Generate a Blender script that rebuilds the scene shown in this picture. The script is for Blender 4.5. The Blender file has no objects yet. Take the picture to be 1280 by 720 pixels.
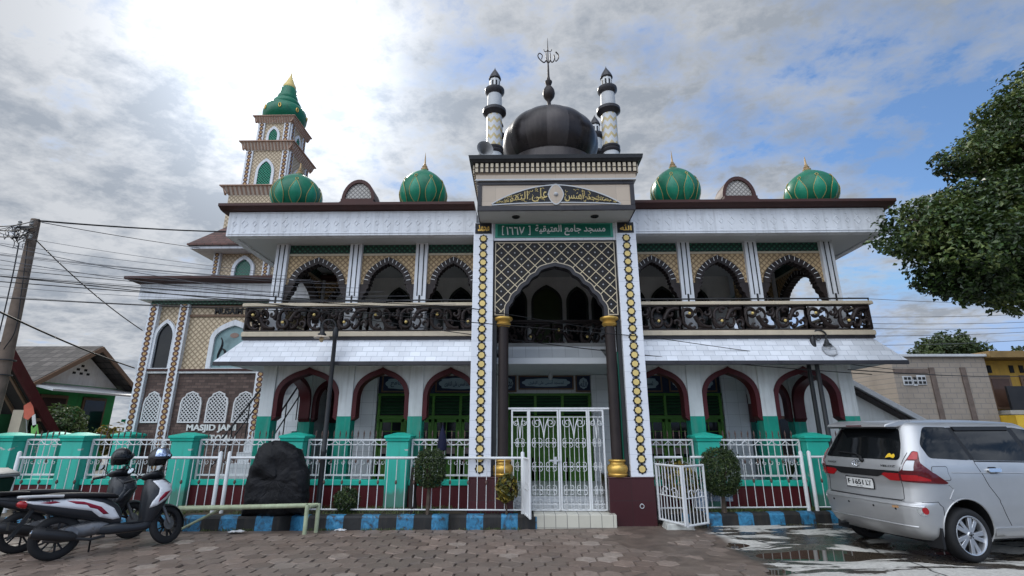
EXPO = 1.1
import bpy, bmesh, math, random
from mathutils import Vector, Matrix, noise
from mathutils.geometry import tessellate_polygon
from mathutils.bvhtree import BVHTree
random.seed(7)
R = math.radians
PI = math.pi
scene = bpy.context.scene
COL = scene.collection

# ------------------------------------------------------------------ helpers
def lerp(a, b, t): return a + (b - a) * t

class MB:
    """collects faces and links them as ONE mesh object"""
    def __init__(s):
        s.v = []; s.f = []; s.m = []; s.mi = 0
    def add(s, vs, fs, mi=None):
        o = len(s.v); s.v += [tuple(p) for p in vs]
        for f in fs:
            s.f.append(tuple(i + o for i in f)); s.m.append(s.mi if mi is None else mi)
        return s
    def box(s, x0, x1, y0, y1, z0, z1, mi=None):
        vs = [(x, y, z) for z in (z0, z1) for y in (y0, y1) for x in (x0, x1)]
        return s.add(vs, [(0, 2, 3, 1), (4, 5, 7, 6), (0, 1, 5, 4), (2, 6, 7, 3), (0, 4, 6, 2), (1, 3, 7, 5)], mi)
    def frustum(s, r0, z0, r1, z1, mi=None):
        """r = (x0,x1,y0,y1) rectangles at z0 and z1"""
        vs = [(x, y, z0) for y in r0[2:] for x in r0[:2]] + [(x, y, z1) for y in r1[2:] for x in r1[:2]]
        return s.add(vs, [(0, 2, 3, 1), (4, 5, 7, 6), (0, 1, 5, 4), (2, 6, 7, 3), (0, 4, 6, 2), (1, 3, 7, 5)], mi)
    def prism(s, poly, d0, d1, axis='y', mi=None):
        mp = {'y': lambda u, v, d: (u, d, v), 'x': lambda u, v, d: (d, u, v), 'z': lambda u, v, d: (u, v, d)}[axis]
        n = len(poly)
        tris = tessellate_polygon([[Vector((p[0], p[1], 0)) for p in poly]])
        vs = [mp(p[0], p[1], d0) for p in poly] + [mp(p[0], p[1], d1) for p in poly]
        fs = [tuple(t) for t in tris] + [tuple(i + n for i in reversed(t)) for t in tris]
        fs += [(i, (i + 1) % n, (i + 1) % n + n, i + n) for i in range(n)]
        return s.add(vs, fs, mi)
    def strip(s, a, b, d0, d1, axis='y', mi=None, closed=False):
        mp = {'y': lambda u, v, d: (u, d, v), 'x': lambda u, v, d: (d, u, v), 'z': lambda u, v, d: (u, v, d)}[axis]
        n = len(a); vs = []
        for p, q in zip(a, b):
            vs += [mp(p[0], p[1], d0), mp(q[0], q[1], d0), mp(q[0], q[1], d1), mp(p[0], p[1], d1)]
        fs = []
        for i in range(n if closed else n - 1):
            j = (i + 1) % n
            for k in range(4):
                l = (k + 1) % 4
                fs.append((i * 4 + k, i * 4 + l, j * 4 + l, j * 4 + k))
        if not closed:
            fs += [(0, 1, 2, 3), tuple((n - 1) * 4 + k for k in (3, 2, 1, 0))]
        return s.add(vs, fs, mi)
    def tube(s, pts, r, n=8, mi=None, closed=False, caps=True, flat=None):
        """swept tube; r number or list; flat=(axis Vector, factor) squeezes the ring"""
        pts = [Vector(p) for p in pts]; m = len(pts)
        rr = r if isinstance(r, (list, tuple)) else [r] * m
        vs = []; prev = None
        for i, p in enumerate(pts):
            if closed: t = pts[(i + 1) % m] - pts[i - 1]
            else: t = pts[min(i + 1, m - 1)] - pts[max(i - 1, 0)]
            if t.length < 1e-9: t = Vector((0, 0, 1))
            t.normalize()
            if prev is None:
                a = Vector((0, 0, 1)) if abs(t.z) < .9 else Vector((1, 0, 0))
                u = t.cross(a).normalized()
            else:
                u = (prev - t * prev.dot(t))
                u = u.normalized() if u.length > 1e-6 else t.orthogonal().normalized()
            prev = u; w = t.cross(u)
            for k in range(n):
                c, q = math.cos(2 * PI * k / n), math.sin(2 * PI * k / n)
                o = (u * c + w * q) * rr[i]
                if flat: o = o - flat[0] * o.dot(flat[0]) * (1 - flat[1])
                vs.append(p + o)
        fs = []
        for i in range(m if closed else m - 1):
            j = (i + 1) % m
            for k in range(n):
                l = (k + 1) % n
                fs.append((i * n + k, i * n + l, j * n + l, j * n + k))
        if caps and not closed:
            fs += [tuple(reversed(range(n))), tuple((m - 1) * n + k for k in range(n))]
        return s.add(vs, fs, mi)
    def rod(s, a, b, r, n=6, mi=None): return s.tube([a, b], r, n, mi)
    def bar(s, a, b, w, h, mi=None, up=(0, 1, 0)):
        """rectangular bar from a to b; w along up, h across"""
        a = Vector(a); b = Vector(b); t = (b - a).normalized(); u = Vector(up)
        u = (u - t * u.dot(t)).normalized(); q = t.cross(u)
        vs = []
        for p in (a, b):
            for (i, j) in ((-1, -1), (1, -1), (1, 1), (-1, 1)): vs.append(p + u * w / 2 * i + q * h / 2 * j)
        return s.add(vs, [(0, 3, 2, 1), (4, 5, 6, 7), (0, 1, 5, 4), (1, 2, 6, 5), (2, 3, 7, 6), (3, 0, 4, 7)], mi)
    def lathe(s, prof, c=(0, 0, 0), n=32, mi=None, sx=1, sy=1, rot=0, caps=True):
        vs = []; fs = []; m = len(prof)
        for r, z in prof:
            for k in range(n):
                a = 2 * PI * k / n + rot
                vs.append((c[0] + r * sx * math.cos(a), c[1] + r * sy * math.sin(a), c[2] + z))
        for i in range(m - 1):
            for k in range(n):
                l = (k + 1) % n
                fs.append((i * n + k, i * n + l, (i + 1) * n + l, (i + 1) * n + k))
        if caps and prof[0][0] > 1e-4: fs.append(tuple(reversed(range(n))))
        if caps and prof[-1][0] > 1e-4: fs.append(tuple((m - 1) * n + k for k in range(n)))
        return s.add(vs, fs, mi)
    def ball(s, c, r, n=12, mi=None, sz=1):
        h = max(4, n // 2)
        return s.lathe([(max(r * math.sin(PI * i / h), 1e-5), -r * sz * math.cos(PI * i / h)) for i in range(h + 1)], c, n, mi)
    def xf(s, M):
        s.v = [tuple(M @ Vector(p)) for p in s.v]; return s
    def build(s, name, mats, parent=None, smooth=40, world=True, bevel=0, weld=True):
        if not isinstance(mats, (list, tuple)): mats = [mats]
        me = bpy.data.meshes.new(name)
        off = Vector((0, 0, 0))
        if parent is not None and world:
            p = parent
            while p: off += Vector(p.location); p = p.parent
        vs = [tuple(Vector(p) - off) for p in s.v]
        me.from_pydata(vs, [], s.f); me.update()
        for m in mats: me.materials.append(m)
        me.polygons.foreach_set('material_index', s.m)
        bm = bmesh.new(); bm.from_mesh(me)
        if weld: bmesh.ops.remove_doubles(bm, verts=bm.verts, dist=1e-5)
        bmesh.ops.recalc_face_normals(bm, faces=bm.faces)
        bm.to_mesh(me); bm.free()
        if smooth:
            me.polygons.foreach_set('use_smooth', [True] * len(me.polygons))
            me.set_sharp_from_angle(angle=R(smooth))
        o = bpy.data.objects.new(name, me); COL.objects.link(o)
        if parent is not None: o.parent = parent
        if bevel:
            b = o.modifiers.new('bevel', 'BEVEL'); b.width = bevel; b.segments = 2; b.limit_method = 'ANGLE'; b.angle_limit = R(50)
            b.harden_normals = False
        return o

def tag(o, label=None, cat=None, group=None, kind=None):
    if label: o['label'] = label
    if cat: o['category'] = cat
    if group: o['group'] = group
    if kind: o['kind'] = kind
    return o
def thing(name, label, cat, loc=(0, 0, 0), rz=0, group=None):
    o = bpy.data.objects.new(name, None); COL.objects.link(o)
    o.empty_display_size = .2; o.location = loc; o.rotation_euler = (0, 0, rz)
    return tag(o, label, cat, group)
def dup(o, parent=None, loc=None, rz=None, label=None, kids=None):
    c = o.copy(); COL.objects.link(c)
    if parent is not None: c.parent = parent
    for ch in list(o.children): dup(ch, c)
    if loc is not None: c.location = loc
    if rz is not None: c.rotation_euler = (0, 0, rz)
    if label: c['label'] = label
    return c

def bez(p0, p1, p2, p3, n=10):
    out = []
    for i in range(n + 1):
        t = i / n; a = (1 - t) ** 3; b = 3 * t * (1 - t) ** 2; c = 3 * t * t * (1 - t); d = t ** 3
        out.append(tuple(a * p0[k] + b * p1[k] + c * p2[k] + d * p3[k] for k in range(len(p0))))
    return out
def spline(pts, n=6, closed=False):
    """Catmull-Rom through points"""
    P = [Vector(p) for p in pts]; m = len(P); out = []
    rng = m if closed else m - 1
    for i in range(rng):
        a = P[(i - 1) % m] if closed or i > 0 else P[0] * 2 - P[1]
        b = P[i]; c = P[(i + 1) % m]
        d = P[(i + 2) % m] if closed or i + 2 < m else P[-1] * 2 - P[-2]
        for k in range(n):
            t = k / n
            out.append(.5 * ((2 * b) + (c - a) * t + (2 * a - 5 * b + 4 * c - d) * t * t + (3 * b - a - 3 * c + d) * t ** 3))
    if not closed: out.append(P[-1])
    return out
def spiral(cx, cz, r0, r1, a0, a1, n=22):
    return [(cx + lerp(r0, r1, i / n) * math.cos(R(lerp(a0, a1, i / n))), cz + lerp(r0, r1, i / n) * math.sin(R(lerp(a0, a1, i / n)))) for i in range(n + 1)]
def ogee(cx, a, zs, za, n=8):
    """pointed ogee arch, right spring -> apex -> left spring"""
    h = za - zs
    c = bez((a, zs), (a, zs + .45 * h), (.80 * a, zs + .66 * h), (.45 * a, zs + .82 * h), n)[:-1] + \
        bez((.45 * a, zs + .82 * h), (.22 * a, zs + .91 * h), (.08 * a, zs + .93 * h), (0, zs + h), n)
    return [(cx + x, z) for x, z in c] + [(cx - x, z) for x, z in reversed(c[:-1])]
def pointed(cx, a, zs, za, n=10):
    h = za - zs
    c = bez((a, zs), (a * 1.0, zs + .5 * h), (a * .55, zs + .8 * h), (0, za), n)
    return [(cx + x, z) for x, z in c] + [(cx - x, z) for x, z in reversed(c[:-1])]
def inset(curve, d):
    """offset an open polyline to its left-hand side by d"""
    out = []; m = len(curve)
    for i, p in enumerate(curve):
        a = curve[max(i - 1, 0)]; b = curve[min(i + 1, m - 1)]
        t = Vector((b[0] - a[0], b[1] - a[1])); t.normalize()
        out.append((p[0] - t.y * d, p[1] + t.x * d))
    return out
def clip_line(p, d, poly):
    """intervals of the line p + t d that lie inside a polygon"""
    ts = []; n = len(poly)
    for i in range(n):
        a = poly[i]; b = poly[(i + 1) % n]
        ex, ez = b[0] - a[0], b[1] - a[1]
        den = d[0] * ez - d[1] * ex
        if abs(den) < 1e-9: continue
        t = ((a[0] - p[0]) * ez - (a[1] - p[1]) * ex) / den
        u = ((a[0] - p[0]) * d[1] - (a[1] - p[1]) * d[0]) / den
        if 0 <= u < 1: ts.append(t)
    ts.sort()
    return [(ts[i], ts[i + 1]) for i in range(0, len(ts) - 1, 2)]
def lattice(mb, poly, step, width, y0, y1, mi=None, angles=(45, -45), c=None):
    xs = [p[0] for p in poly]; zs = [p[1] for p in poly]
    c = c or ((min(xs) + max(xs)) / 2, (min(zs) + max(zs)) / 2)
    rad = max(max(xs) - min(xs), max(zs) - min(zs))
    for q, ang in enumerate(angles):
        d = (math.cos(R(ang)), math.sin(R(ang))); nn = (-d[1], d[0])
        k = int(rad / step) + 2
        for i in range(-k, k + 1):
            p = (c[0] + nn[0] * step * (i + .5), c[1] + nn[1] * step * (i + .5))
            for t0, t1 in clip_line(p, d, poly):
                if t1 - t0 < .02: continue
                a = Vector((p[0] + d[0] * t0, 0, p[1] + d[1] * t0)); b = Vector((p[0] + d[0] * t1, 0, p[1] + d[1] * t1))
                n3 = Vector((nn[0], 0, nn[1])) * width / 2
                e = .001 * q
                vs = [a + n3, a - n3, b - n3, b + n3]
                V = [(v.x, y0 - e, v.z) for v in vs] + [(v.x, y1, v.z) for v in vs]
                mb.add(V, [(0, 1, 2, 3), (7, 6, 5, 4), (0, 4, 5, 1), (1, 5, 6, 2), (2, 6, 7, 3), (3, 7, 4, 0)], mi)

# ------------------------------------------------------------------ writing
AR = dict(zip('مسجدعلتقوىيةحهرنبفصاأ',
   [(0xFEE1,4),(0xFEB1,4),(0xFE9D,4),(0xFEA9,2),(0xFEC9,4),(0xFEDD,4),(0xFE95,4),(0xFED5,4),(0xFEED,2),(0xFEEF,2),(0xFEF1,4),(0xFE93,2),(0xFEA1,4),(0xFEE9,4),(0xFEAD,2),(0xFEE5,4),(0xFE8F,4),(0xFED1,4),(0xFEB9,4),(0xFE8D,2),(0xFE83,2)]))
def arabic(s):
    """presentation forms in visual (left to right) order"""
    out = []
    for w in s.split(' '):
        g = []
        for i, ch in enumerate(w):
            if ch not in AR: g.append(ch); continue
            base, n = AR[ch]
            pj = i > 0 and w[i - 1] in AR and AR[w[i - 1]][1] == 4
            nj = n == 4 and i + 1 < len(w) and w[i + 1] in AR
            k = {(0, 0): 0, (1, 0): 1, (0, 1): 2, (1, 1): 3}[(int(pj), int(nj))]
            g.append(chr(base + k))
        if all('\u0660' <= c <= '\u0669' for c in w): g.reverse()
        out.append(''.join(reversed(g)))
    return ' '.join(reversed(out))
_txt = {}
def text_geo(s, bold=0.0, res=3):
    key = (s, bold)
    if key in _txt: return _txt[key]
    cu = bpy.data.curves.new('lettering', 'FONT'); cu.body = s; cu.size = 1; cu.resolution_u = res; cu.offset = bold
    cu.fill_mode = 'FRONT'
    o = bpy.data.objects.new('lettering', cu); COL.objects.link(o)
    dg = bpy.context.evaluated_depsgraph_get(); dg.update()
    me = o.evaluated_get(dg).to_mesh()
    vs = [tuple(v.co) for v in me.vertices]; fs = [tuple(p.vertices) for p in me.polygons]
    o.evaluated_get(dg).to_mesh_clear()
    bpy.data.objects.remove(o); bpy.data.curves.remove(cu)
    _txt[key] = (vs, fs)
    return vs, fs
def put_text(mb, s, x0, x1, z0, z1, y, depth=.01, mi=None, bold=0.0, shear=0.0, keep=False, warp=None, thick=True):
    """fit a line of writing into the rectangle on a wall that faces -Y"""
    vs, fs = text_geo(s, bold)
    if not vs: return
    ax = [v[0] for v in vs]; az = [v[1] for v in vs]
    X0, X1, Z0, Z1 = min(ax), max(ax), min(az), max(az)
    sx = (x1 - x0) / (X1 - X0); sz = (z1 - z0) / (Z1 - Z0)
    if keep:
        sx = sz = min(sx, sz)
        mx = (x0 + x1) / 2; x0 = mx - sx * (X1 - X0) / 2
        mz = (z0 + z1) / 2; z0 = mz - sz * (Z1 - Z0) / 2
    P = []
    for v in vs:
        u = (v[0] - X0) * sx; w = (v[1] - Z0) * sz
        q = (x0 + u + shear * w, z0 + w)
        P.append(warp(*q) if warp else q)
    n = len(P)
    par = list(range(n))                      # islands: joined strokes may overlap, so each gets its own 0.6 mm
    def root(i):
        while par[i] != i: par[i] = par[par[i]]; i = par[i]
        return i
    for f in fs:
        for k in f[1:]: par[root(k)] = root(f[0])
    ids = {}; dep = []
    for i in range(n): dep.append(.0006 * (ids.setdefault(root(i), len(ids)) % 6))
    V = [(p[0], y - depth - dep[i], p[1]) for i, p in enumerate(P)]; F = list(fs)
    if thick:
        V += [(p[0], y, p[1]) for p in P]
        cnt = {}
        for f in fs:
            for i in range(len(f)):
                e = (f[i], f[(i + 1) % len(f)]); cnt[e] = 1
        for (a, b) in list(cnt):
            if (b, a) not in cnt: F.append((b, a, a + n, b + n))
    mb.add(V, F, mi)

# ------------------------------------------------------------------ materials
def _n(nt, t, **kw):
    n = nt.nodes.new(t)
    for k, v in kw.items():
        if k in n.inputs: n.inputs[k].default_value = v
        else: setattr(n, k, v)
    return n
def c4(c): return (c[0], c[1], c[2], 1)
def base_mat(name):
    m = bpy.data.materials.new(name); m.use_nodes = True
    nt = m.node_tree; b = nt.nodes['Principled BSDF']
    tc = _n(nt, 'ShaderNodeTexCoord')
    return m, nt, b, tc
def mixc(nt, fac, a, b, mode='MIX'):
    n = nt.nodes.new('ShaderNodeMix'); n.data_type = 'RGBA'; n.blend_type = mode
    for sock, val in ((n.inputs[0], fac), (n.inputs[6], a), (n.inputs[7], b)):
        if hasattr(val, 'is_linked') or hasattr(val, 'links'): nt.links.new(val, sock)
        else: sock.default_value = val if sock.type != 'RGBA' or len(val) == 4 else c4(val)
    return n.outputs[2]
def ramp(nt, src, stops):
    r = nt.nodes.new('ShaderNodeValToRGB'); cr = r.color_ramp
    while len(cr.elements) < len(stops): cr.elements.new(.5)
    for e, (p, c) in zip(cr.elements, stops):
        e.position = p; e.color = c4(c) if hasattr(c, '__len__') else (c, c, c, 1)
    nt.links.new(src, r.inputs[0]); return r.outputs[0]
def noise_n(nt, vec, scale, detail=5, rough=.55, dist=0):
    n = _n(nt, 'ShaderNodeTexNoise', Scale=scale, Detail=detail, Roughness=rough, Distortion=dist)
    nt.links.new(vec, n.inputs['Vector']); return n.outputs['Fac']
def bump(nt, b, h, strength=.3, dist=.01):
    n = _n(nt, 'ShaderNodeBump', Strength=strength, Distance=dist)
    nt.links.new(h, n.inputs['Height']); nt.links.new(n.outputs[0], b.inputs['Normal']); return n
def M(name, col, rough=.6, metal=0, var=.12, scale=3.0, bmp=.15, bscale=40, streak=0, dirt=None, coat=0, spec=.22):
    m, nt, b, tc = base_mat(name)
    co = tc.outputs['Object']
    n1 = noise_n(nt, co, scale, 6, .6)
    lo = [c * (1 - var) for c in col]; hi = [min(1, c * (1 + var)) for c in col]
    c = ramp(nt, n1, [(.3, lo), (.7, hi)])
    if streak:
        mp = _n(nt, 'ShaderNodeMapping'); mp.inputs['Scale'].default_value = (7, 7, .5)
        nt.links.new(co, mp.inputs[0])
        n2 = noise_n(nt, mp.outputs[0], 1.6, 5, .65)
        f = ramp(nt, n2, [(.48, 0), (.75, streak)])
        c = mixc(nt, f, c, dirt or [x * .35 for x in col])
    nt.links.new(c, b.inputs['Base Color'])
    b.inputs['Metallic'].default_value = metal
    n3 = noise_n(nt, co, bscale, 4, .6)
    r = ramp(nt, n1, [(.2, max(0, rough - .08)), (.8, min(1, rough + .1))])
    nt.links.new(r, b.inputs['Roughness'])
    if coat: b.inputs['Coat Weight'].default_value = coat; b.inputs['Coat Roughness'].default_value = .05
    if spec is not None: b.inputs['Specular IOR Level'].default_value = spec
    if bmp: bump(nt, b, n3, bmp, .004)
    return m
def tile_mat(name, col, grout, w=.2, h=.2, mortar=.006, rough=.25, var=.06, off=.5, plane='xz', bm_s=.4, stain=.25, col2=None):
    m, nt, b, tc = base_mat(name)
    sp = _n(nt, 'ShaderNodeSeparateXYZ'); nt.links.new(tc.outputs['Object'], sp.inputs[0])
    cb = _n(nt, 'ShaderNodeCombineXYZ')
    nt.links.new(sp.outputs[{'xz': 0, 'yz': 1, 'xy': 0}[plane]], cb.inputs[0]); nt.links.new(sp.outputs[1 if plane == 'xy' else 2], cb.inputs[1])
    br = _n(nt, 'ShaderNodeTexBrick', Scale=1.0); br.offset = off
    br.inputs['Brick Width'].default_value = w; br.inputs['Row Height'].default_value = h
    br.inputs['Mortar Size'].default_value = mortar; br.inputs['Mortar Smooth'].default_value = .1; br.inputs['Bias'].default_value = 0
    br.inputs['Color1'].default_value = c4([c * (1 - var) for c in col]); br.inputs['Color2'].default_value = c4(col2 or [min(1, c * (1 + var)) for c in col])
    br.inputs['Mortar'].default_value = c4(grout)
    nt.links.new(cb.outputs[0], br.inputs['Vector'])
    n1 = noise_n(nt, tc.outputs['Object'], 1.3, 6, .65)
    f = ramp(nt, n1, [(.45, 0), (.8, stain)])
    c = mixc(nt, f, br.outputs['Color'], [x * .45 for x in col])
    nt.links.new(c, b.inputs['Base Color']); b.inputs['Roughness'].default_value = rough
    inv = _n(nt, 'ShaderNodeMath', operation='SUBTRACT'); inv.inputs[0].default_value = 1; nt.links.new(br.outputs['Fac'], inv.inputs[1])
    bump(nt, b, inv.outputs[0], bm_s, .004)
    return m
def diamond_mat(name, col, dark, cell=.16, rough=.6, edge=.16, dotc=None):
    """relief tiles in a diagonal weave, for walls facing -Y"""
    m, nt, b, tc = base_mat(name)
    sp = _n(nt, 'ShaderNodeSeparateXYZ'); nt.links.new(tc.outputs['Object'], sp.inputs[0])
    def mth(op, a, c=None):
        n = _n(nt, 'ShaderNodeMath', operation=op)
        for i, v in enumerate((a, c)):
            if v is None: continue
            if isinstance(v, (int, float)): n.inputs[i].default_value = v
            else: nt.links.new(v, n.inputs[i])
        return n.outputs[0]
    hx = mth('ADD', sp.outputs[0], sp.outputs[1])
    u = mth('MULTIPLY', mth('ADD', hx, sp.outputs[2]), 1 / cell); v = mth('MULTIPLY', mth('SUBTRACT', hx, sp.outputs[2]), 1 / cell)
    fu = mth('ABSOLUTE', mth('SUBTRACT', mth('FRACT', u), .5)); fv = mth('ABSOLUTE', mth('SUBTRACT', mth('FRACT', v), .5))
    mx = mth('MAXIMUM', fu, fv)
    line = ramp(nt, mx, [(.5 - edge, 0), (.5 - edge * .4, 1)])
    dot = ramp(nt, mx, [(.12, 1), (.17, 0)])
    n1 = noise_n(nt, tc.outputs['Object'], 2.5, 6, .6)
    cc = ramp(nt, n1, [(.3, [x * .8 for x in col]), (.7, [x * 1.15 for x in col])])
    c = mixc(nt, line, cc, dark)
    c = mixc(nt, dot, c, dotc or [x * 1.3 for x in col])
    nt.links.new(c, b.inputs['Base Color']); b.inputs['Roughness'].default_value = rough
    hgt = mth('SUBTRACT', 1.0, line)
    bump(nt, b, hgt, .6, .012)
    return m
# ------------------------------------------------------------------ camera and daylight
cam = bpy.data.cameras.new('camera'); cam_o = bpy.data.objects.new('camera', cam); COL.objects.link(cam_o)
scene.camera = cam_o
cam.sensor_width = 36; cam.lens = 614 / 1280 * 36; cam.clip_start = .05; cam.clip_end = 2000
cam_o.location = (0, 0, 1.65); cam_o.rotation_euler = (R(90 + 16), 0, math.atan(11 / (614 / math.cos(R(16)))))
scene.view_settings.view_transform = 'Standard'; scene.view_settings.look = 'None'
scene.view_settings.exposure = EXPO; scene.view_settings.gamma = 1
SUN_EL, SUN_AZ = 36.4, -30.0
w = bpy.data.worlds.new('World'); scene.world = w; w.use_nodes = True
nt = w.node_tree; bg = nt.nodes['Background']
sky = _n(nt, 'ShaderNodeTexSky'); sky.sky_type = 'NISHITA'; sky.sun_disc = False
sky.sun_elevation = R(SUN_EL); sky.sun_rotation = R(SUN_AZ); sky.air_density = 1.0; sky.dust_density = .2; sky.ozone_density = 1.4
tc = _n(nt, 'ShaderNodeTexCoord'); sp = _n(nt, 'ShaderNodeSeparateXYZ'); nt.links.new(tc.outputs['Generated'], sp.inputs[0])
def wm(op, a, b=None, clamp=False):
    n = _n(nt, 'ShaderNodeMath', operation=op); n.use_clamp = clamp
    for i, v in enumerate((a, b)):
        if v is None: continue
        if isinstance(v, (int, float)): n.inputs[i].default_value = v
        else: nt.links.new(v, n.inputs[i])
    return n.outputs[0]
zz = wm('ADD', wm('MAXIMUM', sp.outputs[2], 0.0), .18)
cb = _n(nt, 'ShaderNodeCombineXYZ'); nt.links.new(wm('DIVIDE', sp.outputs[0], zz), cb.inputs[0]); nt.links.new(wm('DIVIDE', sp.outputs[1], zz), cb.inputs[1])
mp = _n(nt, 'ShaderNodeMapping'); mp.inputs['Rotation'].default_value = (0, 0, R(28)); mp.inputs['Scale'].default_value = (1.25, 1.45, 1); mp.inputs['Location'].default_value = (5.3, 2.9, .4)
nt.links.new(cb.outputs[0], mp.inputs[0])
nA = noise_n(nt, mp.outputs[0], 1.15, 9, .58, .2)
nB = noise_n(nt, mp.outputs[0], 3.2, 8, .62, .2)
nC = noise_n(nt, mp.outputs[0], 1.7, 6, .55, .2)
vd = _n(nt, 'ShaderNodeVectorMath', operation='DOT_PRODUCT'); nt.links.new(tc.outputs['Generated'], vd.inputs[0])
sd = (math.cos(R(SUN_EL)) * math.sin(R(SUN_AZ)), math.cos(R(SUN_EL)) * math.cos(R(SUN_AZ)), math.sin(R(SUN_EL)))
vd.inputs[1].default_value = sd
dot = vd.outputs['Value']
# thinner, broken cover towards +X (blue shows), thick cover towards -X
nD = noise_n(nt, mp.outputs[0], 7.0, 10, .66, .15)
cover = wm('ADD', wm('ADD', wm('MULTIPLY', nA, .42), wm('MULTIPLY', nB, .32)), wm('MULTIPLY', nD, .26))
cover = wm('ADD', wm('ADD', cover, .004), wm('MULTIPLY', sp.outputs[0], -.09))
cover = wm('ADD', cover, wm('MULTIPLY', dot, .05))
mask = ramp(nt, cover, [(.42, 0), (.465, .4), (.535, 1)])
dens = ramp(nt, wm('ADD', wm('ADD', wm('MULTIPLY', nC, .30), wm('MULTIPLY', nB, .32)), wm('MULTIPLY', nD, .38)), [(.442, 1), (.565, 0)])   # 1 = thin bright, 0 = thick grey
glow = wm('POWER', wm('MAXIMUM', dot, 0.0), 9.0)
glow2 = wm('POWER', wm('MAXIMUM', dot, 0.0), 55.0)
cl = mixc(nt, dens, (3.35, 3.75, 4.35), (5.8, 6.05, 6.45))
lum = wm('ADD', wm('ADD', .47, wm('MULTIPLY', glow, .07)), wm('MULTIPLY', glow2, 1.0))
# unseen sky behind the camera gets added brightness to lift the shaded facade
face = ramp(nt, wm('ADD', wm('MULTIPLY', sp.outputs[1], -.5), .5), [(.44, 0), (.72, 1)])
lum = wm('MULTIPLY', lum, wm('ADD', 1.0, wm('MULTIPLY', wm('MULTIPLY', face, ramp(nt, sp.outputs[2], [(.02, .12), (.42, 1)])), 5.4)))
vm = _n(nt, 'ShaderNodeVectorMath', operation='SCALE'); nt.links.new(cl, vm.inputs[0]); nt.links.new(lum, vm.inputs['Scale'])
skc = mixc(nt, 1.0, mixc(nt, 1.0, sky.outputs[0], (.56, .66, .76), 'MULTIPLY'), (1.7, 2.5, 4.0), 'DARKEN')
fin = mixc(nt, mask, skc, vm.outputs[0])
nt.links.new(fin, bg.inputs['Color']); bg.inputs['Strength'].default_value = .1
sl = bpy.data.lights.new('sun', 'SUN'); sl.energy = 1.2; sl.angle = R(10); sl.color = (1, .95, .87)
so = bpy.data.objects.new('sun', sl); COL.objects.link(so)
so.rotation_euler = Vector(sd).to_track_quat('Z', 'Y').to_euler()

# ------------------------------------------------------------------ shared materials
WT = tile_mat('white_glazed_tile', (.65, .675, .715), (.42, .45, .50), .22, .11, .005, .3, .10, .5, 'xz', .45, .42)
WT2 = tile_mat('white_wall_tile', (.60, .62, .63), (.36, .37, .38), .3, .3, .004, .3, .05, 0, 'xz', .3, .2)
WTY = tile_mat('white_side_tile', (.66, .70, .76), (.42, .45, .50), .22, .11, .005, .3, .05, .5, 'yz', .35, .18)
PIL = tile_mat('white_pillar_tile', (.69, .71, .75), (.45, .47, .52), .6, .3, .003, .22, .03, 0, 'xz', .25, .12)
WALL = M('white_plaster', (.62, .64, .63), .75, var=.12, scale=1.6, streak=.5, dirt=(.30, .30, .27))
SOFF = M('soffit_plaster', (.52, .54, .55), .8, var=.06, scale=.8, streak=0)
FASC = M('white_moulded_panel', (.66, .68, .71), .5, var=.10, scale=1.5, streak=.6, dirt=(.36, .37, .38))
TEAL = M('teal_paint', (.022, .43, .32), .45, var=.14, scale=2.2, streak=.2, dirt=(.10, .20, .17), bscale=25)
def teal_peel():
    m, nt, b, tc = base_mat('peeling_teal_paint')
    n = noise_n(nt, tc.outputs['Object'], 3.2, 7, .62, .6)
    n2 = noise_n(nt, tc.outputs['Object'], 1.1, 4, .5)
    c = ramp(nt, n2, [(.3, (.018, .36, .275)), (.7, (.026, .45, .34))])
    f = ramp(nt, n, [(.615, 0), (.63, 1)])
    c = mixc(nt, f, c, (.42, .43, .40))
    sp = _n(nt, 'ShaderNodeSeparateXYZ'); nt.links.new(tc.outputs['Object'], sp.inputs[0])      # mud splashed on the foot, rain streaks
    md = _n(nt, 'ShaderNodeMath', operation='MULTIPLY_ADD'); nt.links.new(n, md.inputs[0]); md.inputs[1].default_value = -.55; nt.links.new(sp.outputs[2], md.inputs[2])
    c = mixc(nt, ramp(nt, md.outputs[0], [(.0, .6), (.12, 0)]), c, (.10, .085, .06))
    mp = _n(nt, 'ShaderNodeMapping'); mp.inputs['Scale'].default_value = (9, 9, .7); nt.links.new(tc.outputs['Object'], mp.inputs[0])
    c = mixc(nt, ramp(nt, noise_n(nt, mp.outputs[0], 1.5, 6, .65), [(.5, 0), (.8, .5)]), c, (.03, .16, .12))
    nt.links.new(c, b.inputs['Base Color']); b.inputs['Roughness'].default_value = .5
    bump(nt, b, f, -.4, .006); return m
PEEL = teal_peel()
COLT = M('deep_teal_paint', (.010, .26, .185), .45, var=.2, scale=2.2, streak=.45, dirt=(.20, .26, .23), bscale=25)
MAROON = M('maroon_paint', (.075, .012, .015), .4, var=.15, scale=2, streak=.2, dirt=(.10, .06, .05))
MARTILE = tile_mat('maroon_tile', (.048, .010, .013), (.028, .012, .012), .42, .42, .004, .2, .12, 0, 'xz', .3, .2)
BROWN = M('dark_brown_paint', (.026, .019, .018), .45, var=.2, scale=4, bmp=.2, streak=.15, dirt=(.08, .07, .06))
CORN = M('brown_cornice_paint', (.060, .026, .022), .5, var=.15, scale=2, streak=.3, dirt=(.03, .02, .02))
BLACK = M('black_paint', (.016, .016, .018), .4, var=.2)
DARKTILE = M('dark_grey_tile', (.040, .038, .042), .3, var=.2, scale=3)
GOLD = M('gold_paint', (.58, .36, .09), .32, metal=.65, var=.12, scale=6, bmp=.05)
PGOLD = M('pale_gold_paint', (.66, .50, .19), .45, metal=.1, var=.1, scale=5)
CREAM = M('cream_paint', (.52, .45, .34), .6, var=.08, streak=.25, dirt=(.24, .20, .15))
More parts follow.
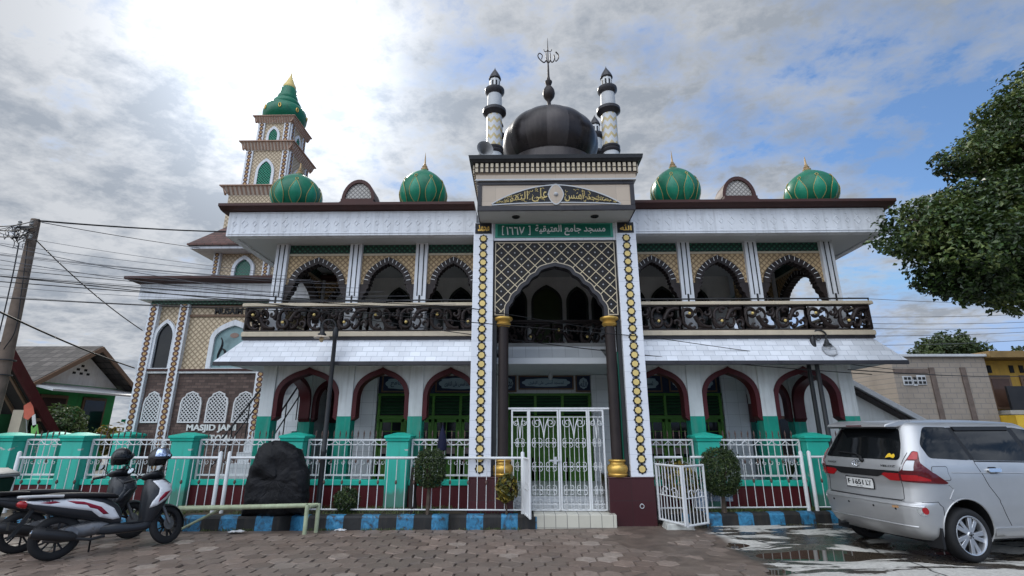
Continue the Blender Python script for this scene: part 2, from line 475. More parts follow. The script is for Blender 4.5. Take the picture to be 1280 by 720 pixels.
BEIGE = tile_mat('beige_stone_tile', (.42, .34, .26), (.30, .25, .20), .6, .3, .003, .4, .06, 0, 'xz', .2, .15)
TAN = diamond_mat('tan_relief_tile', (.46, .33, .18), (.20, .13, .065), .125, .6, .14)
TAN2 = diamond_mat('tan_weave_tile', (.50, .40, .27), (.25, .18, .11), .15, .6, .13)
GRNORN = diamond_mat('dark_green_relief', (.012, .07, .045), (.004, .025, .018), .12, .35, .18, (.05, .20, .12))
DOMEG = M('green_dome_enamel', (.006, .14, .075), .38, var=.22, scale=3, bmp=.05, coat=.1, streak=.4, dirt=(.02, .06, .04))
DOMEG2 = M('green_petal_enamel', (.012, .215, .125), .42, var=.18, scale=3, bmp=.05, coat=.3)
GREENP = M('green_door_paint', (.065, .17, .026), .45, var=.15, scale=3)
GREEND = M('dark_green_paint', (.02, .07, .03), .5, var=.15)
NAVY = M('navy_panel_paint', (.016, .028, .065), .35, var=.15)
PALEB = M('pale_blue_paint', (.30, .40, .46), .45, var=.12)
WMET = M('white_enamelled_metal', (.62, .63, .63), .38, var=.07, scale=6, bmp=.05, streak=.25, dirt=(.22, .15, .10))
DGLASS = M('dark_glass', (.010, .012, .014), .06, var=.1, bmp=0, spec=.3)
DARKIN = M('dark_interior', (.02, .021, .022), .8, var=.2)
SIGNG = M('green_sign_board', (.008, .13, .085), .35, var=.12)
STEELD = M('dark_steel', (.035, .036, .038), .45, metal=.3, var=.2)
GREY = M('grey_concrete', (.28, .28, .27), .85, var=.15, scale=3, bmp=.3)
WHITEP = M('white_paint', (.7, .7, .7), .5, bmp=0)
RUST = M('rusty_brown_metal', (.13, .065, .04), .6, var=.2)
LGREY = M('light_grey_paint', (.45, .46, .47), .5, var=.1)

# ------------------------------------------------------------------ ground
def hexmat():
    m, nt, b, tc = base_mat('worn_hex_paving')
    at = _n(nt, 'ShaderNodeAttribute'); at.attribute_name = 'tone'
    n1 = noise_n(nt, tc.outputs['Object'], 9, 8, .7); n2 = noise_n(nt, tc.outputs['Object'], .55, 5, .6)
    c = ramp(nt, at.outputs['Fac'], [(.0, (.130, .090, .068)), (.55, (.205, .146, .113)), (.86, (.275, .20, .158)), (1, (.37, .30, .25))])
    c = mixc(nt, ramp(nt, n1, [(.35, 0), (.75, .75)]), c, (.115, .085, .068))
    c = mixc(nt, ramp(nt, n2, [(.40, 0), (.68, .75)]), c, (.17, .14, .115))
    nt.links.new(c, b.inputs['Base Color'])
    nt.links.new(ramp(nt, n1, [(.2, .38), (.8, .75)]), b.inputs['Roughness'])
    bump(nt, b, noise_n(nt, tc.outputs['Object'], 45, 6, .7), .6, .006); return m
HEX = hexmat()
def surf_noise(x, y):
    return noise.noise((x * .55, y * .8, 3.3)) * .6 + noise.noise((x * 1.7, y * 2.1, 9.1)) * .28 + noise.noise((x * 5, y * 5, 1.1)) * .1
def edge_x(y):    # where the stone paving ends and the concrete begins
    return 3.0 + .06 * (9.4 - y) + .25 * noise.noise((y * 1.3, .5, 0))
def mud_z(x, y):
    e = edge_x(y)
    t = max(0, min(1, (x - (.1 + .10 * (y - 8))) / 2.2)); t = t * t * (3 - 2 * t)
    if x < e:
        z = -.022 + .020 * surf_noise(x, y) + .030 * t
    else:
        z = .011 + .030 * surf_noise(x * .8 + 5, y)
    wgt = max(0, 1 - abs(x - e) / .7)
    z -= .012 * wgt * (noise.noise((x * 1.1, y * .9, 7)) + .5)
    d = ((x - 2.9) / .75) ** 2 + ((y - 8.15) / .30) ** 2
    if d < 1.6: z -= .028 * max(0, 1 - d / 1.6)
    d = ((x - 4.05) / .9) ** 2 + ((y - 7.55) / .42) ** 2
    if d < 1.6: z -= .045 * max(0, 1 - d / 1.6)
    d = ((x - 3.0) / .5) ** 2 + ((y - 6.75) / .3) ** 2
    if d < 1.6: z -= .03 * max(0, 1 - d / 1.6)
    d = ((x - 5.6) / 1.5) ** 2 + ((y - 7.6) / .5) ** 2
    if d < 1.6: z -= .03 * max(0, 1 - d / 1.6)
    return z
def gmat():
    m, nt, b, tc = base_mat('damp_street_surface')
    co = tc.outputs['Object']
    at = _n(nt, 'ShaderNodeAttribute'); at.attribute_name = 'zone'
    n1 = noise_n(nt, co, 2.2, 8, .62, 1.2); n2 = noise_n(nt, co, .8, 6, .6, .4); n3 = noise_n(nt, co, 24, 7, .7)
    mud = ramp(nt, n1, [(.3, (.065, .047, .036)), (.55, (.13, .096, .074)), (.75, (.19, .15, .118))])
    mp = _n(nt, 'ShaderNodeMapping'); mp.inputs['Rotation'].default_value = (0, 0, R(-18)); mp.inputs['Scale'].default_value = (.55, 1.9, 1); nt.links.new(co, mp.inputs[0])
    n4 = noise_n(nt, mp.outputs[0], 1.15, 9, .60, .55)
    dry = ramp(nt, n4, [(.512, 0), (.53, 1)])
    con = mixc(nt, dry, ramp(nt, n1, [(.3, (.028, .022, .017)), (.7, (.085, .070, .054))]), ramp(nt, n3, [(.25, (.30, .28, .25)), (.65, (.58, .56, .51))]))
    vo = _n(nt, 'ShaderNodeTexVoronoi', Scale=.75, feature='DISTANCE_TO_EDGE'); vo.inputs['Randomness'].default_value = 1
    wob = mixc(nt, .12, co, n_color(nt, co, 2.5)); nt.links.new(wob, vo.inputs['Vector'])
    crack = ramp(nt, vo.outputs['Distance'], [(.004, 1), (.013, 0)])
    con = mixc(nt, crack, con, (.018, .016, .014))
    c = mixc(nt, at.outputs['Fac'], mud, con)
    nt.links.new(c, b.inputs['Base Color'])
    rr = ramp(nt, n1, [(.35, .12), (.7, .42)])
    r2 = mixc(nt, dry, rr, (.7, .7, .7)); r3 = mixc(nt, at.outputs['Fac'], ramp(nt, n2, [(.35, .45), (.65, .75)]), r2)
    nt.links.new(r3, b.inputs['Roughness'])
    bump(nt, b, n3, .5, .008); return m
def n_color(nt, vec, scale):
    n = _n(nt, 'ShaderNodeTexNoise', Scale=scale, Detail=3); nt.links.new(vec, n.inputs['Vector']); return n.outputs['Color']
GND = gmat()
def struct(o): o['kind'] = 'structure'; return o
far = MB(); far.box(-400, 400, -300, 600, -.6, -.09)
struct(far.build('ground', M('far_earth', (.10, .085, .06), .9, var=.3, scale=.2, bmp=.3), smooth=0))
# street sheet with an uneven surface
g = MB(); nx, ny = 300, 150; X0, X1, Y0, Y1 = -13.0, 17.0, -4.0, 9.72
for j in range(ny + 1):
    y = Y0 + (Y1 - Y0) * (1 - (1 - j / ny) ** 1.6)
    for i in range(nx + 1):
        x = lerp(X0, X1, i / nx); g.v.append((x, y, mud_z(x, y)))
for j in range(ny):
    for i in range(nx):
        a = j * (nx + 1) + i; g.f.append((a, a + 1, a + nx + 2, a + nx + 1)); g.m.append(0)
street = struct(g.build('street', GND, smooth=180, weld=False))
ca = street.data.color_attributes.new('zone', 'FLOAT_COLOR', 'POINT')
vals = []
for v in street.data.vertices:
    t = max(0, min(1, (v.co.x - edge_x(v.co.y) + .05 + .15 * noise.noise((v.co.x * 2, v.co.y * 2, 4))) / .15)); vals += [t, t, t, 1]
ca.data.foreach_set('color', vals)
# hexagonal paving stones
hx = MB(); tones = []; s = .155; dx = s * math.sqrt(3); dy = s * 1.5
rnd = random.Random(3)
for j in range(-1, 60):
    y = .9 + j * dy
    for i in range(-50, 20):
        x = i * dx + (dx / 2 if j % 2 else 0)
        kx = x * 1.06 - .10 * y
        if kx < -12.5 or kx > edge_x(y) - .15 or y > 9.24 + .045 * x - .1: continue
        z = rnd.gauss(0, .0035) + .003; tx, ty = rnd.gauss(0, .012), rnd.gauss(0, .012)
        px, py = kx, y + .04 * kx
        if py > 9.22 + .045 * px: continue
        tt = rnd.random(); tt = tt ** 1.3 if tt < .955 else 1
        rt, rb = s - .010, s - .002
        top = []; bot = []
        for k in range(6):
            a = R(60 * k + 30); j1 = 1 + rnd.gauss(0, .02)
            ux, uy = math.cos(a), math.sin(a)
            top.append((px + ux * rt * j1, py + uy * rt * j1, z + tx * ux * rt + ty * uy * rt)); bot.append((px + ux * rb, py + uy * rb, z - .016))
        hx.add(top + bot, [(0, 1, 2, 3, 4, 5)] + [(k, k + 6, (k + 1) % 6 + 6, (k + 1) % 6) for k in range(6)]); tones += [tt] * 12
pav = struct(hx.build('paving', HEX, smooth=0, weld=False))
pa = pav.data.color_attributes.new('tone', 'FLOAT_COLOR', 'POINT'); vals = []
for t in tones: vals += [t, t, t, 1]
pa.data.foreach_set('color', vals)
# puddles lying in the hollows of the street
wm_, wnt, wb, wtc = base_mat('puddle_water')
wb.inputs['Base Color'].default_value = (.055, .042, .030, 1); wb.inputs['Roughness'].default_value = .015; wb.inputs['IOR'].default_value = 1.33
bump(wnt, wb, noise_n(wnt, wtc.outputs['Object'], 3, 3, .5), .02, .01)
wq = MB(); wq.add([(2.0, 5.2, -.024), (9, 5.2, -.024), (9, 9.1, -.024), (2.0, 9.0, -.024)], [(0, 1, 2, 3)])
struct(wq.build('puddle', wm_, smooth=0))
# kerb painted in black and blue blocks
KB = M('black_kerb_paint', (.022, .022, .022), .6, var=.3, scale=5, bmp=.6, bscale=18, streak=.3, dirt=(.09, .07, .05))
def bluem():
    m, nt, b, tc = base_mat('worn_blue_kerb_paint')
    n = noise_n(nt, tc.outputs['Object'], 9, 8, .65, 1.0)
    c = ramp(nt, n, [(.36, (.03, .03, .032)), (.44, (.02, .11, .20)), (.6, (.03, .20, .36)), (.75, (.10, .28, .42))])
    nt.links.new(c, b.inputs['Base Color']); b.inputs['Roughness'].default_value = .6; bump(nt, b, n, .5, .01); return m
BLUE = bluem()
def kl(x): return 9.30 + .045 * x
def kr(x): return 9.45 + .13 * (x - 3.33)
def kerb(f, x0, x1, start, per, blue):
    mb = MB(); x = x0
    edges = sorted(set([x0, x1] + [e for k in range(-60, 60) for e in (start + k * per, start + k * per + blue) if x0 < e < x1]))
    for a, b in zip(edges, edges[1:]):
        mid = (a + b) / 2; isb = ((mid - start) % per) < blue
        prof = [(0, -.06), (.012, .17), (.035, .205), (.16, .212), (.16, -.06)]
        vs = [(xx, f(xx) + p[0], p[1]) for xx in (a, b) for p in prof]
        mb.add(vs, [(k, k + 1, k + 6, k + 5) for k in range(4)] + [(0, 1, 2, 3, 4), (9, 8, 7, 6, 5)], 1 if isb else 0)
    return struct(mb.build('kerb', [KB, BLUE], smooth=30))
kerb(kl, -12.5, .27, -5.15, .60, .29)
kerb(kr, 2.85, 12, 3.25, .585, .28)
soil = M('planting_soil', (.060, .046, .032), .9, var=.35, scale=6, bmp=.8, bscale=30)
sb = MB()
for (x0, x1, f) in ((-12.5, .0, kl), (2.6, 12, kr)):
    n = 60; m = 6; o = len(sb.v)
    for i in range(n + 1):
        x = lerp(x0, x1, i / n)
        for j in range(m + 1):
            y = lerp(f(x) + .15, 10.35, j / m); sb.v.append((x, y, .196 + .03 * (noise.noise((x * 3, y * 4, 0)) * .5 + .4) * (1 if 0 < j < m else .3)))
    for i in range(n):
        for j in range(m):
            a = o + i * (m + 1) + j; sb.f.append((a, a + m + 1, a + m + 2, a + 1)); sb.m.append(0)
struct(sb.build('planting_bed', soil, smooth=180, weld=False))
cy = MB(); cy.box(-30, 30, 10.3, 45, -.08, .215)
struct(cy.build('courtyard', M('courtyard_concrete', (.22, .21, .19), .8, var=.2, scale=1.5, bmp=.3), smooth=0))
# grass in the bed and along the kerb foot
def grass_mat():
    m, nt, b, tc = base_mat('grass_blades')
    n = noise_n(nt, tc.outputs['Object'], 3, 4, .6)
    nt.links.new(ramp(nt, n, [(.3, (.035, .06, .012)), (.55, (.07, .10, .022)), (.75, (.14, .13, .045))]), b.inputs['Base Color']); b.inputs['Roughness'].default_value = .6; return m
GR = grass_mat()
gb = MB(); rnd = random.Random(11)
def blade(x, y, z, h):
    a = rnd.random() * 2 * PI; wv = .004 + .004 * rnd.random(); lx, ly = rnd.gauss(0, .4) * h, rnd.gauss(0, .4) * h
    c, q = math.cos(a) * wv, math.sin(a) * wv
    gb.add([(x - c, y - q, z), (x + c, y + q, z), (x + c * .6 + lx * .4, y + q * .6 + ly * .4, z + h * .6), (x + lx, y + ly, z + h)], [(0, 1, 2), (0, 2, 3)])
for k in range(9000):
    left = rnd.random() < .62
    x = rnd.uniform(-8.5, -.1) if left else rnd.uniform(2.8, 7.5)
    f = kl if left else kr
    y = rnd.uniform(f(x) + .17, 10.1)
    if noise.noise((x * 1.4, y * 1.8, 2)) < -.1: continue
    blade(x, y, .2, rnd.uniform(.03, .085))
for k in range(1500):
    left = rnd.random() < .7
    x = rnd.uniform(-8.5, .2) if left else rnd.uniform(3.0, 6)
    f = kl if left else kr
    if noise.noise((x * 1.1, 3, 2)) < .0: continue
    blade(x, f(x) - abs(rnd.gauss(0, .045)), -.012, rnd.uniform(.015, .05))
o = gb.build('grass', GR, smooth=0, weld=False); tag(o, 'short scruffy grass and weeds along the kerb and planting bed', 'grass', kind='stuff')
# ================================================================== THE MOSQUE
CX = .72
OFFS = [1.5, 2.93, 4.42, 6.1]
mosque = thing('mosque', 'white two storey mosque with arched verandahs, dark scrolled balcony and green roof domes', 'mosque', (CX, 10.6, .2))
def mk(name, mb, mats, parent=None, **kw): return mb.build(name, mats, parent or mosque, **kw)
HY = 13.0                                       # front of the inner hall
mb = MB(); mb.box(CX - 6.35, CX + 6.35, 10.42, 22, .2, .42); mk('floor', mb, [WT2], bevel=.01)
mb = MB(); mb.box(CX - 1.2, CX + 1.2, 9.93, 10.42, .2, .31); mb.box(CX - 1.15, CX + 1.15, 10.1, 10.42, .31, .415); mk('step', mb, WT2, bevel=.008)
# --- ground-floor colonnade
def colmat(): return [WALL, PEEL]
def column(x, y, name='column', w=.29, d=.28, ch=True):
    c = MB(); c.box(x - w / 2, x + w / 2, y, y + d, 1.9, 3.0); o = mk(name, c, WALL, bevel=.006)
    c = MB(); c.box(x - w / 2 - .006, x + w / 2 + .006, y - .006, y + d + .006, .42, 1.902); b = c.build('column_base', COLT, o, bevel=.008)
    return o
FY = 10.55
for sgn in (-1, 1):
    for q in OFFS: column(CX + sgn * q, FY)
    for y in (12.55, 14.6, 16.6): column(CX + sgn * 6.1, y, w=.28)
def arch_bay(x0, x1, y0, y1, axis='y', zs=1.95, za=2.93, ztop=2.99, band=.092, clip=None):
    """white panel above a maroon ogee band between two columns"""
    c = (x0 + x1) / 2; a = (x1 - x0) / 2
    outer = ogee(c, a, zs + .3, za); outer = [(c + a, zs - .05)] + outer + [(c - a, zs - .05)]
    inner = ogee(c, a - band, zs + .3, za - band * 1.35); inner = [(c + a - band, zs - .05)] + inner + [(c - a + band, zs - .05)]
    # panel
    p = MB(); p.prism([(c + a, ztop)] + [q for q in outer[1:-1]] + [(c - a, ztop)], y0 + .03, y1 - .03, axis)
    o = mk('arch_panel', p, WALL, smooth=30)
    s = MB(); s.strip(outer, inner, y0, y1, axis)
    for sg in (1, -1):                                         # small corbel foot of the band
        e = c + sg * a
        s.prism([(e - sg * .001, zs - .14), (e - sg * .06, zs - .10), (e - sg * (band + .015), zs - .052), (e - sg * .001, zs - .052)], y0 - .004, y1 + .004, axis)
    s.build('arch_band', MAROON, o, smooth=30)
    return o
for sgn in (-1, 1):
    for i in range(3):
        a, b = sorted((CX + sgn * (OFFS[i] + .145), CX + sgn * (OFFS[i + 1] - .145)))
        arch_bay(a, b, FY + .01, FY + .27)
    for y0, y1 in ((FY + .28, 12.55), (12.83, 14.6), (14.88, 16.6)):
        xx = CX + sgn * 6.1
        arch_bay(y0, y1, xx - .13, xx + .13, 'x')
    a, b = sorted((CX + sgn * 5.0, CX + sgn * 5.96))
    arch_bay(a, b, 12.57, 12.8)
# ceiling of the verandah, beam
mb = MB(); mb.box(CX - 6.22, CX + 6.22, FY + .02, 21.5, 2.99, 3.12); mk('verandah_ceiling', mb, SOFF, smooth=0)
# --- the inner hall, ground floor
hall = MB(); hall.box(CX - 5.0, CX + 5.0, HY, 21, .42, 2.988); hall_o = mk('hall_wall', hall, WT2, smooth=0)
for sgn in (-1, 1):
    mb = MB(); a, b = sorted((CX + sgn * 4.42, CX + sgn * 5.03)); mb.box(a, b, HY - .12, HY + .3, .42, 2.98); mk('pilaster', mb, WT2, bevel=.01)
    mb = MB(); a, b = sorted((CX + sgn * 1.08, CX + sgn * 1.50)); mb.box(a, b, HY - .25, HY + .2, .42, 2.98); mk('pilaster', mb, WT2, bevel=.01)
def door_bay(x0, x1, n, sidepanels):
    y = HY - .02
    # frame with transom louvres, glazed leaves
    f = MB()
    z0, zt, zl = .42, 1.93, 2.50
    for k in range(n + 1):
        x = lerp(x0, x1, k / n); f.box(x - .035, x + .035, y - .07, y, z0, zl)
    f.box(x0 - .05, x1 + .05, y - .075, y, zt - .04, zt + .05); f.box(x0 - .05, x1 + .05, y - .075, y, zl - .03, zl + .03)
    fr = mk('door_frame', f, GREENP, bevel=.006)
    lv = MB(); bk = MB(); bk.box(x0, x1, y - .012, y - .004, zt, zl); bk.build('louvre_back', DARKIN, fr, smooth=0)
    for k in range(6):
        z = zt + .09 + k * .078
        lv.add([(x0, y - .06, z), (x1, y - .06, z), (x1, y - .02, z + .05), (x0, y - .02, z + .05), (x0, y - .06, z + .012), (x1, y - .06, z + .012), (x1, y - .02, z + .062), (x0, y - .02, z + .062)],
               [(0, 1, 2, 3), (4, 7, 6, 5), (0, 4, 5, 1), (1, 5, 6, 2), (2, 6, 7, 3), (3, 7, 4, 0)])
    lv.build('louvre', GREEND, fr, smooth=0)
    for k in range(n):
        a, b = lerp(x0, x1, k / n) + .04, lerp(x0, x1, (k + 1) / n) - .04
        d = MB(); d.box(a, a + .07, y - .05, y - .01, z0, zt - .04); d.box(b - .07, b, y - .05, y - .01, z0, zt - .04)
        d.box(a, b, y - .05, y - .01, zt - .12, zt - .04); d.box(a, b, y - .05, y - .01, z0, z0 + .55); d.box(a, b, y - .05, y - .01, z0 + .78, z0 + .83)
        d.box((a + b) / 2 - .012, (a + b) / 2 + .012, y - .045, y - .015, z0 + .5, zt - .05)
        for zz in (1.35, 1.58): d.box(a, b, y - .045, y - .015, zz, zz + .02)
        for (pa, pb) in ((a + .1, (a + b) / 2 - .03), ((a + b) / 2 + .03, b - .1)): d.box(pa, pb, y - .058, y - .05, z0 + .1, z0 + .48)
        dd = mk('door', d, GREENP, bevel=.005)
        if sidepanels:
            gp = MB(); gp.box(a + .06, b - .06, y - .03, y - .018, z0 + .1, zt - .1); gp.build('panel', GREENP, dd, smooth=0); continue
        gp = MB(); gp.box(a + .06, b - .06, y - .022, y - .018, z0 + .5, zt - .1); gp.build('pane', DGLASS, dd, smooth=0)
        cu = MB(); m = 24                                        # pale curtain in folds behind the lower panes
        up = [(lerp(a + .07, b - .07, i / m), y - .0285 + .004 * math.sin(i * 1.9), 0) for i in range(m + 1)]
        cu.add([(p[0], p[1], 1.05) for p in up] + [(p[0], p[1], 1.40) for p in up], [(i, i + 1, i + m + 2, i + m + 1) for i in range(m)]); cu.build('curtain', CURT, dd, smooth=180)
    return fr
CURT = M('pale_curtain', (.22, .17, .16), .9, var=.2, scale=6)
def cartouche(x0, x1, z0, z1, y, words, rnd=False):
    p = MB(); p.box(x0, x1, y - .03, y, z0, z1)
    o = mk('calligraphy_panel', p, NAVY, bevel=.004)
    fr = MB(); t = .035
    fr.box(x0 - t, x1 + t, y - .045, y - .001, z1, z1 + t); fr.box(x0 - t, x1 + t, y - .045, y - .001, z0 - t, z0)
    fr.box(x0 - t, x0, y - .044, y - .001, z0, z1); fr.box(x1, x1 + t, y - .044, y - .001, z0, z1); fr.build('panel_frame', FRAMEB, o, bevel=.004)
    cxx, czz, hw, hh = (x0 + x1) / 2, (z0 + z1) / 2, (x1 - x0) / 2 - .05, (z1 - z0) / 2 - .035
    pts = []
    for k in range(48):
        a = 2 * PI * k / 48; c, s_ = math.cos(a), math.sin(a); e = .55 if not rnd else 1
        r = 1 + .05 * math.cos(8 * a)
        pts.append((cxx + hw * r * .95 * math.copysign(abs(c) ** e, c), czz + hh * r * .93 * math.copysign(abs(s_) ** (e + .1), s_)))
    m = MB(); m.prism(pts, y - .036, y - .029, 'y', 0)
    m.build('medallion', PALEB, o, smooth=0)
    tx = MB(); put_text(tx, words, cxx - hw * .72, cxx + hw * .72, czz - hh * .6, czz + hh * .62, y - .036, .006, bold=.006); tx.build('calligraphy', NAVY, o, smooth=0)
    return o
FRAMEB = M('brown_picture_frame', (.16, .10, .065), .5, var=.15)
hcx = .66
for a, b in ((-4.42, -1.5), (1.5, 4.42)): mb = MB(); mb.box(CX + a, CX + b, HY - .012, HY + .1, 2.53, 2.98); mk('navy_frieze', mb, NAVY, smooth=0)
door_bay(CX - 4.36, CX - 1.56, 4, 0); door_bay(CX + 1.56, CX + 4.36, 4, 0); door_bay(CX - 1.04, CX + 1.04, 3, True)
cartouche(CX - 2.9, CX - 1.72, 2.60, 2.97, HY - .02, arabic('لمسجد أسس على التقوى'))
cartouche(CX + 1.72, CX + 2.9, 2.60, 2.97, HY - .02, arabic('لمسجد أسس على التقوى'))
cartouche(CX - 4.3, CX - 3.15, 2.60, 2.97, HY - .02, arabic('مسجد جامع'))
cartouche(CX + 3.15, CX + 4.3, 2.60, 2.97, HY - .02, arabic('مسجد جامع'))
cartouche(hcx - .68, hcx + .68, 2.66, 2.95, HY - .02, arabic('لمسجد أسس على التقوى'))
cartouche(hcx + .80, hcx + 1.14, 2.60, 2.97, HY - .02, '\uFDF2', True)
cartouche(hcx - 1.14, hcx - .80, 2.60, 2.97, HY - .02, arabic('محمد'), True)
lp = MB(); lp.tube([(CX, 12.0, 2.99), (CX, 12.0, 2.90)], .012, 6); lp.lathe([(.03, .10), (.05, .05), (.055, .0), (.03, -.06), (.001, -.07)], (CX, 12, 2.85), 14); mk('ceiling_lamp', lp, LGREY)
# --- tiled skirt under the balcony
def skirt(x0, x1, yb, yt, side=None):
    k = MB(); b0, b1, t0, t1 = x0, x1, x0, x1
    if side == -1: t0 = x0 + .42
    if side == 1: t1 = x1 - .42
    A = [(b0, yb, 2.95), (b1, yb, 2.95), (t1, yt, 3.44), (t0, yt, 3.44)]
    k.add(A, [(0, 1, 2, 3)])
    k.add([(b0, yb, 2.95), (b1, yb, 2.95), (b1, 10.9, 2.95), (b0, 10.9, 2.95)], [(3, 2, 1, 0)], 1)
    return k, (b0, b1, t0, t1)
SK = {-1: (CX - 6.93, CX - 1.5), 1: (CX + 1.5, CX + 6.93)}
for sgn, (x0, x1) in SK.items():
    k, (b0, b1, t0, t1) = skirt(x0, x1, 9.84, 10.10, sgn)
    s_ = mk('tiled_skirt', k, [WT, SOFF], smooth=0)
    e = x0 if sgn < 0 else x1; te = e - sgn * .42
    sd_ = MB(); sd_.add([(e, 9.84, 2.95), (e, 21, 2.95), (te, 21, 3.44), (te, 10.10, 3.44)], [(0, 1, 2, 3)]); mk('tiled_skirt', sd_, WTY, smooth=0)
    lip = MB(); lip.box(x0, x1, 9.825, 9.875, 2.875, 2.955); lip.build('drip_edge', DARKTILE, s_, bevel=.006)
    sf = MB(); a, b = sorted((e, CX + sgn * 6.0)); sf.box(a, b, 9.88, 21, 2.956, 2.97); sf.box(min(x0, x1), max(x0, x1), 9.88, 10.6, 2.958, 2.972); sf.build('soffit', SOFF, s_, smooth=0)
    # balcony floor edge: cream band over a dark line
    be = MB(); a, b = sorted((CX + sgn * 1.3, CX + sgn * 6.55)); be.box(a, b, 10.06, 10.5, 3.44, 3.50, 1); be.box(a - .0, b + .0, 10.02, 10.5, 3.50, 3.585, 0); be.box(a, b, 10.04, 10.5, 3.585, 3.605, 0)
    e2 = CX + sgn * 6.55; a, b = sorted((e2, e2 - sgn * .3)); be.box(a, b, 10.5, 20, 3.44, 3.50, 1); a, b = sorted((e2 + sgn * .03, e2 - sgn * .3)); be.box(a, b, 10.5, 20, 3.50, 3.6, 0)
    mk('balcony_edge', be, [CREAM, DARKTILE], bevel=.005)
# recessed middle of the balcony
mb = MB(); mb.add([(CX - 1.3, 11.0, 3.05), (CX + 1.3, 11.0, 3.05), (CX + 1.1, 11.2, 3.40), (CX - 1.1, 11.2, 3.40), (CX - 1.3, 11.5, 3.05), (CX + 1.3, 11.5, 3.05)], [(0, 1, 2, 3), (0, 4, 5, 1)])
mb.box(CX - 1.3, CX + 1.3, 11.2, 13, 3.40, 3.46); mk('tiled_skirt', mb, WT2, smooth=0)
mb = MB(); mb.box(CX - 6.5, CX - 1.32, 10.12, 20, 3.3, 3.55); mb.box(CX + 1.32, CX + 6.5, 10.12, 20, 3.3, 3.55); mb.box(CX - 1.32, CX + 1.32, 11.24, 20, 3.3, 3.55); mk('balcony_floor', mb, GREY, smooth=0)
# --- carved balustrade: one panel of scrolls, repeated
def scroll_panel(L=1.30):
    k = MB(); zc = .0; H_ = .50
    fy = (Vector((0, 1, 0)), 1.35)
    def sc(pts, r0, r1):
        r0, r1 = r0 * 1.25, r1 * 1.25
        n = len(pts); k.tube([(p[0], 0, p[1]) for p in pts], [lerp(r0, r1, i / (n - 1)) for i in range(n)], 7, flat=fy)
    knobs = []
    for half in (0, 1):
        x = half * L / 2
        top = half == 0
        def P(u, v): return (x + u, (H_ - v) if not top else v)
        def S(cx, cz, r0, r1, a0, a1):
            return [P(p[0], p[1]) for p in spiral(cx, cz, r0, r1, a0, a1)]
        sc(S(.17, .33, .035, .135, 200, 560), .026, .036)            # big volute
        sc([P(*p) for p in bez((.30, .29), (.36, .12), (.46, .02), (.62, .06), 12)], .036, .03)
        sc(S(.44, .16, .03, .10, -40, 300), .022, .032)              # lower volute
        sc([P(*p) for p in bez((.05, .27), (.02, .12), (.10, .03), (.24, .02), 10)], .034, .02)
        sc(S(.22, .10, .02, .075, 60, 330), .018, .028)
        sc(S(.55, .36, .02, .09, 130, 420), .018, .03)
        sc([P(*p) for p in bez((.34, .44), (.42, .47), (.50, .30), (.44, .26), 8)], .028, .014)
        sc([P(*p) for p in bez((.60, .24), (.66, .30), (.66, .40), (.62, .48), 8)], .03, .016)
        sc([P(*p) for p in bez((.08, .46), (.02, .40), (.01, .34), (.04, .26), 8)], .024, .012)
        sc([P(*p) for p in bez((.36, .02), (.40, .06), (.50, .0), (.56, .01), 8)], .022, .012)
        sc(S(.36, .40, .012, .055, -60, 240), .014, .022)
        knobs.append(P(.17, .33))
    for xx in (0, L): k.box(xx - .016, xx + .016, -.035, .035, 0, H_)
    k.box(0, L, -.03, .03, -.012, .012); k.box(0, L, -.03, .03, H_ - .012, H_ + .012)
    return k, knobs
kp, knobs = scroll_panel()
panel0 = kp.build('scroll_panel', BROWN, mosque, world=False, smooth=60)
for i, kk in enumerate(knobs):
    b = MB(); b.ball((kk[0], -.075, kk[1]), .031, 12); b.build('gold_knob', PGOLD, panel0, world=False)
def place_panel(x, y, z, rz, first=[True]):
    p = panel0 if first[0] else dup(panel0, mosque)
    first[0] = False
    p.location = (x - mosque.location.x, y - mosque.location.y, z - mosque.location.z); p.rotation_euler = (0, 0, rz); return p
for sgn in (-1, 1):
    for i in range(4):
        place_panel(CX + (1.33 + i * 1.30 if sgn > 0 else -6.53 + i * 1.30), 10.10, 3.63, 0)
    xx = CX + sgn * 6.53
    for i in range(4): place_panel(xx, 10.12 + i * 1.3 if sgn > 0 else 10.12 + i * 1.3, 3.63, R(90))
for i in range(2): place_panel(CX - 1.3 + i * 1.3, 11.28, 3.52, 0)
for sgn in (-1, 1):
    r = MB(); a, b = sorted((CX + sgn * 1.3, CX + sgn * 6.62)); r.box(a, b, 10.03, 10.17, 4.15, 4.20); r.box(a, b, 10.05, 10.16, 4.20, 4.225)
    a2, b2 = sorted((CX + sgn * 6.46, CX + sgn * 6.62)); r.box(a2, b2, 10.17, 15.4, 4.15, 4.20)
    h = mk('handrail', r, CREAM, bevel=.006)
    t = MB(); t.tube([(a + .02, 10.1, 4.285), (b - .03, 10.1, 4.285)], .017, 8)
    for i in range(6): t.rod((lerp(a + .05, b - .04, i / 5), 10.1, 4.21), (lerp(a + .05, b - .04, i / 5), 10.1, 4.29), .013)
    t.build('top_pipe', STEELD, h)
r = MB(); r.box(CX - 1.3, CX + 1.3, 11.2, 11.36, 4.04, 4.09); mk('handrail', r, BROWN, bevel=.006)
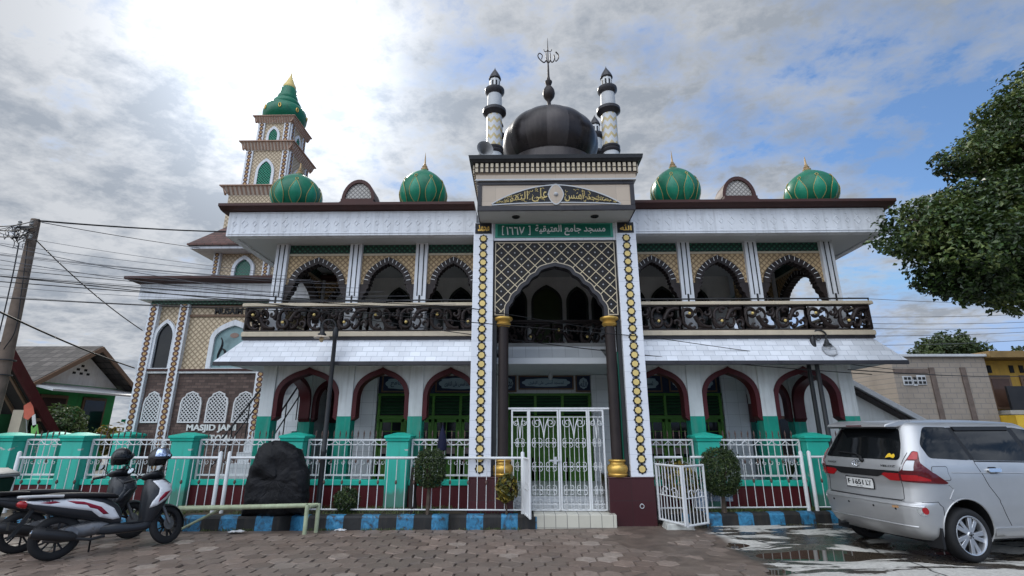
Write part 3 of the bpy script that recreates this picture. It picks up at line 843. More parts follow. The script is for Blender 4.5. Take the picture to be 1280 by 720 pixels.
# --- upper colonnade
UY = 10.36
def upper_column(x, y, w=.27, d=.27, axis='y'):
    c = MB(); c.box(x - w / 2, x + w / 2, y, y + d, 3.55, 5.70); o = mk('upper_column', c, FASC, bevel=.008)
    f = MB()
    for q in (-.055, .055): f.box(x + q - .012, x + q + .012, y - .004, y + .01, 4.45, 5.66)
    f.box(x - .02, x + .02, y - .005, y + .01, 4.28, 4.47)
    f.build('groove', BLACK, o, smooth=0)
for sgn in (-1, 1):
    for q in OFFS: upper_column(CX + sgn * q, UY)
    for y in (12.55, 14.6, 16.6): upper_column(CX + sgn * 6.1, y)
def lobed(curve, amp, n):
    """scallop a polyline with n lobes"""
    L = [0]
    for p, q in zip(curve, curve[1:]): L.append(L[-1] + math.dist(p, q))
    out = []; m = n * 8
    for i in range(m + 1):
        s_ = L[-1] * i / m; j = min(len(L) - 2, max(0, next((k for k in range(len(L) - 1) if L[k + 1] >= s_), len(L) - 2)))
        t = (s_ - L[j]) / max(1e-9, L[j + 1] - L[j]); p = (lerp(curve[j][0], curve[j + 1][0], t), lerp(curve[j][1], curve[j + 1][1], t))
        a, b = curve[j], curve[j + 1]; tx, tz = b[0] - a[0], b[1] - a[1]; ln = math.hypot(tx, tz) or 1
        d = amp * (1 - abs(math.sin(PI * n * i / m)))
        out.append((p[0] - tz / ln * d, p[1] + tx / ln * d))
    return out
def upper_bay(x0, x1, y0, y1, axis='y', relief=TAN):
    c = (x0 + x1) / 2; W = (x1 - x0) / 2; a = W - .075
    zs, za = 4.74, 5.38
    outer = pointed(c, a, zs, za); band = .135
    inner = lobed(pointed(c, a - band, zs, za - band * 1.1), .022, 17)
    p = MB(); p.prism([(c + W, 5.42), (c + W, 4.50)] + [(c + a + .01, 4.58)] + outer + [(c - a - .01, 4.58), (c - W, 4.50), (c - W, 5.42)], y0 + .03, y1 - .03, axis)
    o = mk('arch_panel', p, relief, smooth=30)
    s = MB()
    n = len(inner); oo = []
    L = [0]
    for q, r_ in zip(outer, outer[1:]): L.append(L[-1] + math.dist(q, r_))
    for i in range(n):
        t = L[-1] * i / (n - 1); j = next((k for k in range(len(L) - 1) if L[k + 1] >= t - 1e-9), len(L) - 2); u = (t - L[j]) / (L[j + 1] - L[j])
        oo.append((lerp(outer[j][0], outer[j + 1][0], u), lerp(outer[j][1], outer[j + 1][1], u)))
    s.strip(oo, inner, y0 - .015, y1 + .015, axis)
    for sg in (1, -1):                                          # stepped corbels at the springing
        e = c + sg * W
        s.prism([(e, 4.74), (e - sg * (W - a + band - .02), 4.74), (e - sg * .20, 4.66), (e - sg * .155, 4.62), (e - sg * .15, 4.55), (e - sg * .09, 4.50), (e - sg * .085, 4.43), (e - sg * .03, 4.36), (e, 4.30)], y0 - .008, y1 + .008, axis)
    tk = s; tk.mi = 1; m = 16                                           # white ticks between the stones of the arch
    for i in range(1, m):
        q = oo[int(i * (n - 1) / m)]; r_ = inner[int(i * (n - 1) / m)]
        A = (lerp(q[0], r_[0], .04), lerp(q[1], r_[1], .04)); B = (lerp(q[0], r_[0], .66), lerp(q[1], r_[1], .66))
        for yy in (y0 - .016, y1 + .016):
            if axis == 'y': tk.bar((A[0], yy, A[1]), (B[0], yy, B[1]), .010, .011, up=(0, 1, 0))
            else: tk.bar((yy, A[0], A[1]), (yy, B[0], B[1]), .010, .011, up=(1, 0, 0))
    s.build('arch_band', [BROWN, WHITEP], o, smooth=30)
    b = MB()
    (b.box(x0, x1, y0 + .01, y1 - .01, 5.42, 5.47) if axis == 'y' else b.box(y0 + .01, y1 - .01, x0, x1, 5.42, 5.47)); b.build('cream_beam', CREAM, o, bevel=.004)
    g_ = MB()
    (g_.box(x0, x1, y0 + .04, y1 - .04, 5.47, 5.70) if axis == 'y' else g_.box(y0 + .04, y1 - .04, x0, x1, 5.47, 5.70)); g_.build('green_frieze', GRNORN, o, smooth=0)
for sgn in (-1, 1):
    for i in range(3):
        a, b = sorted((CX + sgn * (OFFS[i] + .135), CX + sgn * (OFFS[i + 1] - .135))); upper_bay(a, b, UY + .06, UY + .23)
    for y0, y1 in ((UY + .27, 12.55), (12.82, 14.6), (14.87, 16.6)):
        xx = CX + sgn * 6.1; upper_bay(y0, y1, xx - .08, xx + .08, 'x')
    a, b = sorted((CX + sgn * 5.0, CX + sgn * 5.965)); upper_bay(a, b, 12.6, 12.77)
# upper hall with dark arched windows
mb = MB(); mb.box(CX - 5.0, CX + 5.0, HY, 21, 3.56, 5.685); 
UPW = M('upper_wall_paint', (.72, .72, .71), .8, var=.1)
mk('upper_hall_wall', mb, UPW, smooth=0)
def dark_window(x, w_, z0, zs, za, fill):
    f = MB(); c = [(x + w_, z0)] + pointed(x, w_, zs, za, 8) + [(x - w_, z0)]
    i_ = [(x + w_ - .06, z0)] + pointed(x, w_ - .06, zs, za - .08, 8) + [(x - w_ + .06, z0)]
    f.strip(c, i_, HY - .06, HY + .02); o = mk('arched_window', f, GREENW, smooth=30)
    g_ = MB(); g_.prism(i_, HY - .02, HY - .01); g_.build('pane', fill, o, smooth=0)
GREENW = M('dark_window_frame', (.03, .035, .03), .5)
OLIVE = M('dark_olive_door', (.035, .05, .018), .45)
for sgn in (-1, 1):
    for q in (1.55, 2.35, 3.15, 4.05): dark_window(CX + sgn * q, .34, 3.62, 4.9, 5.4, DGLASS)
dark_window(CX, .42, 3.62, 4.95, 5.45, OLIVE)
for sgn in (-1, 1): dark_window(CX + sgn * .83, .30, 3.62, 4.95, 5.4, DGLASS)
# --- roof
rf = MB(); rf.box(CX - 6.95, CX + 6.95, 9.95, 21.5, 5.685, 5.74); roof = mk('roof', rf, SOFF, smooth=0)
fa = MB()
for (x0, x1) in ((CX - 7.09, CX - 1.66), (CX + 1.66, CX + 7.09)): fa.box(x0, x1, 9.80, 9.96, 5.655, 6.22)
fa.box(CX - 1.66, CX + 1.66, 9.98, 10.1, 5.69, 6.2)
for sgn in (-1, 1):
    a, b = sorted((CX + sgn * 6.94, CX + sgn * 7.09)); fa.box(a, b, 9.96, 21.6, 5.655, 6.22)
f_o = fa.build('fascia', FASC, roof, bevel=.006)
for sgn in (-1, 1):
    rl = MB()                                          # raised diamonds and rails on the fascia
    a, b = sorted((CX + sgn * 1.70, CX + sgn * 7.05))
    for z in (5.70, 6.185): rl.box(a, b, 9.788, 9.801, z, z + .016)
    n = 24
    for i in range(n):
        x = lerp(a, b, (i + .5) / n); q = .085 if i % 2 else .055
        zc = 5.945
        sq = [(x - q, zc), (x, zc + q * 1.25), (x + q, zc), (x, zc - q * 1.25)]
        sq2 = [(x + (u - x) * .72, zc + (v - zc) * .72) for u, v in sq]
        rl.strip(sq, sq2, 9.792, 9.801, closed=True)
        for dz in (-.16, .16): rl.prism([(x + q * .5 * math.cos(R(a_)), zc + dz + q * .5 * math.sin(R(a_))) for a_ in range(0, 360, 45)], 9.794, 9.801)
    rl.build('fascia_moulding', FASC, roof, smooth=0)
co_ = MB(); co_.prism([(9.80, 6.222), (9.70, 6.235), (9.64, 6.27), (9.60, 6.285), (9.60, 6.345), (9.66, 6.36), (10.4, 6.36), (10.4, 6.222)], CX - 7.24, CX - 1.70, 'x')
co_.prism([(9.80, 6.222), (9.70, 6.235), (9.64, 6.27), (9.60, 6.285), (9.60, 6.345), (9.66, 6.36), (10.4, 6.36), (10.4, 6.222)], CX + 1.70, CX + 7.24, 'x')
for sgn in (-1, 1):
    e = CX + sgn * 7.09
    co_.prism([(e - sgn * .6, 6.223), (e, 6.223), (e + sgn * .1, 6.236), (e + sgn * .14, 6.27), (e + sgn * .149, 6.285), (e + sgn * .149, 6.343), (e - sgn * .6, 6.359)], 10.4, 21.6, 'y')
co_.box(CX - 6.6, CX + 6.6, 10.38, 21.6, 6.2, 6.34)
co_.build('cornice', CORN, roof, smooth=25)
# onion domes
def onion_r(t):          # t 0..1 height, returns radius factor
    pts = [(0, .66), (.05, .74), (.16, .90), (.30, .99), (.42, 1.0), (.55, .955), (.68, .84), (.80, .64), (.90, .38), (.96, .19), (1, .11)]
    for (a, ra), (b, rb) in zip(pts, pts[1:]):
        if t <= b:
            u = (t - a) / (b - a); return lerp(ra, rb, u)
    return .11
def smooth_prof(fn, n=28):
    raw = [fn(i / n) for i in range(n + 1)]
    for _ in range(2): raw = [raw[0]] + [(raw[i - 1] + 2 * raw[i] + raw[i + 1]) / 4 for i in range(1, n)] + [raw[-1]]
    return raw
ONR = smooth_prof(onion_r)
def onr(t):
    i = min(27, max(0, int(t * 28))); return lerp(ONR[i], ONR[i + 1], t * 28 - i)
BRONZE = M('dull_bronze', (.36, .25, .13), .5, metal=.3)
DGOLD = M('dull_gold_line', (.40, .32, .12), .5, metal=.2)
def green_dome(x, y, z, R_, H_, fin, parent=mosque, npet=9, rot=0, gold=True):
    d = MB(); d.lathe([(R_ * .72, -.10), (R_ * .74, -.02), (R_ * .70, .0)] + [(R_ * onr(i / 28), H_ * i / 28) for i in range(29)], (x, y, z), 40)
    o = d.build('onion_dome', DOMEG, parent, smooth=60)
    def pt(th, t, lift): 
        r = R_ * onr(t) + lift
        return (x + r * math.cos(th), y + r * math.sin(th), z + H_ * t)
    pe = MB(); tr = MB()
    for k in range(npet):
        th = 2 * PI * k / npet + rot
        tz = [.05, .12, .20, .28, .36, .43, .50, .56, .60]; hw = [.10, .19, .235, .235, .20, .145, .09, .04, 0]
        n = len(tz); V = []
        for t, h in zip(tz, hw):
            for u in (-1, -.5, 0, .5, 1): V.append(pt(th + u * h, t, .010 + .020 * (1 - abs(u)) * (1 - t)))
        pe.add(V, [(i * 5 + j, i * 5 + j + 1, i * 5 + j + 6, i * 5 + j + 5) for i in range(n - 1) for j in range(4)])
        tr.tube([pt(th - h, t, .012) for t, h in zip(tz, hw)] + [pt(th + h, t, .012) for t, h in reversed(list(zip(tz[:-1], hw[:-1])))], .0065, 5)
        tr.tube([pt(th + .06 * math.cos(a), .635 + .035 * math.sin(a), .010) for a in [2 * PI * q / 10 for q in range(10)]], .0075, 5, closed=True)
    pe.build('petal', DOMEG2, o, smooth=60); tr.build('gold_outline', DGOLD, o, smooth=60)
    if fin:
        f = MB(); f.lathe([(.085, -.02), (.09, .02), (.055, .05), (.065, .08), (.035, .11), (.040, .13), (.022, .16), (.016, .28), (.002, fin)], (x, y, z + H_), 14); f.build('finial', BRONZE, o)
    return o
green_dome(CX - 5.9, 10.3, 6.44, .55, .98, .10, rot=.2)
green_dome(CX - 2.95, 10.3, 6.44, .54, 1.06, .46, rot=.35)
green_dome(CX + 2.85, 10.3, 6.44, .54, 1.06, .46, rot=.1)
green_dome(CX + 5.93, 10.3, 6.44, .55, .96, .36, rot=.3)
LUN = diamond_mat('lunette_relief', (.38, .36, .33), (.16, .15, .14), .10, .6, .15)
for xx in (CX - 4.33, CX + 4.12):
    g_ = MB(); g_.prism([(xx - .50, 6.36), (xx + .50, 6.36), (xx + .44, 6.44), (xx + .36, 6.50), (xx + .36, 6.56), (xx - .36, 6.56), (xx - .36, 6.50), (xx - .44, 6.44)], 9.86, 10.5)
    arc = [(xx + .37 * math.cos(R(a)), 6.56 + .50 * math.sin(R(a))) for a in range(0, 181, 12)]; ai = [(xx + .30 * math.cos(R(a)), 6.56 + .42 * math.sin(R(a))) for a in range(0, 181, 12)]
    g_.strip(arc, ai, 9.92, 10.4); o = mk('roof_lunette', g_, CORN, smooth=30)
    q = MB(); q.prism(ai, 9.96, 10.36); q.build('lunette_infill', LUN, o, smooth=0)
# outside stair at the left end
st = MB()
for k in range(13):
    st.box(-6.6, -5.62, 11.1 + k * .27, 11.37 + k * .27, .2, .42 + .235 * (k + 0))
mk('stair', st, WT2, smooth=0)
rr = MB()
for xx in (-6.56, -5.66):
    rr.tube([(xx, 10.9, 1.2), (xx, 14.5, 4.35)], .022, 8)
    rr.tube([(xx, 10.9, .85), (xx, 14.5, 4.0)], .016, 8)
    for k in range(7): rr.rod((xx, 10.9 + k * .6, .3 + k * .52), (xx, 10.9 + k * .6, 1.2 + k * .525), .014)
mk('stair_rail', rr, STEELD)
# ================================================================== ENTRANCE PORTICO
portico = thing('entrance_portico', 'tall tiled entrance portico with black and gold arch screen, star pillars and dark dome', 'portico', (CX, 9.5, 0))
def pk(name, mb, mats, parent=None, **kw): return mb.build(name, mats, parent or portico, **kw)
def star8(cx, cz, r, rot=0): 
    return [(cx + (r if k % 2 == 0 else r * .80) * math.cos(R(22.5 * k + rot)), cz + (r if k % 2 == 0 else r * .80) * math.sin(R(22.5 * k + rot))) for k in range(16)]
PX = 1.475                                              # pillar centre offset
for sgn in (-1, 1):
    x = CX + sgn * PX
    a, b = sorted((CX + sgn * .86, CX + sgn * 1.68))
    p = MB(); p.frustum((a - .005, b + .005, 9.485, 10.45), -.05, (a, b, 9.50, 10.45), .80); p.box(a - .008, b + .008, 9.492, 10.45, .785, .812); pl = pk('plinth', p, MARTILE, bevel=.008)
    ring = MB(); ring.tube([(x - .05 + .035 * math.cos(q), 9.478, .33 + .035 * math.sin(q)) for q in [2 * PI * i / 16 for i in range(16)]], .007, 6, closed=True); ring.rod((x - .05, 9.50, .365), (x - .05, 9.47, .365), .012)
    if sgn > 0: ring.build('iron_ring', LGREY, pl)
    p = MB(); p.box(x - .205, x + .205, 9.505, 10.42, .812, 5.80); po = pk('pillar', p, [PIL], bevel=.008)
    st_ = MB(); go = st_; n = 27
    for i in range(n):
        z = .95 + i * (5.44 - .95) / (n - 1)
        st_.prism(star8(x, z, .094, 0), 9.494, 9.506, 'y')
        go.prism([(x + .060 * math.cos(R(45 * k + 22.5)), z + .060 * math.sin(R(45 * k + 22.5))) for k in range(8)], 9.486, 9.4955, 'y', 1)
        if i < n - 1: st_.prism([(x + u, z + .0864 + v) for u, v in ((-.06, 0), (-.04, -.006), (.04, -.006), (.06, 0), (.04, .006), (-.04, .006))], 9.497, 9.506, 'y')
    st_.build('star_inlay', [BLACK, PGOLD], po, smooth=0)
    t = MB(); t.box(x - .175, x + .165, 9.488, 9.506, 5.555, 5.785); nt_ = t.build('name_tile', BLACK, po, bevel=.004)
    tx = MB(); put_text(tx, '\uFDF2' if sgn > 0 else arabic('محمد'), x - .12, x + .12, 5.60, 5.745, 9.488, .008, bold=.025); tx.build('gold_calligraphy', GOLD, nt_, smooth=0)
    # brown strip and round column inside the pillar
    xc = CX + sgn * 1.055
    c = MB(); c.lathe([(.10, 1.08), (.10, 3.66)], (xc, 9.64, 0), 24); cc = pk('round_column', c, BROWN)
    c = MB(); c.lathe([(.105, 3.60), (.14, 3.63), (.15, 3.66), (.13, 3.69), (.135, 3.71), (.175, 3.735), (.185, 3.76), (.18, 3.785), (.14, 3.80)], (xc, 9.64, 0), 28); c.build('capital', GOLD, cc)
    c = MB(); c.lathe([(.165, .812), (.18, .83), (.185, .85), (.17, .87), (.185, .90), (.19, .96), (.175, 1.00), (.135, 1.03), (.13, 1.06), (.155, 1.075), (.16, 1.09), (.15, 1.105), (.10, 1.11)], (xc, 9.64, 0), 28); c.build('gold_base', GOLD, cc)
    a, b = sorted((CX + sgn * 1.19, CX + sgn * 1.268))
    c = MB(); c.box(a, b, 9.60, 9.75, .812, 3.80); pk('dark_strip', c, STEELD, bevel=.004)
c = MB(); c.box(CX + 1.172, CX + 1.19, 9.63, 9.73, .812, 3.1); pk('green_downpipe', c, SIGNG, smooth=0)
# --- arch screen
zt, zb = 5.415, 3.80; a = 1.268; ai = 1.02
def lobes(cx, w_, z0, za):
    """five-lobed arch on each side rising to a shallow pointed crown"""
    pts = [(w_, z0), (w_, z0 + .10)]
    key = [(w_, z0 + .10), (w_ - .09, z0 + .33), (w_ - .24, z0 + .54), (w_ - .42, z0 + .73), (w_ - .62, z0 + .92), (.22, za - .06), (0, za)]
    for (p, q) in zip(key[:-2], key[1:-1]):
        mx, mz = (p[0] + q[0]) / 2, (p[1] + q[1]) / 2; dx_, dz_ = q[0] - p[0], q[1] - p[1]; l = math.hypot(dx_, dz_)
        nx_, nz_ = dz_ / l, -dx_ / l
        bulge = .032
        for k in range(1, 9):
            t = k / 8; s_ = math.sin(PI * t) * bulge
            pts.append((lerp(p[0], q[0], t) + nx_ * s_, lerp(p[1], q[1], t) + nz_ * s_))
    pts += bez((.22, za - .06), (.14, za - .035), (.05, za - .02), (0, za), 5)[1:]
    r = [(cx + x, z) for x, z in pts]
    return r + [(2 * cx - x, z) for x, z in reversed(r[:-1])]
arch = lobes(CX, ai, zb, 4.93)
SCRN = M('black_screen_paint', (.020, .018, .018), .5, var=.2)
poly = [(CX + a, zb), (CX + a, zt), (CX - a, zt), (CX - a, zb)] + list(reversed(arch))
s = MB(); s.prism(poly, 9.58, 9.76, 'y'); sc_o = pk('arch_screen', s, SCRN, smooth=30)
arch_in = inset(arch, .07); arch_in[0] = (CX + ai - .07, zb); arch_in[-1] = (CX - ai + .07, zb)
rim = MB(); rim.strip(arch, arch_in, 9.555, 9.765); rim.build('grey_rim', DARKTILE, sc_o, smooth=30)
arch_out = inset(arch, -.028); arch_out[0] = (CX + ai + .028, zb); arch_out[-1] = (CX - ai - .028, zb)
tri = MB(); tri.strip(arch_out, inset(arch, -.010), 9.566, 9.581)
tri.box(CX - a + .035, CX + a - .035, 9.566, 9.581, zt - .05, zt - .032)
for sgn in (-1, 1):
    x0, x1 = sorted((CX + sgn * (a - .035), CX + sgn * (a - .053))); tri.box(x0, x1, 9.566, 9.581, zb + .03, zt - .05)
    x0, x1 = sorted((CX + sgn * (a - .053), CX + sgn * (ai + .03))); tri.box(x0, x1, 9.567, 9.581, zb + .03, zb + .046)
tri.build('gold_border', CREAM, sc_o, smooth=0)
half = []
la = MB(); LATC = M('pale_gold_lattice', (.62, .53, .36), .5, var=.06)
low = inset(arch, -.03)
for sgn in (-1, 1):
    pl_ = [(CX, zt - .055)] + [(CX + sgn * (a - .055), zt - .055), (CX + sgn * (a - .055), zb + .05)] + [p for p in (low if sgn > 0 else list(reversed(low))) if (p[0] - CX) * sgn > .0 and p[1] > zb + .05] + [(CX, 4.965)]
    lattice(la, pl_, .195, .0145, 9.569, 9.581, angles=(45, -45), c=(CX, 4.6))
la.build('gold_lattice', LATC, sc_o, smooth=0)
stu = MB(); stp = .195; dg = stp * math.sqrt(2)
from_poly = poly
def inside(p, poly):
    c = False; n = len(poly)
    for i in range(n):
        q, r_ = poly[i], poly[(i + 1) % n]
        if (q[1] > p[1]) != (r_[1] > p[1]) and p[0] < (r_[0] - q[0]) * (p[1] - q[1]) / (r_[1] - q[1]) + q[0]: c = not c
    return c
for i in range(-30, 31):
    for j in range(-30, 31):
        p = (CX + (i + j) * dg / 2, 4.6 + (i - j) * dg / 2)
        if all(inside((p[0] + u, p[1] + v), poly) for u, v in ((.06, 0), (-.06, 0), (0, .06), (0, -.06))): stu.ball((p[0], 9.578, p[1]), .017, 8)
stu.build('white_stud', LGREY, sc_o)
# --- green sign board
s = MB(); s.box(CX - 1.268, CX + 1.268, 9.55, 9.7, 5.418, 5.80); sg_ = pk('sign_surround', s, PIL, smooth=0)
s = MB(); s.box(CX - 1.235, CX + 1.215, 9.535, 9.552, 5.475, 5.785); b_ = pk('sign_board', s, SIGNG, bevel=.004)
GREENL = M('pale_green_sign_edge', (.05, .30, .22), .4)
f = MB(); t = .022
f.box(CX - 1.235, CX + 1.215, 9.528, 9.5345, 5.475, 5.475 + t); f.box(CX - 1.235, CX + 1.215, 9.528, 9.5345, 5.785 - t, 5.785)
f.box(CX - 1.235, CX - 1.235 + .05, 9.528, 9.5345, 5.475 + t, 5.785 - t); f.box(CX + 1.165, CX + 1.215, 9.528, 9.5345, 5.475 + t, 5.785 - t); f.build('sign_edge', GREENL, b_, smooth=0)
WLET = M('white_lettering', (.66, .68, .66), .45, var=.05, bmp=0)
tx = MB(); put_text(tx, arabic('مسجد جامع العتيقية'), CX - .40, CX + 1.06, 5.515, 5.755, 9.535, .010, bold=.012)
put_text(tx, '[', CX - 1.09, CX - 1.05, 5.53, 5.735, 9.535, .010); put_text(tx, arabic('١٦٦٧'), CX - 1.0, CX - .62, 5.535, 5.715, 9.535, .010, bold=.01); put_text(tx, ']', CX - .54, CX - .50, 5.53, 5.735, 9.535, .010)
tx.build('sign_lettering', WLET, b_, smooth=0)
# --- projecting box with the calligraphy lunette
bx = MB(); bx.box(CX - 1.545, CX + 1.545, 8.93, 11.7, 5.802, 6.43); box = pk('canopy_box', bx, SOFF, bevel=.006)
f = MB(); y0, y1 = 8.895, 8.929; X = 1.56
f.box(CX - X, CX + X, y0, y1, 5.79, 5.90); f.box(CX - X, CX + X, y0, y1, 6.355, 6.432); f.box(CX - X, CX - X + .085, y0 + .001, y1, 5.90, 6.355); f.box(CX + X - .085, CX + X, y0 + .001, y1, 5.90, 6.355)
for sgn in (-1, 1):
    p_, q_ = sorted((CX + sgn * 1.546, CX + sgn * 1.562)); f.box(p_, q_, 8.93, 11.7, 5.79, 5.90); f.box(p_, q_, 8.93, 11.7, 6.355, 6.432); f.box(p_, q_, 8.93, 9.0, 5.90, 6.355)
f.build('dark_frame', DARKTILE, box, bevel=.006)
p = MB(); p.box(CX - X + .085, CX + X - .085, 8.915, 8.929, 5.90, 6.355); p.build('beige_panel', BEIGE, box, smooth=0)
lun = [(CX + 1.27, 5.925)] + bez((1.27 + CX, 5.925), (CX + .95, 6.15), (CX + .45, 6.325), (CX, 6.335), 14)[1:] ; lun = lun + [(2 * CX - x, z) for x, z in reversed(lun[:-1])]
sag = [(x, z) for x, z in bez((CX - 1.27, 5.925), (CX - .5, 5.985), (CX + .5, 5.985), (CX + 1.27, 5.925), 14)][1:-1]
l_ = MB(); l_.prism(lun + sag, 8.899, 8.9145)
YCAL = M('yellow_lettering', (.50, .39, .16), .4, var=.06, bmp=0)
fl = l_; l_.mi = 1; rnd = random.Random(5)                # small yellow flourishes that fill the black ground
for sgn in (-1, 1):
    for k in range(40):
        u = rnd.uniform(.16, .93); x = CX + sgn * u * 1.27; top = 5.945 + .385 * (1 - u ** 1.9)
        z = rnd.uniform(5.975, max(5.98, top - .03)); q = rnd.uniform(0, 6.28); r_ = rnd.uniform(.016, .034)
        fl.tube([(x + r_ * math.cos(q + t), 8.8965, z + r_ * math.sin(q + t)) for t in (0, .7, 1.4, 2.1, 2.8)], .0055, 5)
lo_ = l_.build('lunette', [BLACK, YCAL], box, smooth=30)
e = MB(); e.strip(lun, inset(lun, -.022), 8.891, 8.9145); sg2 = [lun[-1]] + sag + [lun[0]]; e.strip(sg2, inset(sg2, -.022), 8.8915, 8.9145)
e.build('white_edging', LGREY, lo_, smooth=0)
al = [(CX + .145 * math.cos(R(q)) * (1 - .25 * abs(math.sin(R(q)))), 6.135 + .205 * math.sin(R(q))) for q in range(0, 360, 12)]
e = MB(); e.prism(al, 8.888, 8.8985); e.strip([(CX + (x - CX) * 1.12, 6.135 + (z - 6.135) * 1.12) for x, z in al], al, 8.884, 8.8985, closed=True, mi=1); ro = e.build('centre_rosette', [BEIGE, LGREY], lo_, smooth=0)
e = MB(); e.ball((CX, 8.888, 6.135), .045, 12); e.build('silver_boss', LGREY, ro)
def fitarch(sgn):
    def fn(x, z):
        u = abs(x - CX) / 1.27; top = 5.945 + .385 * (1 - u ** 1.9); bot = 5.965 + .015 * (1 - u)
        return (x, bot + (z - 5.96) / .36 * (top - bot - .03))
    return fn
tx = MB(); put_text(tx, arabic('لمسجد أسس'), CX + .17, CX + 1.08, 5.96, 6.32, 8.899, .010, bold=.0, warp=fitarch(1))
put_text(tx, arabic('على التقوى'), CX - 1.08, CX - .17, 5.96, 6.32, 8.899, .010, bold=.0, warp=fitarch(-1))
tx.build('yellow_calligraphy', YCAL, lo_, smooth=0)
for sgn in (-1, 1):
    d = MB(); d.lathe([(.075, .004), (.085, 0), (.075, -.014), (.045, -.016), (.04, .0)], (CX + sgn * .80, 9.22, 5.80), 18); d.build('downlight', BLACK, box)
# --- flared cornice with dentils
c = MB()
def ring(x, yf, z): return (CX - x, CX + x, yf, 11.75)
prof = [(1.565, 8.89, 6.434), (1.60, 8.86, 6.46), (1.60, 8.86, 6.56), (1.62, 8.835, 6.58)]
for (x0, y0, z0), (x1, y1, z1) in zip(prof, prof[1:]): c.frustum(ring(x0, y0, 0), z0, ring(x1, y1, 0), z1)
cor = pk('portico_cornice', c, BEIGE, smooth=20)
c = MB(); c.box(CX - 1.605, CX + 1.605, 8.853, 11.74, 6.432, 6.466); c.build('white_line', LGREY, cor, smooth=0)
c = MB(); c.box(CX - 1.63, CX + 1.63, 8.84, 11.75, 6.58, 6.80); c.build('dentil_back', BROWN, cor, smooth=0)
c = MB(); n = 32
for i in range(n):
    x = lerp(CX - 1.58, CX + 1.58, i / (n - 1))
    c.box(x - .028, x + .028, 8.812, 8.8395, 6.60, 6.68); c.box(x - .028, x + .028, 8.80, 8.8395, 6.70, 6.785)
for sgn in (-1, 1):
    for i in range(22):
        y = 8.9 + i * .1; p_, q_ = sorted((CX + sgn * 1.6305, CX + sgn * 1.66)); c.box(p_, q_, y - .028, y + .028, 6.60, 6.68); c.box(p_, q_, y - .028, y + .028, 6.70, 6.785)
c.build('gold_dentil', CREAM, cor, smooth=0)
c = MB(); c.frustum(ring(1.66, 8.79, 0), 6.80, ring(1.72, 8.745, 0), 6.85); c.frustum(ring(1.73, 8.735, 0), 6.851, ring(1.745, 8.72, 0), 6.93); c.frustum(ring(1.74, 8.725, 0), 6.931, ring(1.70, 8.76, 0), 6.955); c.build('dark_coping', STEELD, cor, smooth=20)
# --- the dark dome
DOMEB = M('dark_bronze_sheet', (.036, .031, .031), .30, metal=.35, var=.25, scale=1.2, bmp=.05, streak=.3, dirt=(.09, .08, .075))
DY = 10.2
def dome_prof(t): 
    a = lerp(-38, 90, t); r = 1.115 * math.cos(R(a)); z = .80 * math.sin(R(a)) if a > 0 else 1.0 * math.sin(R(a)) * .95
    if a > 60: r *= 1 - .0 * (a - 60) / 30
    return max(r, .03), z
NG = 14
d = MB(); zc = 8.04
m_ = 26; nn = NG * 6
V = []
for i in range(m_ + 1):
    r, z = dome_prof(i / m_)
    for k in range(nn):
        u = (k % 6) / 6; sc_ = 1 - .020 * (1 - math.sin(PI * u)) ** 1.0
        th = 2 * PI * k / nn + .1; V.append((CX + r * sc_ * math.cos(th), DY + r * sc_ * math.sin(th), zc + z))
d.add(V, [(i * nn + k, i * nn + (k + 1) % nn, (i + 1) * nn + (k + 1) % nn, (i + 1) * nn + k) for i in range(m_) for k in range(nn)])
for i in range(m_):
    for k in range(nn): d.m[i * nn + k] = ((k // 6) * 7 % 3)
dome = pk('dome', d, [DOMEB, M('bronze_sheet_worn', (.056, .049, .049), .36, metal=.3, var=.25, scale=1.5, bmp=.05, streak=.4, dirt=(.10, .09, .085)), M('bronze_sheet_dark', (.027, .023, .024), .28, metal=.35, var=.25, bmp=.05)], smooth=22)
c = MB(); c.lathe([(1.05, 6.9), (1.05, 7.38), (1.02, 7.42), (.98, 7.44), (.98, 7.44), (.93, 7.48), (.86, 7.52)], (CX, DY, 0), 40); c.build('dome_drum', DOMEB, dome)
f = MB(); f.lathe([(.16, 8.82), (.10, 8.95), (.05, 9.14), (.045, 9.26), (.09, 9.33), (.135, 9.40), (.15, 9.49), (.135, 9.58), (.09, 9.66), (.05, 9.71), (.085, 9.79), (.09, 9.83), (.05, 9.87), (.03, 9.98), (.018, 10.4), (.012, 10.85), (.003, 11.15)], (CX, DY, 0), 20); fin = f.build('dome_finial', BROWN, dome)
f = MB()
def cal(pts, r0=.018, r1=.010):
    P = spline([(CX + u, DY, 10.56 + v) for u, v in pts], 5); f.tube(P, [lerp(r0, r1, i / (len(P) - 1)) for i in range(len(P))], 7)
cal([(.20, .15), (.255, .07), (.26, -.04), (.20, -.13), (.185, -.09)]); cal([(.15, .06), (.165, -.06), (.11, -.155), (.065, -.10), (.055, .13)], .016, .013)
cal([(.055, -.10), (.02, -.165), (-.03, -.13), (-.05, .13)], .016, .013); cal([(-.045, -.10), (-.10, -.16), (-.19, -.08), (-.25, .03), (-.21, .12), (-.14, .05), (-.16, -.06)], .016, .012)
cal([(-.10, .23), (-.08, .175), (-.03, .17), (0, .215), (.03, .17), (.08, .175), (.10, .23)], .010, .010)
f.build('metal_calligraphy', BROWN, fin, smooth=60)
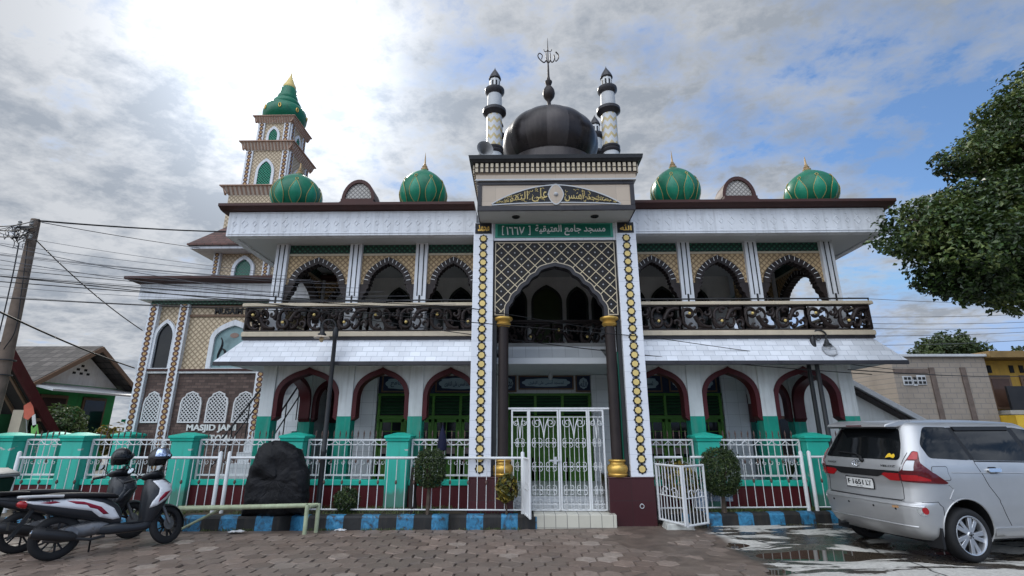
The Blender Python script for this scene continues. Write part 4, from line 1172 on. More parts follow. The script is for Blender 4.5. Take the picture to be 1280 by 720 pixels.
# --- four small minarets on the corners
CHEV = None
def chevmat():
    m, nt, b, tc = base_mat('chevron_tile')
    at = _n(nt, 'ShaderNodeTexCoord'); spx = _n(nt, 'ShaderNodeSeparateXYZ'); nt.links.new(tc.outputs['Object'], spx.inputs[0])
    def mth(op, a, c=None):
        n = _n(nt, 'ShaderNodeMath', operation=op)
        for i, v in enumerate((a, c)):
            if v is None: continue
            if isinstance(v, (int, float)): n.inputs[i].default_value = v
            else: nt.links.new(v, n.inputs[i])
        return n.outputs[0]
    th = mth('ARCTAN2', spx.outputs[1], spx.outputs[0])
    zig = mth('PINGPONG', mth('MULTIPLY', th, 8 / (2 * PI)), .5)
    v = mth('FRACT', mth('MULTIPLY', mth('ADD', spx.outputs[2], mth('MULTIPLY', zig, .17)), 1 / .20))
    f = ramp(nt, v, [(.0, 0), (.03, 1), (.40, 1), (.43, 0)])
    c = mixc(nt, f, (.50, .51, .52), (.45, .36, .18)); nt.links.new(c, b.inputs['Base Color']); b.inputs['Roughness'].default_value = .35
    return m
CHEV = chevmat()
s2 = MB(); s2.lathe([(.19, -.4), (.19, .24), (.188, .25)], (0, 0, 0), 26); mroot = s2.build('corner_minaret', LGREY, portico, world=False, smooth=40)
c = MB(); c.lathe([(.186, .40), (.186, 1.18)], (0, 0, 0), 32); c.build('chevron_shaft', CHEV, mroot, world=False)
c = MB(); c.lathe([(.19, .23), (.215, .25), (.225, .29), (.20, .32), (.22, .345), (.22, .38), (.19, .40)], (0, 0, 0), 28)
c.build('ring_gallery', DARKTILE, mroot, world=False); c = MB(); c.lathe([(.187, 1.16), (.23, 1.20), (.285, 1.25), (.285, 1.315), (.25, 1.34), (.17, 1.345)], (0, 0, 0), 28)
c.build('ring_gallery', DARKTILE, mroot, world=False); c = MB(); c.lathe([(.172, 1.70), (.20, 1.74), (.24, 1.79), (.24, 1.85), (.19, 1.875), (.13, 1.88)], (0, 0, 0), 28); c.build('ring_gallery', DARKTILE, mroot, world=False)
c = MB(); c.lathe([(.185, 1.30), (.172, 1.74)], (0, 0, 0), 26); c.build('upper_shaft', LGREY, mroot, world=False)
c = MB(); c.lathe([(.13, 1.87), (.13, 2.10), (.125, 2.13)], (0, 0, 0), 8); c.build('lantern', WMET, mroot, world=False, smooth=20)
c = MB()
for k in range(8):
    a_ = R(45 * k + 22.5); c.box(-.022, .022, -.124, -.118, 1.92, 2.06); 
    for q in range(-8, 0): 
        v = Vector(c.v[q]); c.v[q] = tuple(Matrix.Rotation(a_, 4, 'Z') @ v)
c.build('lantern_opening', BLACK, mroot, world=False, smooth=0)
c = MB(); c.lathe([(.135, 2.12), (.155, 2.14), (.15, 2.17), (.125, 2.23), (.08, 2.31), (.035, 2.38), (.012, 2.42), (.003, 2.46)], (0, 0, 0), 20); c.build('pointed_cap', DARKTILE, mroot, world=False)
for i, (x, y) in enumerate(((-1.265, 9.32), (1.235, 9.32), (-1.27, 11.1), (1.235, 11.1))):
    o = mroot if i == 0 else dup(mroot, portico)
    o.location = (x, y - 9.5, 7.06); o.scale = (.9, .9, 1)
s = MB(); s.box(CX - 1.6, CX + 1.6, 8.95, 11.7, 6.93, 6.97); pk('portico_roof', s, GREY, smooth=0)
# white-tiled step in the entrance
s = MB(); s.box(.22, 1.66, 9.33, 10.0, -.05, .212); stp_o = s.build('entrance_step', tile_mat('cream_step_tile', (.56, .53, .44), (.20, .19, .17), .2, .25, .006, .25, .08, 0, 'xz', .3, .3), None, bevel=.01)
tag(stp_o, 'cream tiled step in front of the white iron gate', 'step')
# horn loudspeakers on the portico roof
HORNM = M('weathered_grey_horn', (.24, .24, .24), .6, var=.2)
def horn(x, y, z, rz, label, k=1):
    t = thing('horn_loudspeaker', label, 'loudspeaker', (x, y, z), rz, 'loudspeakers on the portico roof')
    t.scale = (k, k, k)
    b = MB(); b.lathe([(.05, .0), (.06, .10), (.09, .20), (.15, .28), (.20, .32), (.205, .335), (.19, .33), (.12, .26), (.05, .15), (.02, .10)], (0, 0, 0), 24)
    b.xf(Matrix.Translation((0, 0, .24)) @ Matrix.Rotation(R(90), 4, 'X')); b.build('horn', HORNM, t, world=False)
    b = MB(); b.lathe([(.07, -.12), (.08, -.10), (.08, .0), (.05, .02)], (0, 0, 0), 18); b.xf(Matrix.Translation((0, 0, .24)) @ Matrix.Rotation(R(90), 4, 'X')); b.build('driver', GREY, t, world=False)
    b = MB(); b.rod((0, 0, 0), (0, 0, .2), .02, 8); b.box(-.06, .06, -.05, .05, .0, .02); b.build('bracket', STEELD, t, world=False)
horn(CX - 1.52, 9.15, 6.97, R(20), 'grey horn loudspeaker beside the left minaret on the portico roof', .85)
horn(CX + 1.58, 10.0, 6.97, R(-10), 'smaller grey horn loudspeaker behind the right minaret on the portico roof', .6)
# ================================================================== ANNEX AND MINARET TOWER
AY = 13.0
annex = thing('annex_hall', 'tan and dark brick annex with lattice windows and gold chain pilasters left of the mosque', 'building', (-8.5, AY, .2))
def ak(name, mb, mats, parent=None, **kw): return mb.build(name, mats, parent or annex, **kw)
DBRICK = tile_mat('dark_stone_brick', (.088, .046, .035), (.04, .026, .022), .17, .075, .006, .65, .45, .5, 'xz', .5, .35, (.135, .085, .068))
DBRICKY = tile_mat('dark_stone_brick_side', (.085, .055, .048), (.035, .026, .024), .17, .075, .006, .6, .45, .5, 'yz', .5, .35, (.15, .11, .095))
OCHRE = M('ochre_paint', (.46, .29, .12), .5, var=.15)
BRN = M('red_brown_paint', (.11, .045, .028), .5, var=.15)
w = MB(); w.box(-10.15, -6.72, AY, 22, .2, 3.10); ak('lower_wall', w, DBRICK, smooth=0)
w = MB(); w.box(-10.15, -6.72, AY + .02, 22, 3.10, 5.05); ak('upper_wall', w, TAN2, smooth=0)
w = MB(); w.box(-6.72, -4.5, 17.4, 22, .2, 5.0); ak('rear_wall', w, WALL, smooth=0)
b = MB(); b.box(-9.9, -6.75, AY - .06, AY + .1, 3.06, 3.12, 0); b.box(-9.9, -6.75, AY - .09, AY + .1, 3.12, 3.17, 1); ak('floor_band', b, [WMET, CORN], bevel=.005)
def chain_pilaster(x, z0, z1, y, w_=.30, parent=None, n=None, axis='y'):
    p = MB(); p.box(x - w_ / 2, x + w_ / 2, y - .10, y + .15, z0, z1); o = p.build('pilaster', FASC, parent or annex, bevel=.006)
    q = MB(); k = int((z1 - z0) / (w_ * .52)); st = (z1 - z0) / k; r_ = w_ * .25
    for i in range(k):
        zc = z0 + (i + .5) * st
        q.strip([(x + r_ * 1.25 * math.cos(a), zc + st * .5 * math.sin(a)) for a in [PI * j / 6 for j in range(12)]], [(x + r_ * .8 * math.cos(a), zc + st * .33 * math.sin(a)) for a in [PI * j / 6 for j in range(12)]], y - .112, y - .098, closed=True, mi=0)
        q.prism([(x + r_ * .66 * math.cos(a), zc + st * .27 * math.sin(a)) for a in [PI * j / 5 for j in range(10)]], y - .109, y - .098, mi=1)
    q.build('gold_chain', [BRN, OCHRE], o, smooth=0); return o
for x in (-10.02, -9.18, -6.82): chain_pilaster(x, .25, 5.0, AY, .26)
LATW = M('white_lattice', (.62, .62, .62), .5, var=.06)
def lattice_window(x, hw, z0, z1, y, parent):
    c = [(x + hw, z0)] + [(x + px_ * hw, z0 + (z1 - z0) * pz) for px_, pz in ((1, .62), (.88, .78), (.62, .84), (.56, .92), (.2, .97), (0, 1), (-.2, .97), (-.56, .92), (-.62, .84), (-.88, .78), (-1, .62))] + [(x - hw, z0)]
    i_ = [(x + (q[0] - x) * .86, z0 + .03 + (q[1] - z0) * .92) for q in c]
    m = MB(); m.strip(c, i_, y - .04, y + .01, closed=True); lattice(m, i_, .068, .019, y - .03, y - .005); o = m.build('lattice_window', LATW, parent, smooth=0)
    g_ = MB(); g_.prism(i_, y - .008, y - .003); g_.build('dark_backing', DARKIN, o, smooth=0); return o
lattice_window(-9.60, .23, 1.80, 2.60, AY, annex)
for x in (-8.58, -7.88, -7.18): lattice_window(x, .28, 1.80, 2.60, AY, annex)
lattice_window(-6.1, .28, 2.0, 2.9, 17.4, annex)
def arched_window(x, hw, z0, zs, za, y, parent, fill, border=.09, frame=FASC, fillname='pane'):
    c = [(x + hw, z0)] + pointed(x, hw, zs, za, 8) + [(x - hw, z0)]
    k = hw - border; i_ = [(x + k, z0 + .02)] + pointed(x, k, zs, za - border * 1.3, 8) + [(x - k, z0 + .02)]
    m = MB(); m.strip(c, i_, y - .09, y + .01, closed=True); o = m.build('arched_window', frame, parent, smooth=30)
    g_ = MB(); g_.prism(i_, y - .02, y - .012); g_.build(fillname, fill, o, smooth=0); return o, i_
arched_window(-9.60, .30, 3.18, 4.0, 4.52, AY + .02, annex, DGLASS, .075)
o, ip = arched_window(-7.73, .62, 3.18, 3.95, 4.50, AY + .02, annex, M('pale_mural_glass', (.20, .30, .31), .15, var=.35, scale=2.5, bmp=0), .12)
m = MB(); lead = [bez((-8.05, 3.35), (-8.2, 3.6), (-7.9, 3.75), (-8.08, 4.02), 10), bez((-8.0, 3.5), (-7.85, 3.55), (-7.9, 3.7), (-8.02, 3.72), 8), bez((-7.95, 3.4), (-8.1, 3.42), (-8.12, 3.3), (-8.0, 3.26), 8)]
for c in lead: m.tube([(p[0], AY - .004, p[1]) for p in c], [.012 + .022 * math.sin(PI * i / (len(c) - 1)) for i in range(len(c))], 6)
m.build('black_leaf_motif', BLACK, o)
m = MB(); m.prism([(-7.73 + .12 * math.cos(a), 4.08 + .07 * math.sin(a)) for a in [PI * j / 8 for j in range(16)]], AY - .008, AY - .001); m.build('mural_spot', M('mural_brown', (.25, .17, .14), .5), o, smooth=0)
t = MB(); t.box(-9.05, -6.9, AY - .02, AY + .03, 4.60, 4.66); t.box(-9.05, -6.9, AY - .02, AY + .03, 4.86, 4.92); ak('text_band', t, FRAMEB, smooth=0)
t = MB(); put_text(t, 'MUSAIM KE', -8.38, -7.30, 4.67, 4.84, AY + .02, .03, bold=.025, shear=.0); ak('dark_lettering', t, BLACK, smooth=0)
t = MB(); put_text(t, 'MASJID JAMI', -8.58, -7.30, 1.56, 1.76, AY, .03, bold=.03, shear=-.05); put_text(t, "ATTIQ'IYYAH", -8.62, -7.28, 1.31, 1.51, AY, .03, bold=.03, shear=-.05); ak('white_lettering', t, WLET, smooth=0)
# eave of the annex
e = MB(); e.box(-10.36, -4.4, 12.70, 23, 5.02, 5.46); ev = ak('eave_fascia', e, FASC, bevel=.008)
e = MB(); e.box(-10.1, -6.8, 12.88, 13.05, 4.93, 5.02); e.build('green_frieze', GRNORN, ev, smooth=0)
e = MB(); 
e.frustum((-10.40, -4.4, 12.66, 23), 5.461, (-10.64, -4.4, 12.42, 23.2), 5.53); e.frustum((-10.64, -4.4, 12.42, 23.2), 5.531, (-10.64, -4.4, 12.42, 23.2), 5.60); e.build('cornice', CORN, ev, smooth=0)
# upper tier with hipped roof
w = MB(); w.box(-10.0, -6.2, 15, 20, 5.6, 7.22); ut = ak('upper_tier', w, TAN2, smooth=0)
for x in (-9.85, -8.2, -7.3): chain_pilaster(x, 5.62, 7.15, 15.0, .22, ut)
GLAT = GRNORN
GLATB = diamond_mat('green_lattice_glass', (.008, .05, .035), (.03, .22, .14), .10, .35, .16, (.01, .06, .04))
arched_window(-8.95, .36, 6.0, 6.6, 7.08, 15, ut, GLATB, .10)
e = MB(); e.box(-10.5, -5.2, 14.5, 21, 7.16, 7.26); hf = ut_r = ak('hip_fascia', e, FASC, bevel=.006)
RTILE = tile_mat('brown_roof_tile', (.10, .045, .035), (.03, .018, .015), .25, .12, .012, .7, .35, .5, 'xy', .6, .4)
e = MB(); e.frustum((-10.57, -5.1, 14.42, 21.1), 7.261, (-10.57, -5.1, 14.42, 21.1), 7.32); e.frustum((-10.55, -5.1, 14.44, 21.1), 7.321, (-9.9, -8.2, 15.6, 18.5), 8.5); e.build('hip_roof', RTILE, hf, smooth=0)

tower = thing('minaret_tower', 'tall tan square minaret tower with stepped cornices and green crown behind the annex', 'minaret', (-9.4, 16.9, 7.0))
def tk_(name, mb, mats, parent=None, **kw): return mb.build(name, mats, parent or tower, **kw)
PALEC = M('pale_pink_cream', (.60, .52, .44), .6, streak=.2)
PINKB = M('pinkish_brown', (.36, .235, .175), .6)
TX, TY = -9.42, 16.95
TANY = TAN2
def tier(h, z0, z1, wh):
    w = MB(); w.box(TX - h, TX + h, TY - h, TY + h, z0, z1); o = tk_('tower_wall', w, TAN2, smooth=0)
    return o
def four(fn):          # build a facing on the front (-Y) side and turn it round the tower
    for k in range(4): fn(Matrix.Translation((TX, TY, 0)) @ Matrix.Rotation(R(90 * k), 4, 'Z') @ Matrix.Translation((-TX, -TY, 0)))
def facing(h, z0, z1, zs, za, whw, parent):
    def fn(Mx):
        y = TY - h
        c = [(TX + whw, z0)] + pointed(TX, whw, zs, za, 8) + [(TX - whw, z0)]
        k = whw - .09; i_ = [(TX + k, z0 + .03)] + pointed(TX, k, zs, za - .12, 8) + [(TX - k, z0 + .03)]
        m = MB(); m.strip(c, i_, y - .05, y + .01, closed=True); m.xf(Mx); o = m.build('arched_window', FASC, parent, smooth=30)
        g_ = MB(); lattice(g_, i_, .075, .028, y - .03, y - .006); g_.xf(Mx); g_.build('green_lattice', TEALG, o, smooth=0)
        g_ = MB(); g_.prism(i_, y - .009, y - .003); g_.xf(Mx); g_.build('pane', GDARK, o, smooth=0)
        for sg in (-1, 1):
            x = TX + sg * (h - .13); w_ = .24
            p = MB(); p.box(x - w_ / 2, x + w_ / 2, y - .045, y + .01, z0, z1); p.xf(Mx); po = p.build('pilaster', FASC, parent, smooth=0)
            q = MB(); kk = int((z1 - z0) / .155); st = (z1 - z0) / kk; r_ = .06
            for i in range(kk):
                zc = z0 + (i + .5) * st
                q.strip([(x + r_ * 1.3 * math.cos(a), zc + st * .5 * math.sin(a)) for a in [PI * j / 5 for j in range(10)]], [(x + r_ * .75 * math.cos(a), zc + st * .30 * math.sin(a)) for a in [PI * j / 5 for j in range(10)]], y - .057, y - .044, closed=True, mi=0)
                q.prism([(x + r_ * .62 * math.cos(a), zc + st * .25 * math.sin(a)) for a in [PI * j / 4 for j in range(8)]], y - .054, y - .044, mi=1)
            q.xf(Mx); q.build('gold_chain', [BRN, OCHRE], po, smooth=0)
    four(fn)
TEALG = M('green_lattice_paint', (.012, .20, .12), .4, var=.15); GDARK = M('dark_green_glass', (.004, .03, .02), .2, bmp=0)
def tcornice(h, z, oh, hh, parent):
    c = MB(); c.frustum((TX - h - .03, TX + h + .03, TY - h - .03, TY + h + .03), z, (TX - h - oh * .8, TX + h + oh * .8, TY - h - oh * .8, TY + h + oh * .8), z + hh * .8)
    o = c.build('tower_cornice', PALEC, parent, smooth=0)
    c = MB(); e = h + oh; c.box(TX - e, TX + e, TY - e, TY + e, z + hh * .8 + .001, z + hh * .93); c.build('brown_capping', PINKB, o, bevel=.006)
    c = MB(); n = 16
    for k in range(4):
        q = MB()
        for i in range(n):
            u = lerp(-h - oh * .55, h + oh * .55, i / (n - 1)); y0 = TY - h - .04; y1 = TY - h - oh * .8 - .012
            q.add([(TX + u - .03, y0 - .02, z + .02), (TX + u + .03, y0 - .02, z + .02), (TX + u + .03, y1, z + hh * .78), (TX + u - .03, y1, z + hh * .78), (TX + u - .03, y0 + .03, z + .02), (TX + u + .03, y0 + .03, z + .02), (TX + u + .03, y1 + .05, z + hh * .78), (TX + u - .03, y1 + .05, z + hh * .78)],
                  [(0, 1, 2, 3), (7, 6, 5, 4), (0, 4, 5, 1), (1, 5, 6, 2), (2, 6, 7, 3), (3, 7, 4, 0)])
        q.xf(Matrix.Translation((TX, TY, 0)) @ Matrix.Rotation(R(90 * k), 4, 'Z') @ Matrix.Translation((-TX, -TY, 0))); c.add(q.v, q.f)
    c.build('corbel', PINKB, o, smooth=0); return o
t0 = tier(1.05, 7.0, 9.75, 0); tcornice(1.02, 9.72, .28, .34, tower)
t1 = tier(.80, 10.05, 11.75, 0); facing(.80, 10.06, 11.66, 10.75, 11.35, .34, t1); tcornice(.80, 11.68, .24, .34, tower)
t2 = tier(.62, 12.0, 13.05, 0); facing(.62, 12.02, 12.98, 12.42, 12.85, .25, t2); tcornice(.62, 12.98, .20, .28, tower)
d = MB(); d.lathe([(.55, 13.2), (.60, 13.26), (.74, 13.40), (.81, 13.58), (.82, 13.74), (.77, 13.92), (.66, 14.06), (.55, 14.12)], (TX, TY, 0), 36); td = tk_('crown', d, DOMEG, smooth=60)
d = MB(); d.lathe([(.50, 14.08), (.54, 14.14), (.55, 14.24), (.47, 14.38), (.38, 14.46)], (TX, TY, 0), 30); d.lathe([(.36, 14.42), (.385, 14.48), (.38, 14.58), (.32, 14.72), (.30, 14.95), (.24, 15.05)], (TX, TY, 0), 24); d.build('crown_tier', DOMEG, td, smooth=60)
d = MB(); d.lathe([(.22, 15.0), (.25, 15.06), (.24, 15.16), (.16, 15.32), (.10, 15.5), (.05, 15.62), (.004, 15.85)], (TX, TY, 0), 18); d.build('gold_tip', PGOLD, td)
d = MB()
for k in range(8):
    th = 2 * PI * k / 8 + .2
    d.tube([(TX + .835 * math.cos(th + .05 * math.cos(a)) , TY + .835 * math.sin(th + .05 * math.cos(a)), 13.70 + .09 * math.sin(a)) for a in [PI * q / 5 for q in range(10)]], .016, 5, closed=True)
d.build('gold_ring', GOLD, td)
# ================================================================== FENCES, GATE AND THINGS ALONG THE STREET
FYM = 10.2
def fence_pillar(x, y, label, h=1.375, w_=.42):
    t = thing('fence_pillar', label, 'pillar', (x, y, .2), 0, 'teal pillars of the main fence')
    b = MB(); b.frustum((-w_ / 2, w_ / 2, -w_ / 2, w_ / 2), 0, (-w_ / 2, w_ / 2, -w_ / 2, w_ / 2), h - .16); b.build('shaft', PEEL, t, world=False, bevel=.01)
    e = w_ / 2
    b = MB(); b.frustum((-e - .02, e + .02, -e - .02, e + .02), h - .158, (-e - .035, e + .035, -e - .035, e + .035), h - .10); b.frustum((-e - .05, e + .05, -e - .05, e + .05), h - .099, (-e - .05, e + .05, -e - .05, e + .05), h - .055)
    b.frustum((-e - .05, e + .05, -e - .05, e + .05), h - .0545, (-.06, .06, -.06, .06), h + .005); b.build('cap', TEAL, t, world=False, bevel=.006); return t
PILX = [-10.25, -8.84, -6.65, -4.47, -2.40, 3.62, 5.70]
LBL = ['teal fence pillar with pyramid cap at the far left street corner', 'teal fence pillar behind the parked scooters', 'patched teal fence pillar in front of the white wall lettering',
       'teal fence pillar directly behind the black boulder', 'clean teal fence pillar beside the round clipped shrub left of the portico', 'teal fence pillar behind the tall clipped shrub right of the portico', 'teal fence pillar beside the silver car']
for x, l in zip(PILX, LBL): fence_pillar(x, FYM, l, w_=.56 if x < -10 else .42)
fence_pillar(-11.2, 12.2, 'teal fence pillar farther back near the small pennants'); fence_pillar(-9.75, 12.6, 'teal fence pillar farther back beside the bushes')
TIPM = M('maroon_brown_spear', (.11, .07, .06), .5)
def fence_section(x0, x1, label, rail_peel=False):
    t = thing('fence_section', label, 'fence', ((x0 + x1) / 2, FYM, .2), 0, 'white railing sections of the main fence')
    b = MB(); b.box(x0, x1, FYM - .07, FYM + .07, .18, .60); b.build('low_wall', MAROON, t, bevel=.006)
    b = MB(); b.box(x0, x1, FYM - .09, FYM + .09, .60, .70); b.build('wall_coping', TEAL, t, bevel=.008)
    b = MB(); z0, z1 = .78, 1.44
    b.box(x0 + .03, x1 - .03, FYM - .016, FYM + .016, z0 - .016, z0 + .016); b.box(x0 + .03, x1 - .03, FYM - .016, FYM + .016, z1 - .016, z1 + .016)
    for x in (x0 + .03, x1 - .03): b.box(x - .016, x + .016, FYM - .015, FYM + .015, .70, z1 + .015)
    b.box(x0 + .03, x1 - .03, FYM - .010, FYM + .010, z1 - .10, z1 - .085)
    n = max(3, round((x1 - x0 - .06) / .125)); bb = b; sp_ = b; sc = b
    for i in range(1, n):
        x = lerp(x0 + .03, x1 - .03, i / n)
        bb.rod((x, FYM, z0), (x, FYM, z1), .0085, 6)
        sp_.lathe([(.006, 0), (.007, .05), (.016, .065), (.008, .08), (.017, .10), (.010, .14), (.001, .175)], (x, FYM, z1 + .01), 6, 1)
        if i % 2 == 0: sp_.lathe([(.006, 0), (.018, .02), (.020, .04), (.010, .07), (.001, .10)], (x, FYM - .012, z0 + .22), 6, 1)
    m = max(2, round((x1 - x0 - .06) / .25)); wd = (x1 - x0 - .06) / m
    for i in range(m):
        xc = x0 + .03 + (i + .5) * wd
        sc.tube([(xc + wd * .5 * u, FYM - .012, z1 - .015 - .085 * (1 - u * u)) for u in [-1 + .2 * k for k in range(11)]], .0075, 5)
        for zz in (z0 + .20, ):
            for sg in (-1, 1):
                sc.tube([(p[0], FYM - .012, p[1]) for p in spiral(xc + sg * wd * .22, zz + .03, .012, .045, 90, 90 + sg * 330, 12)], .006, 5)
    b.build('railing', [WMET, TIPM], t); return t
SL = ['white railing section behind the scooters at the far left', 'white railing section behind the front scooter', 'white railing section in front of the mosque name lettering', 'white railing section between the boulder pillar and the round clipped shrub', 'short white railing section between a teal pillar and the left star pillar']
for i in range(4): fence_section(PILX[i] + (.29 if i == 0 else .22), PILX[i + 1] - .22, SL[i])
fence_section(PILX[4] + .22, CX - 1.68, SL[4])
fence_section(CX + 1.68, PILX[5] - .22, 'short white railing section between the right star pillar and a teal pillar')
fence_section(PILX[5] + .22, PILX[6] - .22, 'white railing section behind the tall clipped shrub')
fence_section(PILX[6] + .22, PILX[6] + 2.4, 'white railing section hidden behind the silver car')
# iron gate
gate = thing('iron_gate', 'white wrought iron gate with four scrolled leaves closing the portico', 'gate', (.70, 9.64, .21))
def gate_leaf(x0, x1, y):
    b = MB(); z0, z1 = .235, 2.0; t = .032
    for x in (x0, x1): b.box(x - t / 2, x + t / 2, y - t / 2, y + t / 2, z0, z1)
    for z, hh in ((z0 + .01, .03), (z1 - .015, .03), (z1 - .135, .014)): b.box(x0, x1, y - .012, y + .012, z - hh / 2, z + hh / 2)
    o = b.build('gate_leaf', WMET, gate, bevel=.003)
    b = MB(); n = max(2, round((x1 - x0) / .092))
    for i in range(1, n): 
        x = lerp(x0, x1, i / n); b.rod((x, y, z0), (x, y, z1 - .135), .0062, 6)
    s = b
    m = 2 if x1 - x0 > .45 else 1
    for k in range(m):
        xc = lerp(x0, x1, (k + .5) / m) if m == 1 else lerp(x0, x1, .5); wd = (x1 - x0) / 2
    xc = (x0 + x1) / 2; wd = (x1 - x0) * .5
    for sg in (-1, 1):                                        # fleur of two large volutes at the head
        s.tube([(p[0], y - .018, p[1]) for p in spiral(xc + sg * wd * .48, 1.76, .02, .09 if wd > .2 else .055, -90, -90 + sg * 480, 26)], .007, 6)
        s.tube([(p[0], y - .012, p[1]) for p in bez((xc, 1.48), (xc + sg * .01, 1.6), (xc + sg * wd * .1, 1.70), (xc + sg * wd * .30, 1.83), 10)], .009, 6)
    for zz in (1.40, .98, .58, .34):
        cnt = 2 if wd > .2 else 1
        for c in range(cnt):
            xx = xc + (0 if cnt == 1 else (-.5 + c) * wd * .95)
            for sg in (-1, 1):
                r_ = min(.052, wd * .30)
                s.tube([(p[0], y - .018, p[1]) for p in spiral(xx + sg * r_ * 1.05, zz + .035, .014, r_ * .9, 90, 90 + sg * 400, 18)], .006, 5)
                s.tube([(p[0], y - .018, p[1]) for p in spiral(xx + sg * r_ * 1.05, zz - .035, .014, r_ * .9, -90, -90 - sg * 400, 18)], .006, 5)
        s.box(x0 + .03, x1 - .03, y - .016, y - .006, zz - .006, zz + .006)
    s.build('bars_and_scrolls', WMET, o); return o
for a, b in ((-.165, .135), (.165, .70), (.74, 1.25), (1.285, 1.55)): gate_leaf(a, b, 9.64)
b = MB(); b.box(-.30, 1.72, 9.625, 9.66, 2.006, 2.04)
for x in (.15, 1.268): b.lathe([(.028, .215), (.028, 2.005)], (x, 9.665, 0), 10)
b.build('gate_frame', WMET, gate, bevel=.003)
b = MB(); b.box(.52, .72, 9.595, 9.62, 1.07, 1.10); b.box(.60, .66, 9.590, 9.63, 1.02, 1.15); b.build('bolt', LGREY, gate, bevel=.003)
# street-side pipe railing
def pipe_fence(pts, label, z0=.27, z1=1.14, posts=(), sp_=.165, lean=0):
    t = thing('pipe_railing', label, 'railing', (pts[0][0], pts[0][1], .2))
    b = MB(); b.tube([(x, y, z1) for x, y in pts], .024, 10); b.build('top_rail', WMET, t)
    b = MB(); b.tube([(x, y, z0) for x, y in pts], .014, 8)
    c = k = b
    for (xa, ya), (xb, yb) in zip(pts, pts[1:]):
        L = math.hypot(xb - xa, yb - ya); n = max(1, round(L / sp_))
        for i in range(n + 1):
            x, y = lerp(xa, xb, i / n), lerp(ya, yb, i / n); c.rod((x, y, z0), (x + lean * .0, y, z1), .0075, 6)
            if i % 2 == 1: k.lathe([(.008, -.035), (.022, -.015), (.024, .01), (.008, .04)], (x, y, lerp(z0, z1, .52)), 8, 1)
    b.build('bars', [WMET, TIPM], t)
    for (x, y) in posts:
        p = MB(); p.lathe([(.034, .15), (.034, z1 + .09), (.02, z1 + .11), (.001, z1 + .115)], (x, y, 0), 14); p.build('post', WMET, t)
    return t
pipe_fence([(-9.25, 9.40), (-5.52, 9.44)], 'white pipe railing with thin bars running behind the scooters', posts=((-9.25, 9.40), (-5.52, 9.44)))
pipe_fence([(-5.36, 9.45), (.03, 9.43)], 'long white pipe railing with thin bars behind the boulder and round shrub', posts=((-5.36, 9.45), (.03, 9.43)))
pipe_fence([(2.47, 9.68), (3.0, 9.72)], 'short white pipe railing stub right of the portico plinth', posts=())
pipe_fence([(3.16, 9.75), (5.30, 9.86)], 'white pipe railing with thin bars behind the tall clipped shrub', posts=((5.27, 9.86),))
pipe_fence([(5.43, 9.87), (8.8, 10.0)], 'white pipe railing running behind the silver car', posts=((5.43, 9.87),))
# small swing leaf at the end of the long railing, and the folded leaf at the right
def swing(pts, label, z0=.12, z1=1.12, n=8, knob=False):
    t = thing('swing_gate', label, 'gate leaf', (pts[0][0], pts[0][1], z0))
    b = MB(); P = [(x, y) for x, y in pts]
    b.tube([(P[0][0], P[0][1], z0), (P[0][0], P[0][1], z1)], .022, 8); b.tube([(P[-1][0], P[-1][1], z0), (P[-1][0], P[-1][1], z1)], .022, 8)
    for z in (z0 + .015, z1 - .02): b.tube([(x, y, z) for x, y in P], .020, 8)
    b.tube([(x, y, lerp(z0, z1, .45)) for x, y in P], .010, 6); b.build('leaf_frame', WMET, t)
    c = MB()
    for i in range(1, n): c.rod((lerp(P[0][0], P[-1][0], i / n), lerp(P[0][1], P[-1][1], i / n), z0), (lerp(P[0][0], P[-1][0], i / n), lerp(P[0][1], P[-1][1], i / n), z1), .008, 6)
    c.build('bars', WMET, t)
    k = MB()
    for sg in (-1, 1):
        mx, my = (P[0][0] + P[-1][0]) / 2, (P[0][1] + P[-1][1]) / 2
        ux, uy = (P[-1][0] - P[0][0]), (P[-1][1] - P[0][1]); L = math.hypot(ux, uy); ux /= L; uy /= L
        k.tube([(mx + ux * (p[0]), my + uy * p[0], p[1]) for p in spiral(sg * L * .2, lerp(z0, z1, .5), .02, L * .16, 90, 90 + sg * 420, 16)], .008, 5)
    k.build('scrollwork', WMET, t); return t
swing([(.06, 9.41), (.15, 8.95)], 'narrow white gate leaf swung open beside the entrance step', z0=.20, z1=1.16)
swing([(2.46, 9.55), (2.72, 8.95)], 'white gate leaf swung outward beside the maroon plinth', z0=.10, z1=1.05)
swing([(2.76, 8.97), (3.22, 9.30)], 'folded outer white gate leaf with uneven bars by the concrete slab', z0=.08, z1=1.05, n=6)
b = MB(); b.frustum((2.45, 2.95, 9.12, 9.45), -.02, (2.48, 2.9, 9.15, 9.42), .10); o = b.build('concrete_slab', M('worn_white_concrete', (.40, .40, .37), .8, var=.3, scale=6, bmp=.6, bscale=20), None, bevel=.015)
tag(o, 'small worn concrete slab at the foot of the folded gate', 'slab')
